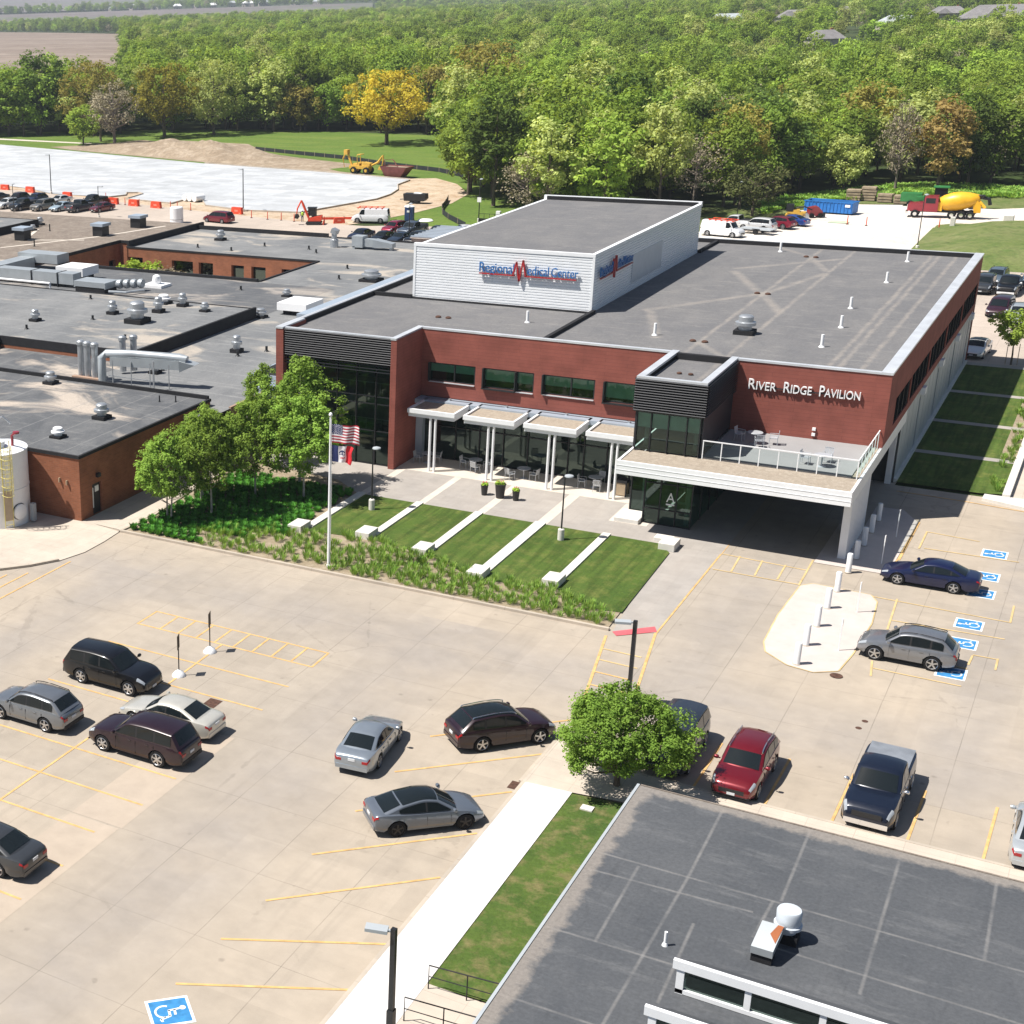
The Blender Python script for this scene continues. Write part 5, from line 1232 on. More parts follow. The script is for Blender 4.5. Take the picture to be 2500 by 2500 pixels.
# specimen trees
tY = tree_parts(61, 16.6, 8.3, 3.6, 150, 42, .72, 'spread', 1, 'bark', 'gold', .42, 26, .19, hollow=.75)
put_tree('specimen_tree', 'broad golden yellow tree standing alone on the meadow', tY, (-146.2, 315.2, -.05), .6, (1.0, 1.0, 1.0))
tO = tree_parts(62, 21.5, 9.8, 3.5, 160, 40, .8, 'round', 1, 'bark', 'olive', .5, 22, .19, hollow=.75)
put_tree('specimen_tree', 'huge olive brown tree right behind the lone golden tree', tO, (-131, 334, -.05), 2, 1.)
put_tree('specimen_tree', 'golden topped tree behind the bare grey tree at left', tY, (-208, 318, -.05), 3.6, (.95, .95, 1.08), 'goldgreen')
put_tree('specimen_tree', 'olive golden tree left of the golden topped tree', tO, (-229, 317, -.05), 1.1, (.8, .8, .86), 'olive')
tG = tree_parts(63, 14.5, 5.6, 3.0, 150, 15, .5, 'round', 1, 'greybark', 'grey', .36, 60, .2, hollow=.8)
put_tree('specimen_tree', 'bare grey twiggy tree at the left meadow edge', tG, (-211.4, 301.0, -.05), 0, (1., 1., 1.))
put_tree('specimen_tree', 'smaller bare grey tree left of the twiggy grey tree', tG, (-218.0, 304.5, -.05), 2, (.72, .72, .82))
put_tree('specimen_tree', 'low bright green tree in front of the bare grey trees', var['d'], (-217.5, 296.5, -.05), 1, (.9, .9, .82), 'fresh')
put_tree('specimen_tree', 'pale sage tree with light blossom right of the golden topped tree', tO, (-199, 327, -.05), 4, (.72, .72, .86), 'pale')
tP = tree_parts(64, 8.2, 4.4, 1.8, 60, 34, .5, 'spread', 1, 'bark', 'pine', .2, 16, .26)
put_tree('pine_tree', 'dark spreading pine on the grass beside the gravel lot', tP, (-48.3, 230, 0), 0, (1, 1, .98))
put_tree('specimen_tree', 'tall bare grey tree behind the timber stacks', tG, (-34.8, 267, 0), 1, (.55, .55, .95))
put_tree('specimen_tree', 'rusty brown young leafed tree right of the tall bare grey tree', var['a'], (-29.0, 269, 0), 1, (.85, .85, .86), 'rusty')
put_tree('specimen_tree', 'pale willow green tree behind the white rooftop tower', tO, (-70, 222, -.05), 1, (.62, .62, .72), 'pale')
put_tree('specimen_tree', 'broad fresh green tree left of the white rooftop tower', tO, (-91, 238, -.05), 3, (.70, .70, .68), 'fresh')
# the rest of the woods: one scattered mass
protoc = bpy.data.collections.new('woodland_kinds')
names = []
for i, (k, v) in enumerate((('green', 'a'), ('green', 'b'), ('green', 'c'), ('fresh', 'a'), ('fresh', 'b'), ('dark', 'b'), ('fresh', 'c'), ('pale', 'a'), ('grey', 'g'), ('fresh', 'd'), ('lime', 'd'), ('green', 'd'))):
    me = var[v][0].copy(); me.materials.clear(); me.materials.append(LEAF[k])
    o = bpy.data.objects.new('woodland_kind', me); protoc.objects.link(o)
r = 1720.
while r < 5200:
    step = 13 if r < 2600 else 26
    a = -44.
    while a < (3 if r < 2200 else -12):
        aa = a+wr.uniform(-.4, .4)*math.degrees(step/r); q = r+wr.uniform(-.42, .42)*step
        if wooded(aa, q) and (r < 3100 or wr.random() < .8): far.append((q, aa))
        a += math.degrees(step/r)
    r += step*.9
P = np.array([(q*math.sin(R(a)), q*math.cos(R(a)), terrain_z(q*math.sin(R(a)), q*math.cos(R(a)))-.1) for q, a in far], 'f')
me = bpy.data.meshes.new('far_woods'); me.vertices.add(len(P)); me.vertices.foreach_set('co', P.ravel())
sc_ = me.attributes.new('size', 'FLOAT', 'POINT')
sc_.data.foreach_set('value', np.array([wr.uniform(.72, 1.1)*(1.0 if a < -22 else .9)*(1.0 if q < 1720 else (.78 if q < 2600 else 1.1)) for q, a in far], 'f'))
fw_ = bpy.data.objects.new('far_woods', me); col.objects.link(fw_)
stuff(fw_, 'mixed green woods stretching to the horizon', 'woods')
ng = bpy.data.node_groups.new('far_woods_scatter', 'GeometryNodeTree')
ng.interface.new_socket('Geometry', in_out='INPUT', socket_type='NodeSocketGeometry'); ng.interface.new_socket('Geometry', in_out='OUTPUT', socket_type='NodeSocketGeometry')
gi, go = ng.nodes.new('NodeGroupInput'), ng.nodes.new('NodeGroupOutput')
iop = ng.nodes.new('GeometryNodeInstanceOnPoints'); ci = ng.nodes.new('GeometryNodeCollectionInfo'); ci.inputs['Collection'].default_value = protoc
ci.inputs['Separate Children'].default_value = True; ci.inputs['Reset Children'].default_value = True
iop.inputs['Pick Instance'].default_value = True
rv = ng.nodes.new('FunctionNodeRandomValue'); rv.data_type = 'FLOAT_VECTOR'; rv.inputs['Max'].default_value = (0, 0, 6.283)
ri = ng.nodes.new('FunctionNodeRandomValue'); ri.data_type = 'INT'; ri.inputs[4].default_value = 0; ri.inputs[5].default_value = 11; ri.inputs['Seed'].default_value = 4
na = ng.nodes.new('GeometryNodeInputNamedAttribute'); na.data_type = 'FLOAT'; na.inputs['Name'].default_value = 'size'
ng.links.new(gi.outputs[0], iop.inputs['Points']); ng.links.new(ci.outputs[0], iop.inputs['Instance']); ng.links.new(rv.outputs[0], iop.inputs['Rotation'])
ng.links.new(ri.outputs[2], iop.inputs['Instance Index']); ng.links.new(na.outputs[0], iop.inputs['Scale']); ng.links.new(iop.outputs[0], go.inputs[0])
md = fw_.modifiers.new('scatter', 'NODES'); md.node_group = ng
# tall grass along the wood edge behind the gravel lot
eg_ = []
for i in range(420):
    a = wr.uniform(-11.5, -2); q = edge(a)-wr.uniform(-3, 9); eg_.append((q*math.sin(R(a)), q*math.cos(R(a)), 0))
plants('rough_undergrowth', 'rough green undergrowth along the edge of the right woods', eg_, 60, .62, 1.2, .16, 'blade', 9)
# ============================================================ vehicles
def interp(x, pts): return float(np.interp(x, [p[0] for p in pts], [p[1] for p in pts]))
def softened(pts, w):
    xs = np.linspace(pts[0][0], pts[-1][0], 241); ys = np.interp(xs, [p[0] for p in pts], [p[1] for p in pts]); k = max(1, int(w/(xs[1]-xs[0])/2)); o = ys.copy()
    for i in range(len(xs)): a = min(k, i, len(xs)-1-i); o[i] = ys[i-a:i+a+1].mean()
    return list(zip(xs.tolist(), o.tolist()))
def rounded_roof(c):
    P = [np.array(q) for q in c[1:-1]]; out = [c[0]]
    for i in range(len(P)-1):
        p0, p1, p2, p3 = P[max(i-1, 0)], P[i], P[i+1], P[min(i+2, len(P)-1)]
        for t in (0, .33, .67): q = .5*(2*p1+(p2-p0)*t+(2*p0-5*p1+4*p2-p3)*t*t+(3*p1-p0-3*p2+p3)*t**3); out.append((float(q[0]), float(q[1])))
    return out+[tuple(P[-1]), c[-1]]
CARS = {
 # L W H wheelbase wheel-radius; deck: (x fraction of half length, z); cab: (x fraction, z) from cowl to rear base
 'sedan': dict(L=4.88, W=1.84, wb=2.78, R=.35, deck=[(-1, .80), (-.985, .93), (-.93, 1.0), (-.62, 1.02), (-.30, .97), (.30, .94), (.44, .94), (.60, .88), (.80, .78), (.93, .69), (1, .58)], cab=[(.42, .94), (.12, 1.39), (.0, 1.44), (-.14, 1.455), (-.38, 1.39), (-.74, 1.03)], panes=[(.33, -.055), (-.085, -.40), (-.43, -.60)], wr=.74),
 'fastback': dict(L=4.70, W=1.85, wb=2.875, R=.36, deck=[(-1, .84), (-.985, .96), (-.93, 1.03), (-.6, 1.0), (-.30, .95), (.30, .92), (.46, .92), (.66, .85), (.84, .74), (.94, .66), (1, .56)], cab=[(.50, .92), (.13, 1.39), (-.02, 1.44), (-.18, 1.435), (-.48, 1.31), (-.86, 1.03)], panes=[(.36, -.055), (-.085, -.56)], wr=.70),
 'suv': dict(L=4.95, W=1.98, wb=2.86, R=.405, deck=[(-1, .78), (-.99, 1.0), (-.965, 1.13), (-.5, 1.15), (.2, 1.13), (.42, 1.13), (.62, 1.11), (.84, 1.03), (.95, .90), (1, .68)], cab=[(.45, 1.13), (.17, 1.68), (.05, 1.76), (-.3, 1.80), (-.78, 1.74), (-.945, 1.14)], panes=[(.35, -.05), (-.085, -.42), (-.46, -.78)], wr=.82, clad=True, rails=True),
 'crossover': dict(L=4.72, W=1.88, wb=2.75, R=.385, deck=[(-1, .76), (-.99, .96), (-.955, 1.09), (-.5, 1.10), (.2, 1.06), (.42, 1.06), (.64, 1.02), (.84, .94), (.95, .82), (1, .63)], cab=[(.45, 1.06), (.16, 1.56), (.03, 1.64), (-.25, 1.67), (-.68, 1.59), (-.93, 1.10)], panes=[(.34, -.05), (-.085, -.45), (-.49, -.72)], wr=.79, clad=True, rails=True),
 'minivan': dict(L=5.1, W=1.98, wb=3.03, R=.345, deck=[(-1, .74), (-.99, .95), (-.96, 1.05), (-.5, 1.05), (.3, 1.02), (.58, 1.01), (.76, .94), (.9, .82), (1, .58)], cab=[(.62, 1.01), (.26, 1.62), (.1, 1.72), (-.35, 1.75), (-.80, 1.68), (-.95, 1.06)], panes=[(.50, .09), (.05, -.38), (-.42, -.82)], wr=.78),
 'pickup': dict(L=5.85, W=2.03, wb=3.74, R=.41, deck=[(-1, .80), (-.99, 1.22), (-.95, 1.30), (-.27, 1.30), (-.25, 1.18), (.40, 1.18), (.60, 1.17), (.86, 1.10), (.95, .98), (1, .70)], cab=[(.43, 1.18), (.22, 1.78), (.14, 1.86), (-.06, 1.90), (-.20, 1.86), (-.255, 1.20)], panes=[(.36, .11), (.085, -.19)], wr=.80, clad=True, bed=True),
 'van': dict(L=5.6, W=2.02, wb=3.5, R=.37, deck=[(-1, .70), (-.99, 1.1), (-.97, 1.25), (.2, 1.2), (.62, 1.2), (.8, 1.12), (.93, .98), (1, .62)], cab=[(.63, 1.2), (.46, 1.94), (.36, 2.06), (-.3, 2.08), (-.93, 2.05), (-.985, 1.22)], panes=[(.56, .28)], wr=.84),
}
def make_car(kind, name, label, cx, cy, heading, color, group=None, detail=2, roof=None, rim='rim', metal=.35, L=None, H=None, cladding=None, rails=None, tonneau='trim', bumper=None, z=0., plates=True, lights=True):
    p = dict(CARS[kind]); L = L or p['L']; W = p['W']; wb = p['wb']*L/p['L']; Rw = p['R']; hl = L/2
    hs = 1. if not H else H/max(q[1] for q in p['cab'])
    if max(color) < .08: metal = min(metal, .12)
    pm = paint(color, metal)
    t = thing(name, label, {'van': 'van', 'pickup': 'pickup truck', 'minivan': 'minivan', 'suv': 'suv', 'crossover': 'suv'}.get(kind, 'car'), (cx, cy, z), R(heading), group)
    deck = softened([(a*hl, b*(1 if b < .7 else hs)) for a, b in p['deck']], .10 if kind == 'pickup' else .42)
    xf = (p['deck'][-1][0]*hl-.90*(L/4.9)**.5) if kind != 'pickup' else hl-.98; xr = xf-wb
    cl = p.get('clad', False) if cladding is None else cladding
    xs = set(np.linspace(-hl+.16, hl-.16, 22 if detail > 1 else 12).round(3)) | {-hl, -hl+.06, hl-.06, hl} | {round(d[0]*hl, 3) for d in p['deck']}
    nA = 12 if detail > 1 else 6
    for xc in (xf, xr):
        xs |= {round(xc+(Rw+.06)*math.cos(PI*k/nA), 3) for k in range(nA+1)}
    xs = sorted(xs); xs = [x for i, x in enumerate(xs) if i == 0 or x-xs[i-1] > .012]
    def halfw(x):
        r_ = 1.05 if x > 0 else .8; e = max(0, (abs(x)-(hl-r_))/r_); tap = .21 if x > 0 else .15
        return W/2*(1-tap*e**2.6)*(.94 if abs(x) > hl-.03 else 1.)
    rings = []
    for x in xs:
        tz = interp(x, deck)-(.03 if abs(x) > hl-.03 else 0); e = max(0, (abs(x)-(hl-.55))/.55); b = .20+.13*e**2+(.04 if cl else 0); w = halfw(x); h = tz-b
        pts = [(0, b), (.86*w, b), (.965*w, b+.07), (1.0*w, b+.40*h), (.992*w, b+.62*h), (.968*w, b+.84*h), (.93*w, tz-.022), (.85*w, tz+.006), (.6*w, tz+.028), (0, tz+.04)]
        for xc in (xf, xr):
            d = abs(x-xc); Ra = Rw+.06
            if d < Ra:
                az = Rw+math.sqrt(Ra*Ra-d*d)
                pts = [(y, max(zz, az) if 0 < i < 5 else zz) for i, (y, zz) in enumerate(pts)]
        rings.append(pts)
    m = MB(); n = 10; ring = n*2-2
    for x, pts in zip(xs, rings):
        full = [(x, -y, zz) for y, zz in pts]+[(x, y, zz) for y, zz in pts[-2:0:-1]]
        m.v += full
    for i in range(len(xs)-1):
        for j in range(ring):
            k = (j+1) % ring; jj = min(j, ring-1-j)
            a, b_, c, d = i*ring+j, i*ring+k, (i+1)*ring+k, (i+1)*ring+j
            zs = [m.v[q][2] for q in (a, b_, c, d)]
            dark = jj == 0 or (jj == 1 and cl) or max(zs)-min(zs) < 1e-4 and jj < 4
            m.f.append((a, d, c, b_)); m.m.append(1 if dark else 0)
    m.f.append(tuple(range(ring))); m.m.append(0); e0 = (len(xs)-1)*ring; m.f.append(tuple(range(e0+ring-1, e0-1, -1))); m.m.append(0)
    # cabin
    cab = rounded_roof([(a*hl, b*hs) for a, b in p['cab']]); belt0 = min(cab[0][1], cab[-1][1]); ztop = max(q[1] for q in cab)
    def hw(zz): return W/2*(.925+(p['wr']-.925)*max(0, zz-belt0)/(ztop-belt0))
    yf = [-1, -.93, -.55, 0, .55, .93, 1]; cz = [-.065, -.018, .026, .044, .026, -.018, -.065]
    nc = len(cab); o = len(m.v)
    for i, (x, zz) in enumerate(cab):
        edge_ = i in (0, nc-1)
        for f, c in zip(yf, cz):
            bow = (.10 if i < 2 else (-.06 if i >= nc-2 else 0))*(1-f*f)
            m.v.append((x+bow*(1 if kind != 'pickup' or i < 2 else .2), f*hw(zz), zz+(c-.03 if edge_ else c)))
    for i in range(nc-1):
        for j in range(6): m.f.append((o+i*7+j, o+(i+1)*7+j, o+(i+1)*7+j+1, o+i*7+j+1)); m.m.append(2 if (roof and 1 <= i < nc-2 and 0 < j < 5) else 0)
    for j in (0, 6):
        idx = [o+i*7+j for i in range(nc)]
        m.f.append(tuple(idx if j == 0 else idx[::-1])); m.m.append(0)
    body = m.build('body', [pm, M['trim'], M[roof] if roof else pm], t, smooth=38, local=True)
    # glazing
    def prof_top(x): return interp(x, sorted((q[0], q[1]) for q in cab))
    def patch(i, t0, t1, nm, fm=.84):
        (x0, z0), (x1, z1) = cab[i], cab[i+1]; g = MB(); d = Vector((x1-x0, 0, z1-z0)).normalized(); nn = Vector((-d.z, 0, d.x)); nn = nn if nn.z > 0 else -nn
        ff = [-fm, -.55, 0, .55, fm]; zz_ = [-.004, .026, .044, .026, -.004]
        for tt in (t0, (t0+t1)/2, t1):
            for f, c in zip(ff, zz_):
                zc = z0+(z1-z0)*tt
                w0 = (1-tt) if i == 0 else 1.; b0 = (.10 if i < 2 else (-.06 if i >= nc-2 else 0)); b1 = (.10 if i+1 < 2 else (-.06 if i+1 >= nc-2 else 0))
                if kind == 'pickup' and i >= nc-2: b0 = b1 = -.012
                q0 = c-.03 if i == 0 else c; q1 = c-.03 if i+1 == nc-1 else c
                xx = x0+(x1-x0)*tt+(b0*(1-tt)+b1*tt)*(1-f*f); zq = zc+q0*(1-tt)+q1*tt
                m_ = Vector((xx, f*hw(zc), zq))+nn*.012; g.v.append(tuple(m_))
        for r_ in range(2):
            for k in range(4): g.f.append((r_*5+k, r_*5+k+1, r_*5+k+6, r_*5+k+5)); g.m.append(0)
        return g.build(nm, 'carglass', t, smooth=60, local=True)
    patch(0, .10, .95, 'windscreen'); patch(nc-2, .07, .80 if kind in ('suv', 'crossover', 'minivan') else .86, 'rear_window', .80)
    for s in (-1, 1):
        g = MB(); N = 16; a, b = p['panes'][0][0]-.004, p['panes'][-1][1]+.004
        for k in range(N+1):
            x = (a+(b-a)*k/N)*hl; zb = max(interp(x, deck)+.05, belt0*.995+.025); zt = max(prof_top(x)-.10, zb+.002)
            for zz in (zb, zt): g.v.append((x, s*(hw(zz)+.0035), zz))
        for k in range(N): q = (k*2, k*2+1, k*2+3, k*2+2); g.f.append(q if s > 0 else q[::-1]); g.m.append(0)
        g.build('pillar_trim', 'trim', t, local=True)
        for a, b in p['panes']:
            g = MB(); N = 9
            for k in range(N+1):
                x = (a+(b-a)*k/N)*hl; zb = max(interp(x, deck)+.045, belt0*.995+.02); zt = max(prof_top(x)-.095, zb+.004)
                for zz in (zb, (zb+zt)/2, zt): g.v.append((x, s*(hw(zz)+.007 if zz < zt-1e-6 else hw(zz)+.007), zz))
            for k in range(N):
                for r_ in range(2):
                    q = (k*3+r_, k*3+r_+1, k*3+r_+4, k*3+r_+3); g.f.append(q if s > 0 else q[::-1]); g.m.append(0)
            g.build('side_window', 'carglass', t, local=True)
    # wheels
    for xc in (xf, xr):
        for s in (-1, 1):
            g = MB(); yo = s*(W/2-.015); w_ = .215
            g.lathe([(Rw*.62, 0), (Rw*.95, 0), (Rw, -s*.03), (Rw, -s*(w_-.03)), (Rw*.95, -s*w_), (Rw*.5, -s*w_)], (xc, yo, Rw), 20 if detail > 1 else 12, 'y')
            wl = g.build('wheel', 'tyre', t, smooth=40, local=True)
            g = MB(); g.lathe([(Rw*.70, s*.006), (Rw*.66, s*.014), (Rw*.6, -s*.02)], (xc, yo, Rw), 20 if detail > 1 else 10, 'y', cap=False)
            g.lathe([(Rw*.17, s*.0), (Rw*.15, s*.014), (.01, s*.016)], (xc, yo, Rw), 10, 'y')
            ns = 5 if kind != 'suv' else 6
            for k in range(ns):
                a = 2*PI*k/ns+.3; g.obox((xc+math.cos(a)*Rw*.38, yo, Rw+math.sin(a)*Rw*.38), (Rw*.56, .016, Rw*.19), ry=-a)
            ro = g.build('rim', rim, wl, local=True)
    if detail > 0 and lights:
        # lamps follow the body skin: patches of it lifted a few millimetres
        me = body.data; V = [v.co.copy() for v in me.vertices]
        def skin(x0, x1, j0, j1, s, nm, mat, off=.012):
            ii = [i for i, x in enumerate(xs) if x0-1e-6 <= x <= x1+1e-6]
            if len(ii) < 2: return
            g = MB(); jj = list(range(j0, j1+1))
            for i in ii:
                for j in jj:
                    q = V[i*ring+(j if s < 0 else (ring-j) % ring)]
                    sx = off if x0 > 0 else -off
                    g.v.append((q.x+sx*.5, q.y+s*off, q.z+off*.4))
            k = len(jj)
            for a in range(len(ii)-1):
                for b in range(k-1): g.f.append((a*k+b, a*k+b+1, (a+1)*k+b+1, (a+1)*k+b)); g.m.append(0)
            return g.build(nm, mat, t, smooth=50, local=True)
        zr_ = interp(-hl+.02, deck)
        for s in (-1, 1):
            skin(hl-.46, hl-.05, 5, 7, s, 'headlight', 'lamp')
            skin(-hl+.0, -hl+.30, 5, 6, s, 'tail_light', 'taillamp'); MB().box(-hl-.012, -hl+.03, min(s*W*.26, s*W*.40), max(s*W*.26, s*W*.40), zr_-.17, zr_-.05).build('tail_light', 'taillamp', t, local=True)
        zf = interp(hl-.03, deck)
        g = MB(); g.box(hl-.03, hl+.012, -W*.27, W*.27, zf-.22 if kind != 'pickup' else zf-.05, zf-.04 if kind != 'pickup' else zf+.16); g.build('grille', 'black', t, local=True)
        if plates:
            MB().box(-hl-.016, -hl+.01, -.16, .16, .70 if kind != 'sedan' else .74, .82 if kind != 'sedan' else .86).build('licence_plate', 'plate', t, local=True)
            MB().box(hl-.01, hl+.026, -.16, .16, .38, .49).build('licence_plate', 'plate', t, local=True)
        g = MB(); g.box(-hl-.022, -hl+.05, -W*.40, W*.40, .33, .52); g.build('bumper', bumper or ('trim' if cl else pm), t, local=True)
        g = MB(); g.box(hl-.05, hl+.03, -W*.40, W*.40, .34, .36 if not bumper else .56); g.build('bumper', bumper or 'trim', t, local=True)
        for s in (-1, 1):
            g = MB(); x0 = cab[0][0]-.22 if kind != 'pickup' else cab[0][0]-.15; zz = belt0+.12
            g.lathe([(.02, -.10), (.075, -.08), (.095, 0), (.075, .08), (.02, .10)], (x0, s*(W/2+.11), zz), 10, 'y'); g.box(x0-.03, x0+.03, min(s*(W/2-.06), s*(W/2+.05)), max(s*(W/2-.06), s*(W/2+.05)), zz-.05, zz-.01)
            g.build('mirror', bumper or pm, t, smooth=45, local=True)
        if detail > 1:
            for s in (-1, 1):
                for k in ((.06, -.30) if len(p['panes']) > 1 else (.2,)):
                    MB().box(k*hl-.09, k*hl+.09, min(s*W*.494, s*W*.507), max(s*W*.494, s*W*.507), belt0-.16, belt0-.13).build('door_handle', bumper or pm, t, local=True)
                g = MB()                                             # door seams
                for k in (p['panes'][0][0], p['panes'][0][1]-.015, (p['panes'][1][1] if len(p['panes']) > 1 else p['panes'][0][1])-.02):
                    g.box(k*hl-.004, k*hl+.004, min(s*W*.488, s*W*.501), max(s*W*.488, s*W*.501), .42, belt0-.12)
                g.build('door_seam', 'trim', t, local=True)
        if rails if rails is not None else p.get('rails'):
            for s in (-1, 1):
                pts = [(x, s*(hw(zz)-.10), zz+.06) for x, zz in cab[1:-1]]; pts = [(pts[0][0], pts[0][1], pts[0][2]-.06)]+pts+[(pts[-1][0]-.05, pts[-1][1], pts[-1][2]-.06)]
                MB().tube(pts, .022, 6).build('roof_rail', 'trim' if cl else 'chrome', t, local=True)
    if p.get('bed'):
        x0, x1 = -.955*hl, -.285*hl; zz = 1.30*hs
        MB().box(x0, x1, -W*.42, W*.42, zz+.005, zz+.05).build('bed_cover', tonneau, t, local=True)
    return t
NAVY, BLK, SIL, GRY, PLUM, RED, WHT, DGR = (.010, .016, .050), (.005, .005, .006), (.46, .48, .50), (.13, .14, .16), (.019, .007, .012), (.16, .006, .012), (.70, .70, .69), (.035, .038, .042)
G = 'cars in the front car park'
def C(*a, **k): return make_car(*a, **k)
# the parked cars close to the camera
C('suv', 'parked_car', 'black seven-seat suv, first car left of the two sign posts', -39.55, 54.5, 0, BLK, G, metal=.1, L=5.04, cladding=True, rails=False)
C('crossover', 'parked_car', 'silver crossover suv with black tailgate glass, at the left edge', -40.45, 49.28, 180, (.21, .225, .245), G, L=4.68, metal=.6)
C('sedan', 'parked_car', 'pale champagne white sedan half hidden behind a plum suv', -34.4, 52.0, 180, (.56, .54, .48), G, L=5.05)
C('suv', 'parked_car', 'dark plum suv with chrome window line beside the pale sedan', -34.1, 49.22, 180, PLUM, G, L=5.18, rails=False)
C('sedan', 'parked_car', 'charcoal sedan cut off by the left edge of the photo', -34.55, 38.55, 180, DGR, G, L=4.93)
C('sedan', 'driving_car', 'silver sedan driving away up the middle of the car park', -25.28, 54.4, 96, (.33, .37, .41), G, L=4.87, metal=.6)
C('crossover', 'parked_car', 'burgundy black crossover nose to the sidewalk by the round maple', -20.73, 58.5, 47, PLUM, G, L=4.83, roof='carglass', rails=True, cladding=False)
C('fastback', 'parked_car', 'slate grey fastback electric car with black glass roof', -20.77, 50.05, 43, (.135, .155, .185), G, roof='carglass', rim='rimdark')
C('crossover', 'parked_car', 'bright red crossover facing the lower dark roof', -10.48, 60.45, 269, RED, G, L=4.82, rails=True, cladding=False)
C('pickup', 'parked_car', 'navy pickup truck with chrome front and grey bed cover', -5.38, 61.25, 269, (.007, .011, .024), G, tonneau='steel', bumper='chrome')
C('minivan', 'parked_car', 'dark blue-grey minivan partly hidden by the round maple', -13.6, 61.2, 271, (.022, .028, .042), G)
C('sedan', 'parked_car', 'pale silver sedan at the right edge of the photo', .42, 60.7, 91, (.44, .47, .49), G, L=4.86)
C('sedan', 'parked_car', 'deep blue sedan in the accessible bay beside the drive-through', -6.88, 88.15, 180, (.006, .010, .045), G, L=4.93)
C('crossover', 'parked_car', 'silver compact suv in the accessible bay by the bollard island', -6.48, 76.85, 180, (.25, .26, .28), G, metal=.6, L=4.45, cladding=True)
# right lot behind the pavilion
G = 'cars in the lot behind the pavilion'
C('sedan', 'parked_car', 'white sedan nearest the right back corner of the pavilion', -11.0, 149.6, 265, WHT, G, 1, roof='carglass')
C('minivan', 'parked_car', 'maroon minivan on its own in the aisle of the rear right lot', -11.0, 169.5, 265, (.035, .010, .018), G, 1)
C('pickup', 'parked_car', 'black pickup with white bumper in the rear right lot', -11.3, 181.9, 268, BLK, G, 1, bumper='white')
C('crossover', 'parked_car', 'blue-grey suv behind the right parapet end', -13.0, 187.3, 265, (.12, .16, .20), G, 1)
C('suv', 'parked_car', 'black suv mostly hidden by the brown side wall', -13.7, 181.6, 268, DGR, G, 1)
C('pickup', 'parked_car', 'steel blue pickup behind the black pickup', -9.5, 187.6, 268, (.10, .14, .19), G, 1)
C('crossover', 'parked_car', 'silver suv behind the young staked tree', -9.1, 166.4, 270, (.38, .42, .44), G, 1)
C('sedan', 'parked_car', 'dark sedan beside the silver suv at the right edge', -8.3, 171.3, 265, DGR, G, 1)
C('crossover', 'parked_car', 'white suv cut by the right edge behind the pavilion', -7.7, 179.7, 265, WHT, G, 1)
# rear lot left: staff cars
G = 'cars parked behind the gravel roof'
for k, (kind, c, x, y, h, lab) in enumerate((
 ('crossover', WHT, -160.8, 196.8, 265, 'white crossover at the far left of the rear lot'), ('pickup', BLK, -156.9, 196.3, 265, 'black pickup in the front row of the rear lot'),
 ('suv', (.17, .16, .14), -153.4, 197.0, 265, 'grey-beige suv in the front row of the rear lot'), ('sedan', (.42, .52, .58), -149.9, 197.6, 262, 'pale blue sedan in the front row of the rear lot'),
 ('pickup', (.045, .048, .06), -146.6, 198.2, 85, 'dark slate pickup with open bed in the front row of the rear lot'), ('sedan', (.12, .012, .02), -143.0, 199.4, 262, 'dark red sedan at the right end of the rear row'),
 ('sedan', (.02, .025, .04), -168.5, 203.5, 265, 'dark sedan behind the white crossover of the rear lot'), ('crossover', PLUM, -163.7, 203.3, 265, 'plum crossover in the back row of the rear lot'),
 ('crossover', NAVY, -160.0, 203.7, 265, 'navy crossover in the back row of the rear lot'), ('sedan', WHT, -155.6, 204.6, 262, 'white sedan in the back row of the rear lot'), ('pickup', BLK, -148.4, 204.4, 262, 'black pickup behind the pale blue sedan'), ('sedan', (.05, .06, .07), -172.3, 203.0, 265, 'charcoal sedan at the far left back row'))):
    C(kind, 'parked_car', lab, x, y, h, c, G, 1, roof=None)
G = 'cars parked beside the white tower'
for kind, c, x, y, h, lab in (
 ('sedan', (.010, .014, .035), -91.1, 188.9, 262, 'navy sedan at the left of the cluster by the tower'), ('sedan', BLK, -87.3, 187.9, 262, 'black sedan in the front row by the tower'),
 ('sedan', (.02, .03, .05), -84.7, 187.9, 262, 'dark blue sedan in the front row by the tower'), ('suv', BLK, -82.0, 187.5, 262, 'black suv right of the front row by the tower'),
 ('crossover', (.26, .01, .035), -89.3, 195.9, 262, 'crimson suv in the back row by the tower'), ('pickup', (.06, .075, .10), -86.2, 195.2, 262, 'steel blue pickup in the back row by the tower'),
 ('sedan', (.018, .024, .04), -82.4, 195.2, 262, 'midnight blue car in the back row by the tower'), ('sedan', WHT, -79.6, 197.5, 225, 'white sedan beside the striped shelter')):
    C(kind, 'parked_car', lab, x, y, h, c, G, 1)
C('minivan', 'driving_car', 'red minivan crossing the rear lot beyond the hospital roofs', -118.3, 195.5, 171, (.17, .008, .018), None, 1)
def ladder_rack(t, W, L, z, mat):
    g = MB()
    for s in (-1, 1): g.box(-L/2, L/2, s*W*.38-.04, s*W*.38+.04, z, z+.07)
    for k in range(5): x = -L/2+.2+k*(L-.4)/4; g.box(x-.04, x+.04, -W*.42, W*.42, z-.12, z)
    g.build('ladder_rack', mat, t, local=True)
t = C('van', 'work_van', 'white work van with red ladder rack beside the mini excavator', -96.9, 204.1, 193, (.74, .75, .76), None, 1, metal=0); ladder_rack(t, 2.02, 4.0, 2.2, 'orange')
t = C('van', 'work_van', 'white work van with red roof ladder behind the pavilion parapet', -47.6, 209.8, -12, (.74, .75, .76), None, 1, metal=0); ladder_rack(t, 2.02, 3.6, 2.2, 'orange')
G = 'vehicles on the gravel lot'
C('suv', 'parked_car', 'long white suv on the gravel lot', -44.6, 216.4, 168, WHT, G, 1, rails=False, cladding=False)
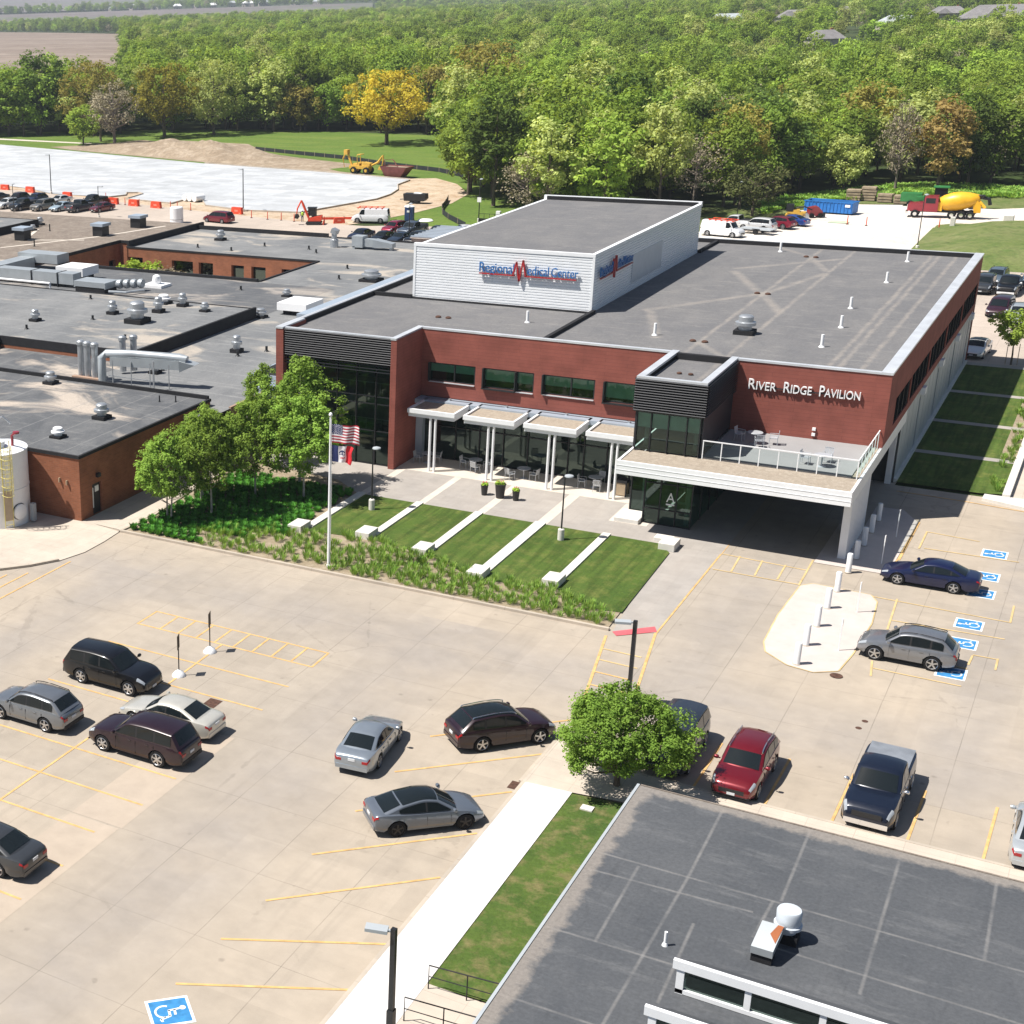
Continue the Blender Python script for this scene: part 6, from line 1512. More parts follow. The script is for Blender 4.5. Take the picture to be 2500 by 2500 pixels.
C('crossover', 'parked_car', 'red car tail behind the long white suv', -42.6, 219.7, 160, (.22, .012, .03), G, 1)
C('sedan', 'parked_car', 'blue car furthest along the row on the gravel lot', -41.6, 223.2, 160, (.02, .06, .26), G, 1)
C('pickup', 'parked_car', 'white pickup at the left end of the gravel lot row', -47.6, 217.2, 168, WHT, G, 1)
# ============================================================ street furniture and small things
B0 = thing('bollard', 'x', 'bollard', (0, 0, 0), 0, 'white bollards along the island')
m = MB(); m.lathe([(.155, 0), (.155, 1.12), (.13, 1.16), (.05, 1.175)], (0, 0, 0), 14); m.build('post', 'white', B0, smooth=40, local=True)
m = MB(); m.lathe([(.20, 0), (.20, .03), (.16, .035)], (0, 0, 0), 14); m.build('base_ring', 'kerb', B0, local=True)
ys = [73.53, 76.14, 78.96, 81.78, 84.55, 87.88, 90.38, 92.98, 95.6, 98.1]
labs = ['nearest white bollard, at the rounded tip of the bollard island', 'second white bollard from the rounded tip of the bollard island', 'third white bollard from the rounded island tip', 'fourth white bollard from the rounded island tip', 'fifth white bollard, at the far end of the sunlit island', 'last white bollard in the sun beside the pier wall edge', 'first white bollard in the shade beside the pier wall', 'second shaded white bollard beside the pier wall', 'third shaded white bollard beside the pier wall', 'farthest white bollard in the shade of the pavilion']
for i, (y, l) in enumerate(zip(ys, labs)):
    if i == 0: B0.location = (-10.98, y, .03); B0['label'] = l
    else: dup(B0, (-11.06, y, .03 if i != 5 else .03), i, l)
S0 = thing('sign_post', 'x', 'sign post', (0, 0, 0), 0, 'accessible parking sign posts')
m = MB(); m.box(-.025, .025, -.025, .025, 0, 1.75); m.build('post', 'white', S0, local=True)
m = MB(); m.box(.026, .034, -.13, .13, 1.35, 1.75); sp = m.build('sign_plate', 'whitesign', S0, local=True)
for i, (x, y, l) in enumerate(((-9.6, 81.95, 'slim accessible parking sign post at the far part of the sunlit island'), (-9.52, 76.26, 'slim accessible parking sign post facing the silver compact suv'), (-9.67, 90.27, 'slim sign post in the shade before the deep blue sedan'), (-9.65, 95.48, 'slim sign post deepest in the pavilion shade'))):
    if i == 0: S0.location = (x, y, .03); S0['label'] = l
    else: dup(S0, (x, y, .03), 0, l)
# portable stop posts
P0 = thing('portable_sign', 'x', 'sign', (0, 0, 0), 0, 'portable signs on white domes')
m = MB(); m.lathe([(.36, 0), (.35, .06), (.24, .2), (.09, .30), (.05, .33)], (0, 0, 0), 16); m.build('base', 'white', P0, smooth=50, local=True)
m = MB(); m.lathe([(.03, .3), (.03, 2.1)], (0, 0, 0), 8); m.build('pole', 'trim', P0, local=True)
m = MB(); m.box(-.012, .012, -.23, .23, 1.5, 2.25); m.build('sign_plate', 'bark', P0, local=True)
P0.location = (-37.2, 60.05, 0); P0['label'] = 'portable sign on a white dome base inside the yellow hatched strip edge'; P0.rotation_euler = (0, 0, R(18))
dup(P0, (-37.06, 56.8, 0), R(20), 'portable sign on a white dome base beside the black suv')
# lamps
def lamp(x, y, h, label, arm=(0, .0), base=.6, group=None, z=0., head='flat', thick=.075, mat='black', br=.2):
    t = thing('street_lamp', label, 'street lamp', (x, y, z), 0, group)
    if base:
        m = MB(); m.lathe([(br, 0), (br, base), (br*.75, base+.05)], (0, 0, 0), 14); m.build('base', 'block', t, smooth=40, local=True)
    m = MB(); m.box(-thick, thick, -thick, thick, base, h) if head == 'box' else m.lathe([(thick, base), (thick*.75, h)], (0, 0, 0), 10); m.build('pole', mat, t, local=True, smooth=40)
    ax, ay = arm; L = math.hypot(ax, ay) or 1; ux, uy = ax/L, ay/L; a = math.atan2(uy, ux)
    m = MB()
    if head == 'dome': m.lathe([(.05, h-.1), (.28, h-.02), (.26, h+.05), (.06, h+.12)], (ax*.5, ay*.5, 0), 14)
    else: m.obox((ux*.55, uy*.55, h-.10), (.72, .36, .12), rz=a); m.obox((ux*.13, uy*.13, h-.10), (.28, .09, .07), rz=a)
    m.build('lamp_head', 'greypanel', t, local=True, smooth=40)
    return t
Gl = 'slim lawn lamps before the pavilion'
lamp(-39.64, 84.63, 4.3, 'slim dark lamp on a concrete base at the left lawn panel', (.5, 0), .72, Gl, .05, 'dome', .055)
lamp(-27.0, 85.05, 4.2, 'slim dark lamp on a concrete base at the fourth lawn panel', (.5, 0), .72, Gl, .05, 'dome', .055)
Gl = 'square black parking lamps'
lamp(-16.75, 64.7, 4.35, 'square black parking lamp rising behind the round maple', (-.7, -.25), .3, Gl, .1, 'box', .085)
lamp(-16.15, 36.9, 4.25, 'square black parking lamp on the sidewalk at the bottom of the photo', (-.7, -.2), .3, Gl, .1, 'box', .085)
m = MB(); m.box(-.11, .11, -.14, .14, .5, 1.15); o = m.build('junction_box', 'black', [q for q in bpy.data.objects if q.name.startswith('street_lamp')][-1], local=True)
Gl = 'tall lamps of the rear lot'
lamp(-165.5, 215.2, 6.9, 'tall lamp standing on the edge of the white slab behind the parked row', (-.7, .1), .4, Gl, 0, 'flat', .09)
lamp(-120.9, 207.4, 6.7, 'tall lamp at the slab edge behind the red minivan', (-.5, .1), .4, Gl, 0, 'flat', .09)
lamp(-139.3, 193.3, 4.9, 'short dark lamp behind the gravel roof near the dark red sedan', (.6, 0), .2, Gl, 0, 'flat', .07)
lamp(-154.0, 190.0, 5.0, 'short dark lamp before the grey-beige suv', (.3, 0), .2, Gl, 0, 'dome', .07)
t = lamp(-82.3, 210.1, 6.2, 'lamp with a white accessible sign beside the woods behind the tower', (.3, .1), .5, None, 0, 'dome', .08)
MB().box(-.3, .3, -.13, -.10, 2.9, 3.6).build('sign_plate', 'whitesign', t, local=True)
lamp(-83.9, 188.9, 5.2, 'lamp among the navy cars beside the tower', (.3, 0), .4, None, 0, 'dome', .07)
lamp(-23.75, 208.9, 6.6, 'thin lamp at the corner of the gravel lot and the grass bank', (.4, .1), .3, None, 0, 'dome', .06)
lamp(-49.6, 226.5, 5.2, 'thin lamp in the grass left of the dark pine', (.3, 0), .3, None, 0, 'dome', .06)
# flagpole and flags
fp = thing('flagpole', 'tall white flagpole standing in the grass bed', 'flagpole', (-37.36, 73.95, .05))
m = MB(); m.lathe([(.095, 0), (.09, 3), (.055, 9.3)], (0, 0, 0), 14); m.build('pole', 'white', fp, smooth=40, local=True)
m = MB(); m.lathe([(.01, 9.3), (.10, 9.37), (.115, 9.45), (.08, 9.54), (.01, 9.58)], (0, 0, 0), 12); m.build('ball', 'whitesign', fp, smooth=60, local=True)
m = MB(); m.lathe([(.14, 0), (.14, .12), (.1, .2)], (0, 0, 0), 12); m.tube([(.11, -.03, 1.2), (.15, -.05, 5), (.07, -.03, 9.2)], .008, 5); m.build('halyard', 'whitesign', fp, local=True)
def flag(name, label, x, y, ztop, w, h, painter, mats, droop, seed):
    nx, nz = 52, 39; m = MB(); rr = random.Random(seed); dirx, diry = math.cos(R(14)), math.sin(R(14))
    for j in range(nz+1):
        for i in range(nx+1):
            u, v = i/nx, j/nz
            off = .10*u**.7*math.sin(u*9-1.2*v+seed)+.05*u*math.sin(u*17+2.5*v)
            s = u*w*.93; zz = ztop-v*h-droop*u*u*(.7+.3*v)+.05*u*math.sin(u*7+v*2+seed)
            if seed == 2: s *= 1-.16*v*u-.04*math.sin(v*6)
            m.v.append((s*dirx-off*diry+.07, s*diry+off*dirx, zz))
    for j in range(nz):
        for i in range(nx):
            a = j*(nx+1)+i; m.f.append((a, a+1, a+nx+2, a+nx+1)); m.m.append(painter((i+.5)/nx, (j+.5)/nz))
    o = m.build(name, mats, None, smooth=80); o.location = (x, y, 0); return tag(o, label, 'flag')
def us(u, v):
    if u < .40 and v < 7/13:
        a, b = u/.40*12, v/(7/13)*10
        i, j = round(a), round(b)
        if 0 < i < 12 and 0 < j < 10 and (i+j) % 2 == 0 and math.hypot(a-i, (b-j)*.9) < .36: return 2
        return 1
    return 0 if int(v*13) % 2 == 0 else 2
fr, fb, fw2 = plain('flag_red', (.36, .02, .035), .8, var=.05), plain('flag_blue', (.02, .03, .11), .8, var=.05), plain('flag_white', (.74, .72, .74), .8, var=.05)
flag('national_flag', 'striped red and white flag with starred blue corner on the flagpole', -37.36, 73.95, 8.95, 1.75, 1.12, us, [fr, fb, fw2], .10, 1)
def iowa(u, v):
    if u < .333: return 1
    if u > .667: return 0
    a, b = (u-.5)*1.5, (v-.42)
    if abs(b+.02+.10*math.cos(a*9)) < .045 and abs(a) < .19: return 1                # spread wings of the eagle
    if abs(a-.02) < .05 and abs(b) < .09: return 1
    if abs(b-.10-.03*math.sin(a*14)) < .022 and abs(a) < .20: return 1               # ribbon in its beak
    if .66 < v < .78 and abs(a) < .19:                                               # the letters IOWA
        k = (a+.19)/.38*4; c = int(k); f = k-c; w = (v-.66)/.12
        if c == 0: return 0 if .35 < f < .65 else 2
        if c == 1: return 0 if .15 < f < .85 and not (.36 < f < .64 and .25 < w < .75) else 2
        if c == 2: return 0 if abs(f-.5)*2 > .82*(1-w) + .0 and abs(f-.5) < .45 or abs(f-.5) < .14 and w > .4 else 2
        return 0 if abs(abs(f-.5)-.36*w) < .15 or (.55 < w < .75 and abs(f-.5) < .3) else 2
    return 2
flag('state_flag', 'blue, white and red vertical striped state flag with a blue eagle', -37.36, 73.95, 7.68, 1.45, 1.0, iowa, [plain('flag_scarlet', (.56, .02, .03), .8, var=.05), fb, fw2], .12, 2)
# cast concrete seat blocks at the ends of the edging walls
for x, y, l in ((-42.07, 79.05, 'leftmost cast concrete seat block beside the birches'), (-37.75, 79.95, 'cast concrete seat block at the end of the second edging wall'), (-33.5, 79.0, 'cast concrete seat block at the end of the third edging wall'), (-29.15, 76.95, 'cast concrete seat block at the end of the fourth edging wall'), (-24.98, 77.95, 'cast concrete seat block at the end of the rightmost edging wall'), (-20.95, 87.0, 'cast concrete seat block at the lawn corner by the entrance')):
    m = MB(); m.box(-.48, .48, -.7, .7, 0, .47); o = m.build('seat_block', 'block', None); o.location = (x, y, .02)
    bv = o.modifiers.new('bevel', 'BEVEL'); bv.width = .025; bv.segments = 2; tag(o, l, 'bench', 'cast concrete seat blocks')
for x0, x1, y0, y1, h, l in ((-22.1, -21.0, 87.75, 88.5, .26, 'low concrete step block before the glass entrance'), (-25.3, -23.75, 90.15, 92.1, .3, 'broad concrete plinth at the left foot of the glass entrance')):
    m = MB(); m.box(-(x1-x0)/2, (x1-x0)/2, -(y1-y0)/2, (y1-y0)/2, 0, h); o = m.build('concrete_block', 'block', None); o.location = ((x0+x1)/2, (y0+y1)/2, .01)
    bv = o.modifiers.new('bevel', 'BEVEL'); bv.width = .02; tag(o, l, 'block')
# chairs and tables
def chair_parts(t, mat):
    m = MB(); m.box(-.24, .24, -.22, .24, .43, .46); m.build('seat', mat, t, local=True)
    m = MB()
    for k in range(6): x = -.21+k*.084; m.obox((x, .29, .66), (.05, .02, .42), rx=R(-10))
    m.box(-.25, .25, .30, .33, .84, .88); m.build('backrest', mat, t, local=True)
    for a, b, c in ((-.22, -.2, .43), (.22, -.2, .43), (-.22, .24, .5), (.22, .24, .5)):
        MB().tube([(a*1.08, b*1.1, 0), (a, b, c)], .018, 6).build('leg', mat, t, local=True)
    for s in (-1, 1): MB().tube([(s*.25, -.2, .43), (s*.27, -.2, .65), (s*.27, .28, .66)], .016, 6).build('armrest', mat, t, local=True)
def table_parts(t, mat):
    m = MB(); m.lathe([(.46, .70), (.47, .72), (.46, .735)], (0, 0, 0), 22); m.build('tabletop', mat, t, local=True)
    m = MB(); m.lathe([(.04, .05), (.04, .70)], (0, 0, 0), 8); m.build('pedestal', mat, t, local=True)
    m = MB(); m.lathe([(.26, 0), (.25, .03), (.06, .06)], (0, 0, 0), 16); m.build('foot', mat, t, local=True)
ch0 = thing('patio_chair', 'x', 'chair', (0, 0, 0), 0, 'grey patio chairs'); chair_parts(ch0, 'chairmetal')
tb0 = thing('patio_table', 'x', 'table', (0, 0, 0), 0, 'round patio tables'); table_parts(tb0, 'chairmetal')
tabs = [(-40.7, 96.2, .026, 'round patio table by the red fin at the left end of the porch'), (-37.1, 96.35, .026, 'round patio table behind the second column pair'), (-33.4, 95.95, .026, 'round patio table between the second and third column pairs'), (-28.5, 96.35, .026, 'round patio table left of the tan litter bin'), (-18.35, 95.1, 4.88, 'round table on the terrace against the red wall'), (-13.85, 92.0, 4.88, 'round table on the terrace behind the glass rail')]
for i, (x, y, z, l) in enumerate(tabs):
    if i == 0: tb0.location = (x, y, z); tb0['label'] = l
    else: dup(tb0, (x, y, z), i, l)
cs = [(-41.3, 95.9, .026, 90, 'patio chair left of the table by the red fin'), (-40.1, 96.5, .026, -80, 'patio chair right of the table by the red fin'), (-37.9, 96.3, .026, 85, 'patio chair left of the table behind the second columns'), (-36.8, 95.55, .026, 160, 'patio chair in front of the table behind the second columns'), (-36.3, 96.6, .026, -95, 'patio chair right of the table behind the second columns'),
      (-34.1, 95.2, .026, 150, 'patio chair front left of the table between second and third columns'), (-32.6, 95.8, .026, -100, 'patio chair right of the table between second and third columns'), (-29.25, 96.0, .026, 95, 'patio chair left of the table by the litter bin'), (-28.1, 95.5, .026, 190, 'patio chair in front of the table by the litter bin'), (-28.4, 97.1, .026, -10, 'patio chair behind the table by the litter bin'),
      (-19.3, 95.4, 4.88, 80, 'terrace chair in the shade by the dark louvred box'), (-17.3, 95.35, 4.88, -80, 'white terrace chair in the sun by the red wall'), (-17.9, 94.35, 4.88, 200, 'terrace chair nearest the rail of the upper table'), (-14.75, 92.05, 4.88, 85, 'terrace chair left of the table behind the glass rail'), (-13.7, 93.0, 4.88, 0, 'terrace chair behind the table at the glass rail')]
for i, (x, y, z, a, l) in enumerate(cs):
    if i == 0: ch0.location = (x, y, z); ch0['label'] = l; ch0.rotation_euler = (0, 0, R(a))
    else: dup(ch0, (x, y, z), R(a), l)
# planters
def planter(x, y, h, r, l, seed):
    t = thing('planter', l, 'planter', (x, y, .022), 0, 'dark tapered planters')
    m = MB(); m.lathe([(r*.72, 0), (r, h), (r*1.06, h), (r*1.06, h+.04), (r*.9, h+.04), (r*.88, h-.02)], (0, 0, 0), 18); m.build('pot', 'terracotta_pot', t, smooth=40, local=True)
    MB().lathe([(r*.88, h-.03), (.01, h-.02)], (0, 0, 0), 14).build('soil', 'mulch', t, local=True)
    rs = np.random.RandomState(seed); a = rs.uniform(0, 6.28, 7); c = np.stack([np.cos(a)*r*.5, np.sin(a)*r*.5, np.full(7, h+.10)], 1)
    V, cc = leaf_cloud(rs, c, np.full(7, r*.55), 40, .12, up=.8); o = bpy.data.objects.new('plants', quads_mesh('plants', V, cc, 'lime')); col.objects.link(o); o.parent = t
    m = MB()
    for k in range(4): m.lathe([(.01, -.03), (.05, 0), (.01, .04)], (math.cos(k*1.7+seed)*r*.5, math.sin(k*1.7+seed)*r*.5, h+.24), 6)
    m.build('flower', 'redpaint', t, local=True)
planter(-34.4, 91.2, .68, .25, 'small dark planter, left of the three on the plaza', 1); planter(-33.25, 91.1, .95, .36, 'tall dark planter in the middle of the three', 2); planter(-32.15, 91.1, .68, .25, 'small dark planter, right of the three on the plaza', 3)
t = thing('litter_bin', 'tan panelled litter bin with dark lid by the rightmost porch columns', 'bin', (-26.45, 95.6, .026), R(0))
MB().box(-.36, .36, -.36, .36, .06, .92).build('cabinet', 'tan', t, local=True); m = MB(); m.box(-.40, .40, -.40, .40, .92, 1.1)
for a in (-.37, .37):
    for b in (-.37, .37): m.box(a-.04, a+.04, b-.04, b+.04, 0, .92)
m.build('frame', 'trim', t, local=True)
# white storage tank
t = thing('storage_tank', 'tall white cylindrical tank with a yellow caged ladder beside the brick annex', 'tank', (-60.3, 71.15, .04))
TR, TH = 2.0, 5.0
m = MB(); m.lathe([(TR, 0), (TR, TH*.49), (TR+.03, TH*.492), (TR+.03, TH*.502), (TR, TH*.505), (TR, TH-.12), (TR+.04, TH-.1), (TR+.04, TH), (TR-.1, TH+.02), (TR*.55, TH+.28), (.05, TH+.42)], (0, 0, 0), 48); tk = m.build('shell', 'tankwhite', t, smooth=40, local=True)
m = MB(); m.lathe([(.42, TH+.2), (.42, TH+.62), (.36, TH+.66), (.02, TH+.68)], (.6, -.5, 0), 18); m.build('hatch', 'tankwhite', t, smooth=40, local=True)
m = MB(); m.tube([(1.2, .2, TH+.1), (1.2, .2, TH+.9), (1.5, .2, TH+1.15)], .09, 8); m.lathe([(.22, 0), (.22, .12)], (1.55, .2, TH+1.1), 10); m.build('vent', 'truckred', t, smooth=40, local=True)
m = MB(); m.tube([(-.9, .6, TH+.3), (-.7, .6, TH+1.5), (.0, .8, TH+1.9), (.5, 1.0, TH+1.4)], .06, 8); m.build('fill_pipe', 'steel', t, smooth=50, local=True)
m = MB(); a0 = R(-36); c, s = math.cos(a0), math.sin(a0)
def LP(u, d, z): return (c*(TR+d)-s*u, s*(TR+d)+c*u, z)
for u in (-.28, .28): m.tube([LP(u, .22, .1), LP(u, .22, TH+1.0)], .03, 6)
for k in range(19): m.tube([LP(-.28, .22, .3+k*.29), LP(.28, .22, .3+k*.29)], .018, 5)
for k in range(6):
    zz = 2.4+k*.62; m.tube([LP(.38*math.cos(q), .22+.68*math.sin(q)*1.0, zz) for q in np.linspace(0, PI, 9)], .02, 5)
for q in np.linspace(.3, PI-.3, 5): m.tube([LP(.38*math.cos(q), .22+.68*math.sin(q), 2.6), LP(.38*math.cos(q), .22+.68*math.sin(q), TH+.8)], .016, 5)
m.build('ladder', 'ladder', t, local=True)
m = MB(); m.add([LP(-.26, .25, .6), LP(.26, .25, .6), LP(.26, .25, 2.6), LP(-.26, .25, 2.6)], [(0, 1, 2, 3)]); m.build('ladder_guard', 'tan', t, local=True)
a1 = R(5); m = MB(); m.lathe([(.52, 0), (.52, .22), (.46, .26), (.02, .28)], (0, 0, 0), 22, 'x'); M4 = Matrix.Translation((math.cos(R(-12))*(TR-.08), math.sin(R(-12))*(TR-.08), 1.0)) @ Matrix.Rotation(R(-12), 4, 'Z')
m.v = [tuple(M4 @ Vector(p)) for p in m.v]; m.build('manway', 'tankwhite', t, smooth=35, local=True)
m = MB(); m.lathe([(.55, .02), (.57, .06), (.55, .1)], (0, 0, 0), 22, 'x'); m.v = [tuple(M4 @ Vector(p)) for p in m.v]; m.build('gasket', 'black', t, local=True)
MB().box(2.1, 2.4, .5, .8, .1, 1.3).build('valve_box', 'greypanel', t, local=True)
# handrails at the lower building entrance
for y, x1, l in ((39.95, -13.7, 'steel handrail along the near end of the grass strip'), (37.95, -13.6, 'steel handrail nearest the bottom edge of the photo')):
    t = thing('handrail', l, 'handrail', (-16.15, y, .1), 0, 'steel handrails at the lower entrance')
    m = MB(); L = x1+16.15
    m.tube([(0, 0, 0), (0, 0, .95), (L+.9, .2, 1.1)], .024, 6); m.tube([(0, 0, .5), (L+.9, .2, .6)], .018, 6); m.build('rail', 'trim', t, local=True)
    for x in (1.35, 2.6): MB().tube([(x, .08, 0), (x, .08, 1.0)], .022, 6).build('post', 'trim', t, local=True)
# utility cover in the grass strip
tag(MB().box(-15.6, -15.1, 54.2, 54.6, .08, .14).build('valve_cover', 'block'), 'pale square valve cover in the grass by the round maple', 'cover')
# courtyard tables inside hall openings
for x, l in ((-80.8, 'picnic table in the right courtyard opening'), (-87.4, 'picnic table in the middle courtyard opening')):
    t = thing('picnic_table', l, 'table', (x, 147.6, .02)); MB().box(-.8, .8, -.35, .35, .7, .76).build('tabletop', 'wood', t, local=True)
    for s in (-1, 1): MB().box(-.8, .8, s*.6-.12, s*.6+.12, .42, .47).build('bench', 'wood', t, local=True); MB().box(s*.6-.04, s*.6+.04, -.6, .6, 0, .7).build('leg', 'wood', t, local=True)
# ============================================================ houses among the trees
def house(a, r, mat, label, w, d, h, ridge, seed, rz=None, tall=0, loc=None):
    x, y = loc if loc else (r*math.sin(R(a)), r*math.cos(R(a)))
    t = thing('house', label, 'house', (x, y, terrain_z(x, y)+tall), R(rz if rz is not None else -a))
    MB().box(-w/2, w/2, -d/2, d/2, -tall-.5, h).build('wall', 'housewall', t, local=True)
    m = MB(); e = .6; b = 2.2
    m.add([(-w/2-e, -d/2-e, h), (w/2+e, -d/2-e, h), (w/2+e, d/2+e, h), (-w/2-e, d/2+e, h), (-w/2+w*.22, 0, h+ridge), (w/2-w*.22, 0, h+ridge)], [(0, 1, 5, 4), (1, 2, 5), (2, 3, 4, 5), (3, 0, 4), (0, 3, 2, 1)])
    if w > 16: m.add([(-w*.12-4, -d/2-3, h), (-w*.12+4, -d/2-3, h), (-w*.12+4, 0, h), (-w*.12-4, 0, h), (-w*.12, -d/2-2, h+ridge*.8), (-w*.12, 0, h+ridge*.85)], [(0, 1, 4), (1, 2, 5, 4), (3, 0, 4, 5)])
    rf = m.build('roof', mat, t, local=True)
    MB().box(w*.2, w*.2+.9, .5, 1.4, h+ridge*.5, h+ridge+.6).build('chimney', 'brick', rf, local=True)
    for k in range(3): x0 = -w*.38+k*w*.3; MB().box(x0, x0+1.6, -d/2-.05, -d/2+.02, 1.0, 2.4).build('window', 'glassdark', t, local=True)
    return t
house(-13.3, 860, 'shingle_pale', 'house with a pale grey roof, farthest left among the woods', 20, 12, 4.2, 3.6, 1, 20, 2)
house(-11.15, 905, 'shingle', 'brown-grey roofed house right of the pale roofed one', 18, 12, 4.2, 3.8, 2, -10, 2)
house(-8.0, 800, 'shingle_pale', 'low green-grey roofed house in the middle of the right woods', 17, 11, 3.6, 3.2, 3, 25, 1.5)
house(-5.1, 760, 'shingle', 'large grey hip-roofed house at the upper right', 30, 16, 4.4, 5.2, 4, 12, 3)
house(-10.2, 655, 'shingle', 'dark roofed house half hidden below the brown trees', 12, 9, 4.4, 3.2, 5, 35, 1)
house(-9.4, 1010, 'shingle', 'distant grey roofed house on the right slope', 18, 11, 4, 3.4, 6, 0, 2)
house(-6.6, 930, 'shingle', 'grey roofed house behind the large hip-roofed one', 18, 11, 4, 3.4, 7, 10, 2)
hr_ = random.Random(5)
fl = ['white farm building at the far left horizon', 'white distant house below the left horizon', 'long white distant barn', 'white distant house in the middle of the far row', 'distant house with bright gable', 'distant pale house beside the dark conifers', 'bright white distant shed', 'distant white house near the field edge', 'distant pale house in the far row right part', 'distant white barn near the top of the photo', 'distant pale bungalow beyond the brown field', 'rightmost distant house of the far row']
for i, a in enumerate((-37.6, -34.9, -34.2, -33.4, -32.6, -31.9, -31.3, -30.6, -30.0, -29.4, -28.3, -27.5)):
    q = 2950+hr_.uniform(0, 150); x, y = q*math.sin(R(a)), q*math.cos(R(a))
    house(a, q, 'shingle_pale' if i % 2 else 'white', fl[i], hr_.uniform(14, 24), 11, hr_.uniform(5, 8), 4, i, hr_.uniform(-40, 40))
# ============================================================ building site
b0 = thing('water_barrier', 'x', 'barrier', (0, 0, 0), 0, 'orange-red water-filled barriers')
m = MB(); m.side([(-.95, 0), (.95, 0), (.95, .18), (.86, .85), (.86, .95), (-.86, .95), (-.86, .85), (-.95, .18)], -.24, .24); m.build('body', 'orange', b0, local=True)
m = MB(); m.box(-.3, .3, -.25, -.235, .35, .6); m.box(-.7, -.5, -.25, -.235, .05, .2); m.box(.5, .7, -.25, -.235, .05, .2); m.build('label_panel', plain('pale_orange', (.75, .25, .18), .6), b0, local=True)
bl = [(-177.6, 216.9, 'orange-red barrier at the far left edge'), (-170.4, 215.3, 'orange-red barrier behind the navy crossover'), (-158.9, 211.2, 'orange-red barrier behind the white sedan of the back row'), (-146.3, 207.4, 'orange-red barrier right of the dark red sedan'), (-141.6, 206.6, 'orange-red barrier in the middle of the line of three'), (-136.6, 205.8, 'orange-red barrier at the right of the line of three'), (-120.4, 204.6, 'orange-red barrier behind the red minivan'), (-100.8, 201.4, 'small orange-red barrier between excavator and white van')]
for i, (x, y, l) in enumerate(bl):
    if i == 0: b0.location = (x, y, 0); b0['label'] = l
    else: dup(b0, (x, y, 0), R(-8 if i < 7 else 35), l, None, 1.1 if i < 7 else .9)
d0 = thing('delineator_post', 'x', 'delineator', (0, 0, 0), 0, 'orange delineator posts along the slab')
m = MB(); m.lathe([(.07, .05), (.06, 1.15), (.03, 1.2)], (0, 0, 0), 8); m.build('tube', 'orange', d0, local=True); m = MB(); m.lathe([(.2, 0), (.18, .06)], (0, 0, 0), 10); m.build('base', 'rubber', d0, local=True)
for i, (x, y) in enumerate(((-152.1, 210), (-151, 211.8), (-143.8, 207.2), (-140.7, 206.9), (-133.9, 206), (-132.5, 205.9), (-129.6, 205.4), (-116, 201.5), (-112.8, 200.9), (-110.4, 200.9), (-107.9, 200.4), (-102.4, 199.6), (-34.9, 226.5), (-32.4, 226), (-23.6, 227.5))):
    l = 'orange delineator post standing along the edge of the new slab' if i < 12 else 'orange delineator post on the bright gravel lot'; g = d0['group'] if i < 12 else 'orange posts on the gravel lot'
    if i == 0: d0.location = (x, y, 0); d0['label'] = l
    else: dup(d0, (x, y, 0), i, l, g)
# mini excavator
t = thing('mini_excavator', 'small orange and black excavator with raised boom', 'excavator', (-103.8, 199.0, 0), R(200))
m = MB()
for s in (-1, 1): m.side([(-1, .05), (.95, .05), (1.15, .25), (1.0, .5), (-1.0, .5), (-1.2, .25)], s*.72-.2, s*.72+.2)
m.build('track', 'black', t, local=True)
MB().side([(-1.1, .55), (.8, .55), (.8, .9), (-.2, 1.2), (-1.2, 1.35), (-1.25, .9)], -.75, .75).build('body', 'orange', t, local=True)
m = MB()
for x in (-.35, .75):
    for s in (-.6, .35): m.box(x, x+.08, s, s+.08, .9, 2.45)
m.box(-.45, .95, -.68, .5, 2.42, 2.52); m.box(-.3, .3, -.5, .3, .9, 1.5); cb = m.build('cab', 'black', t, local=True)
MB().box(-.3, .76, -.6, .42, 1.3, 2.4).build('cab_glass', 'carglass', t, local=True)
m = MB(); m.tube([(.7, .6, 1.0), (1.5, .6, 2.9), (1.8, .6, 3.6)], [.16, .2, .12], 6); m.tube([(1.8, .6, 3.6), (2.4, .6, 2.4), (2.5, .6, 1.6)], [.12, .12, .08], 6); m.build('boom', 'orange', t, local=True)
MB().side([(2.3, 1.6), (2.7, 1.6), (2.8, 1.0), (2.3, .9), (2.1, 1.2)], .3, .9).build('bucket', 'black', t, local=True)
MB().obox((-1.5, 0, .3), (.12, 1.7, .5)).build('blade', 'orange', t, local=True)
# trencher / backhoe
t = thing('backhoe_loader', 'yellow backhoe with folded arms on the grass beyond the slab', 'backhoe', (-126.3, 261.5, 0), R(-6))
m = MB(); m.box(-2.4, 1.9, -.7, .7, .9, 1.5); m.side([(.3, 1.4), (2.0, 1.4), (2.1, 2.0), (.3, 2.25)], -.55, .55); m.box(-1.6, -.2, -.6, .6, 1.4, 1.9); m.build('body', 'machine', t, local=True)
for x in (-1.3, 1.5):
    for s in (-1, 1): wl = MB().lathe([(.3, -.2), (.62, -.2), (.65, 0), (.62, .2), (.3, .2)], (x, s*.85, .65), 16, 'y').build('wheel', 'tyre', t, local=True); MB().lathe([(.3, -.22), (.28, .22)], (x, s*.85, .65), 12, 'y').build('rim', 'machine', wl, local=True)
m = MB(); m.tube([(2.0, 0, 1.5), (3.6, 0, 2.2), (4.6, 0, 3.5)], [.2, .25, .15], 6); m.tube([(4.6, 0, 3.6), (4.7, 0, 2.6), (4.4, 0, 1.2)], [.15, .15, .1], 6); m.build('loader_arm', 'machine', t, local=True)
MB().side([(3.9, .9), (4.7, .9), (4.8, 1.5), (4.2, 1.6)], -.6, .6).build('bucket', 'machine', t, local=True)
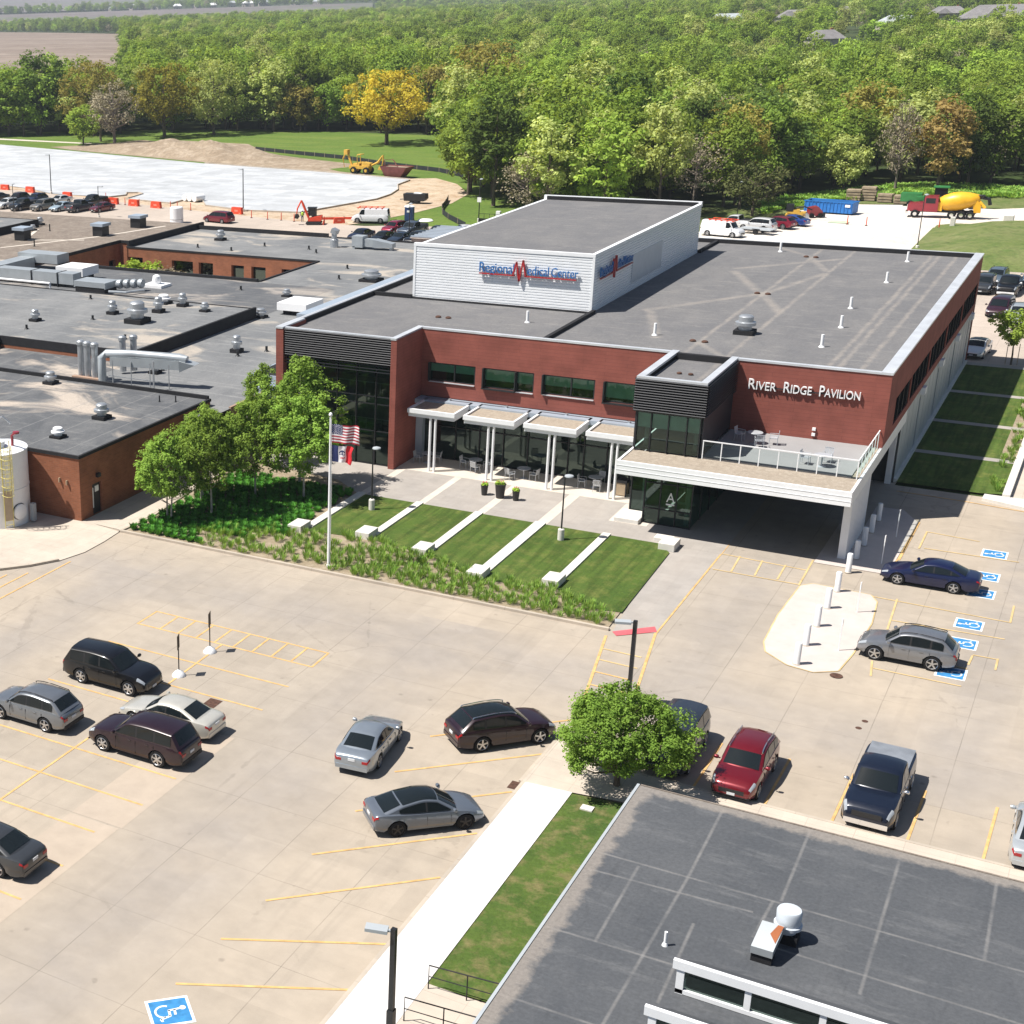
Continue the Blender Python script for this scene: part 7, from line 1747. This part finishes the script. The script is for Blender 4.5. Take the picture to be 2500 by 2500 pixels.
m = MB(); m.tube([(-2.3, .2, 1.3), (-3.0, .2, 3.0), (-3.5, .2, 4.1)], [.2, .22, .14], 6); m.tube([(-3.5, .2, 4.1), (-4.3, .2, 2.6), (-4.0, .2, 1.0)], [.15, .14, .1], 6); m.box(-3.9, -3.1, -.25, .65, 3.4, 4.3); m.build('digging_arm', 'machine', t, local=True)
m = MB(); m.tube([(-.6, -.6, 1.8), (-.7, -.6, 3.4), (.1, -.6, 3.6)], .07, 6); m.tube([(-.6, .6, 1.8), (-.7, .6, 3.4), (.1, .6, 3.6)], .07, 6); m.box(-.6, .1, -.6, .6, 1.9, 2.1); m.box(-.7, .1, -.65, .65, 3.5, 3.6); m.build('roll_frame', 'machine', t, local=True)
# maroon hopper, dump trailer, toilet, rolls, tank
t = thing('scrap_hopper', 'rusty maroon tapered hopper on the grass beyond the slab', 'skip', (-117.8, 258.3, 0), R(-8))
m = MB(); q0 = [(-1.7, -1.1), (1.7, -1.1), (1.7, 1.1), (-1.7, 1.1)]; q1 = [(-2.6, -1.5), (3.2, -1.5), (3.2, 1.5), (-2.6, 1.5)]
m.add([(x, y, .15) for x, y in q0]+[(x, y, 2.0) for x, y in q1], [(0, 3, 2, 1), (0, 1, 5, 4), (1, 2, 6, 5), (2, 3, 7, 6), (3, 0, 4, 7)]); m.build('tub', 'maroon', t, local=True)
m = MB(); m.rect(-2.4, 3, -1.4, 1.4, 1.8); m.build('load', 'dirt', t, local=True); m = MB(); m.tube([(-2.3, 0, 1.8), (-2.6, 0, 3.0), (-.6, 0, 3.1), (.4, 0, 1.9)], .09, 6); m.build('lifting_bar', 'maroon', t, local=True)
t = thing('dump_trailer', 'black dump trailer with white load on the dirt', 'trailer', (-99.4, 226.0, 0), R(5)); t.scale = (.78,)*3
m = MB(); m.side([(-2.2, .55), (2.0, .55), (2.4, 1.0), (2.3, 2.0), (-2.4, 2.0)], -1.1, 1.1); m.build('tub', 'black', t, local=True); m = MB(); m.obox((.5, 0, 1.98), (1.6, 1.2, .3), ry=.08); m.build('load', 'whitesign', t, local=True)
m = MB(); m.tube([(-2.2, 0, .8), (-3.4, 0, .7)], .1, 6); m.build('tow_bar', 'black', t, local=True)
for x in (-.6, .4):
    for s in (-1, 1): MB().lathe([(.15, -.12), (.38, -.12), (.38, .12), (.15, .12)], (x, s*1.0, .4), 14, 'y').build('wheel', 'tyre', t, local=True)
t = thing('portable_toilet', 'navy portable toilet with white roof on the grass', 'portable toilet', (-92.1, 207.3, 0), R(10))
MB().box(-.6, .6, -.6, .6, .1, 2.1).build('cabin', 'pottyblue', t, local=True); MB().lathe([(.86, 2.1), (.8, 2.2), (.3, 2.38), (.02, 2.4)], (0, 0, 0), 4).build('roof', 'whitesign', t, local=True)
MB().box(-.42, .42, -.63, -.6, .2, 1.95).build('door', 'pottyblue', t, local=True); MB().box(-.25, .25, -.65, -.63, 1.35, 1.65).build('emblem', 'whitesign', t, local=True); MB().box(-.7, .7, -.7, .7, 0, .1).build('skid', 'black', t, local=True)
tag(MB().lathe([(1.2, .02), (1.0, .22), (.2, .28)], (-90.0, 208.4, 0), 14).build('covered_pile', 'whitesign', smooth=50), 'flat white covered pile beside the portable toilet', 'tarpaulin')
for i in range(3):
    o = MB().lathe([(.25, -1.1), (.55, -1.1), (.6, 0), (.55, 1.1), (.25, 1.1)], (0, 0, .6), 14, 'y').build('wrapped_roll', 'whitesign', smooth=40); o.location = (-136.4+i*1.15, 215.6-i*.25, .05); o.rotation_euler = (0, 0, R(-12)); tag(o, ['left white wrapped roll in the bed at the slab end', 'middle white wrapped roll in the bed at the slab end', 'right white wrapped roll in the bed at the slab end'][i], 'roll', 'white wrapped rolls')
t = thing('water_cistern', 'white round cistern behind the gravel roof', 'tank', (-124.1, 192.6, 0)); t.scale = (.68,)*3; MB().lathe([(1.5, 0), (1.5, 3.4), (1.3, 3.6), (.1, 3.7)], (0, 0, 0), 24).build('shell', 'tankwhite', t, smooth=40, local=True); MB().lathe([(1.54, .8), (1.54, .95)], (0, 0, 0), 24).build('hoop', 'steel', t, local=True)
def rows(name, label, cat, pts, h, mat, w=.05):
    t = thing(name, label, cat, (pts[0][0], pts[0][1], 0)); m = MB()
    for a, b in zip(pts, pts[1:]):
        d = Vector((b[0]-a[0], b[1]-a[1])); n = Vector((-d.y, d.x)).normalized()*w/2
        m.prism([(a[0]-n.x, a[1]-n.y), (b[0]-n.x, b[1]-n.y), (b[0]+n.x, b[1]+n.y), (a[0]+n.x, a[1]+n.y)], 0, h)
    m.build('fabric', mat, t)
    m = MB()
    for a, b in zip(pts, pts[1:]):
        L = math.hypot(b[0]-a[0], b[1]-a[1]); n = max(1, int(L/3))
        for k in range(n): x = a[0]+(b[0]-a[0])*k/n; y = a[1]+(b[1]-a[1])*k/n; m.box(x-.05, x+.05, y-.05, y+.05, 0, h+.15)
    m.build('stake', 'wood', t, label=None)
rows('silt_fence', 'long black silt fence crossing the meadow behind the yellow backhoe', 'fence', [(-169, 295.5), (-156, 290), (-141, 284), (-128, 275.6), (-113.5, 268.5), (-106, 262)], .75, 'silt')
rows('silt_fence', 'curving black silt fence round the trees beside the tower', 'fence', [(-95.9, 231), (-94.2, 226), (-92.7, 221), (-90.5, 216), (-87.7, 211.6), (-84.5, 207.5), (-82, 204.3)], .75, 'silt')
rows('snow_fence', 'low orange mesh fence round the dirt behind the excavator', 'fence', [(-105.5, 203.4), (-102, 205.4), (-99.5, 206.5), (-97.8, 206.2)], .35, 'orange')
# utility boxes inside a dark fence by the woods
t = thing('utility_enclosure', 'dark mesh enclosure with a white meter behind the tower', 'enclosure', (-78.5, 208.5, 0)); m = MB()
for k in range(9): m.box(-3.2+k*.8, -3.15+k*.8, 0, .05, 0, 1.5)
m.box(-3.2, 3.2, 0, .04, 1.45, 1.5); m.box(-3.2, 3.2, .01, .03, .1, .8); m.build('fence', 'black', t, local=True); MB().box(-.9, -.3, .8, 1.4, .3, 1.8).build('meter', 'whitesign', t, local=True)
# construction worker: one continuous skinned body
def worker(x, y, rz, label):
    t = thing('person', label, 'person', (x, y, 0), rz)
    J = [(0, 0, .93), (0, 0, 1.15), (0, .01, 1.36), (0, .02, 1.50), (0, .05, 1.62), (.19, 0, 1.40), (.25, .06, 1.13), (.24, .24, .96), (-.19, 0, 1.40), (-.26, -.02, 1.12), (-.25, .08, .88), (.10, 0, .86), (.12, .05, .48), (.12, .0, .08), (.12, .15, .04), (-.10, 0, .86), (-.13, -.06, .48), (-.13, -.14, .08), (-.13, .02, .04), (0, .04, 1.74)]
    E = [(0, 1), (1, 2), (2, 3), (3, 4), (2, 5), (5, 6), (6, 7), (2, 8), (8, 9), (9, 10), (0, 11), (11, 12), (12, 13), (13, 14), (0, 15), (15, 16), (16, 17), (17, 18), (4, 19)]
    r = [.15, .15, .17, .06, .10, .075, .055, .04, .075, .055, .04, .10, .07, .05, .04, .10, .07, .05, .04, .085]
    me = bpy.data.meshes.new('body'); me.from_pydata(J, E, []); o = bpy.data.objects.new('body', me); col.objects.link(o); o.parent = t
    md = o.modifiers.new('skin', 'SKIN'); sub = o.modifiers.new('smooth', 'SUBSURF'); sub.levels = sub.render_levels = 1
    sv = me.skin_vertices[0].data if me.skin_vertices else None
    if sv is None:
        import bmesh
        bm = bmesh.new(); bm.from_mesh(me); bm.verts.layers.skin.verify(); bm.to_mesh(me); bm.free(); sv = me.skin_vertices[0].data
    for i, q in enumerate(r): sv[i].radius = (q, q*.85 if i < 3 else q)
    sv[0].use_root = True; me.materials.append(M['denim'])
    MB().lathe([(.17, .98), (.19, 1.1), (.215, 1.3), (.20, 1.42), (.09, 1.48)], (0, .005, 0), 14).build('vest', 'vest', t, smooth=60, local=True)
    MB().lathe([(.155, 1.70), (.13, 1.72), (.12, 1.80), (.06, 1.86), (.01, 1.87)], (0, .04, 0), 14).build('helmet', 'whitesign', t, smooth=60, local=True)
    MB().lathe([(.02, 1.55), (.085, 1.59), (.10, 1.66), (.09, 1.72)], (0, .06, 0), 12).build('face', 'skin', t, smooth=60, local=True)
worker(-106.6, 200.6, R(40), 'worker in a lime vest and white helmet beside the excavator')
# ============================================================ gravel lot machines
t = thing('mixer_truck', 'concrete mixer truck with red cab and bright yellow drum', 'truck', (-24.2, 237.6, 0), R(183))
m = MB(); m.box(-3.9, 4.4, -.45, .45, .75, 1.05); m.build('chassis', 'black', t, local=True)
m = MB(); m.side([(2.9, .9), (4.75, .9), (4.75, 1.7), (4.6, 1.95), (2.9, 2.05)], -.85, .85); m.side([(.9, .9), (2.9, .9), (2.9, 2.05), (2.65, 2.95), (1.0, 3.0), (.9, 2.0)], -1.1, 1.1); m.build('cab', 'truckred', t, local=True)
m = MB()
for s in (-1, 1): m.box(1.3, 2.5, s*1.1-.01, s*1.1+.02, 2.05, 2.75)
m.add([(2.93, -.9, 2.15), (2.93, .9, 2.15), (2.73, .9, 2.85), (2.73, -.9, 2.85)], [(0, 1, 2, 3)]); m.build('cab_glass', 'carglass', t, local=True)
MB().box(4.75, 4.82, -.7, .7, .95, 1.75).build('grille', 'chrome', t, local=True); MB().box(4.6, 4.95, -1.15, 1.15, .55, .85).build('bumper', 'chrome', t, local=True)
m = MB(); prof = [(.45, -2.6), (.62, -2.5), (1.0, -1.5), (1.28, -.3), (1.30, .6), (1.05, 1.8), (.7, 2.4), (.2, 2.5)]; m.lathe(prof, (0, 0, 0), 28, 'x'); M5 = Matrix.Translation((-1.55, 0, 2.35)) @ Matrix.Rotation(R(9), 4, 'Y'); m.v = [tuple(M5 @ Vector(p)) for p in m.v]; m.build('drum', 'mixyellow', t, smooth=40, local=True)
m = MB(); m.box(.4, .95, -.9, .9, 1.0, 2.2); m.side([(-4.4, .9), (-3.6, .9), (-3.3, 2.0), (-3.8, 2.6), (-4.3, 2.2)], -.7, .7); m.tube([(-4.0, .3, 2.5), (-4.9, .6, 1.6)], .2, 8); m.build('frame', 'mixyellow', t, local=True)
m = MB(); m.lathe([(.15, 0), (.55, .5), (.5, .55)], (-4.2, 0, 2.75), 14); m.tube([(-4.4, -.3, 2.9), (-5.2, -.5, 2.7), (-5.4, -.5, 1.9)], .25, 8); m.build('chute', 'black', t, local=True)
MB().lathe([(.34, -.5), (.34, .5)], (-3.3, -.9, 1.5), 12, 'x').build('water_tank', 'whitesign', t, smooth=40, local=True)
for x in (3.7, -.9, -2.1, -3.2):
    for s in (-1, 1): wl = MB().lathe([(.25, -.16), (.5, -.16), (.54, -.1), (.54, .1), (.5, .16), (.25, .16)], (x, s*1.02, .54), 18, 'y').build('wheel', 'tyre', t, local=True); MB().lathe([(.27, -.17), (.25, .17)], (x, s*1.02, .54), 12, 'y').build('rim', 'chrome', wl, local=True)
t = thing('roll_off_dumpster', 'long blue roll-off dumpster on the gravel lot', 'dumpster', (-39.0, 237.2, 0), R(-10))
m = MB(); m.box(-3.4, 3.4, -1.2, 1.2, .2, .32)
for a in (((-3.4, -1.2), (3.4, -1.12)), ((-3.4, 1.12), (3.4, 1.2)), ((-3.4, -1.12), (-3.32, 1.12)), ((3.32, -1.12), (3.4, 1.12))): m.box(a[0][0], a[1][0], a[0][1], a[1][1], .32, 1.75)
m.box(-3.5, 3.5, -1.28, -1.2, 1.65, 1.78); m.box(-3.5, 3.5, 1.2, 1.28, 1.65, 1.78)
for k in range(14): x = -3.3+k*.5; m.box(x, x+.09, -1.28, -1.2, .25, 1.65)
m.build('tub', 'dumpblue', t, local=True); MB().box(2.4, 3.1, -1.31, -1.285, 1.1, 1.45).build('sign_plate', 'whitesign', t, local=True); MB().rect(-3.3, 3.3, -1.1, 1.1, 1.3).build('rubbish', 'mulch', t, local=True)
m = MB(); 
for x in (-3, 3): m.lathe([(.15, -.2), (.15, .2)], (x, 0, .15), 10, 'y')
m.build('roller', 'black', t, local=True)
t = thing('road_roller', 'small yellow roller with black canopy beside the blue dumpster', 'roller', (-41.9, 228.5, 0), R(10))
m = MB(); m.box(-1.3, 1.1, -.55, .55, .55, 1.15); m.box(-.6, .3, -.5, .5, 1.15, 1.45); m.build('body', 'machine', t, local=True); 
for x in (-1.1, 1.1): MB().lathe([(.5, -.55), (.5, .55)], (x, 0, .5), 18, 'y').build('drum', 'machine' if x < 0 else 'steel', t, smooth=40, local=True)
m = MB(); m.box(-1.5, -.5, -.5, .5, 1.2, 2.2); m.tube([(-.5, 0, 1.6), (.8, 0, 1.9), (1.9, .2, 1.4)], .1, 6); m.build('seat', 'black', t, local=True)
t = thing('compact_loader', 'small red machine left of the blue dumpster', 'loader', (-40.2, 231.8, 0), R(30)); MB().side([(-.9, .3), (.9, .3), (.9, .9), (.2, 1.6), (-.9, 1.4)], -.6, .6).build('body', 'truckred', t, local=True)
for x in (-.6, .6):
    for s in (-1, 1): MB().lathe([(.12, -.12), (.34, -.12), (.34, .12), (.12, .12)], (x, s*.7, .34), 12, 'y').build('wheel', 'tyre', t, local=True)
MB().obox((1.1, 0, .4), (.4, 1.3, .5)).build('bucket', 'black', t, local=True)
t = thing('flat_trailer', 'low grey flat trailer beside the long white suv', 'trailer', (-43.9, 213.6, 0), R(-14)); MB().box(-2.2, 2.2, -.95, .95, .6, .72).build('bed', 'greypanel', t, local=True); m = MB(); m.tube([(2.2, 0, .6), (3.4, 0, .55)], .07, 6); m.build('tow_bar', 'black', t, local=True)
for s in (-1, 1): MB().lathe([(.14, -.1), (.34, -.1), (.34, .1), (.14, .1)], (.2, s*1.05, .34), 12, 'y').build('wheel', 'tyre', t, local=True); MB().box(-.3, .7, s*1.05-.15, s*1.05+.15, .7, .76).build('mudguard', 'black', t, local=True)
st = random.Random(9)
for i, (x, y, l) in enumerate(((-38.5, 252.5, 'left stack of grey timber behind the blue dumpster'), (-36.4, 253.0, 'tall stack of grey timber behind the blue dumpster'), (-34.0, 252.0, 'middle pile of timber behind the blue dumpster'), (-31.6, 251.0, 'pile of pallets at the right of the timber stacks'), (-29.4, 250.2, 'pale crate at the right end of the timber stacks'))):
    m = MB()
    for k in range((4, 5, 3, 3, 1)[i]):
        zz = .05+k*.42
        for q in range(3): m.obox((st.uniform(-.1, .1), -.6+q*.6, zz+.16), (2.0, .5, .3), rz=st.uniform(-.05, .05))
        m.box(-.9, -.75, -.8, .8, zz, zz+.02); m.box(.75, .9, -.8, .8, zz, zz+.02)
    if i == 4: m = MB(); m.box(-.9, .9, -.7, .7, .1, 1.3); m.box(-.95, .95, -.72, -.68, .3, .5); m.box(-.95, .95, -.72, -.68, .9, 1.1)
    o = m.build('timber_stack', plain('pale_crate_wood', (.55, .45, .26), .8) if i == 4 else 'wood'); o.location = (x, y, 0); tag(o, l, 'timber', 'timber stacks')
t = thing('tractor', 'green tractor with cab behind the mixer truck', 'tractor', (-26.5, 247.5, 0), R(184))
m = MB(); m.side([(.3, .9), (2.6, .9), (2.6, 1.6), (.3, 1.8)], -.45, .45); m.side([(-1.6, 1.0), (.3, 1.0), (.3, 1.8), (-1.6, 1.7)], -1.0, 1.0); m.build('body', 'tracgreen', t, local=True)
MB().box(-1.3, .4, -.75, .75, 1.7, 3.0).build('cab_glass', 'carglass', t, local=True); MB().box(-1.5, .6, -.9, .9, 3.0, 3.15).build('cab_roof', 'tracgreen', t, local=True)
for x, r_, w_ in ((-1.0, .85, .25), (2.0, .55, .2)):
    for s in (-1, 1): wl = MB().lathe([(r_*.5, -w_), (r_, -w_), (r_, w_), (r_*.5, w_)], (x, s*1.05, r_), 18, 'y').build('wheel', 'tyre', t, local=True); MB().lathe([(r_*.52, -w_-.01), (r_*.5, w_+.01)], (x, s*1.05, r_), 12, 'y').build('rim', 'mixyellow', wl, local=True)
t = thing('green_trailer', 'green box trailer left of the tractor', 'trailer', (-30.0, 248.8, 0), R(0)); MB().box(-1.4, 1.4, -.9, .9, .7, 1.9).build('box', 'tracgreen', t, local=True)
for s in (-1, 1): MB().lathe([(.2, -.12), (.45, -.12), (.45, .12), (.2, .12)], (0, s*.95, .45), 14, 'y').build('wheel', 'tyre', t, local=True)
for x, y, w, l in ((-16.0, 234.3, 1.2, 'grey concrete block behind the mixer truck'), (-22.2, 229.2, .6, 'small pale marker block on the edge of the grass bank')):
    o = MB().box(-w/2, w/2, -w/2, w/2, 0, w if w > 1 else 1.3).build('concrete_cube', 'block'); bv = o.modifiers.new('bevel', 'BEVEL'); bv.width = .04; o.location = (x, y, 0); tag(o, l, 'block')
tag(MB().add([(-37.6, 227.2, .03), (-34.9, 227.0, .05), (-35, 228.6, .18), (-37.4, 228.8, .06)], [(0, 1, 2, 3)]).build('ground_tarp', 'railglass' if False else plain('pale_green_sheet', (.45, .55, .38), .7)), 'pale green sheet lying on the gravel below the dumpster', 'tarpaulin')
# ============================================================ aerial haze over the whole valley
def haze(density):
    m = MB().box(-9500, 9500, -9500, 9500, -2, 120); o = m.build('haze', [bpy.data.materials.new('thin_blue_haze')])
    mt = o.data.materials[0]; mt.use_nodes = True; nt = mt.node_tree; nt.nodes.remove(nt.nodes['Principled BSDF'])
    v = nt.nodes.new('ShaderNodeVolumePrincipled'); v.inputs['Color'].default_value = (.80, .88, 1.0, 1); v.inputs['Density'].default_value = density; v.inputs['Anisotropy'].default_value = .2
    nt.links.new(v.outputs[0], nt.nodes['Material Output'].inputs['Volume'])
    stuff(o, 'thin blue haze over the far valley', 'haze')
haze(.00013)
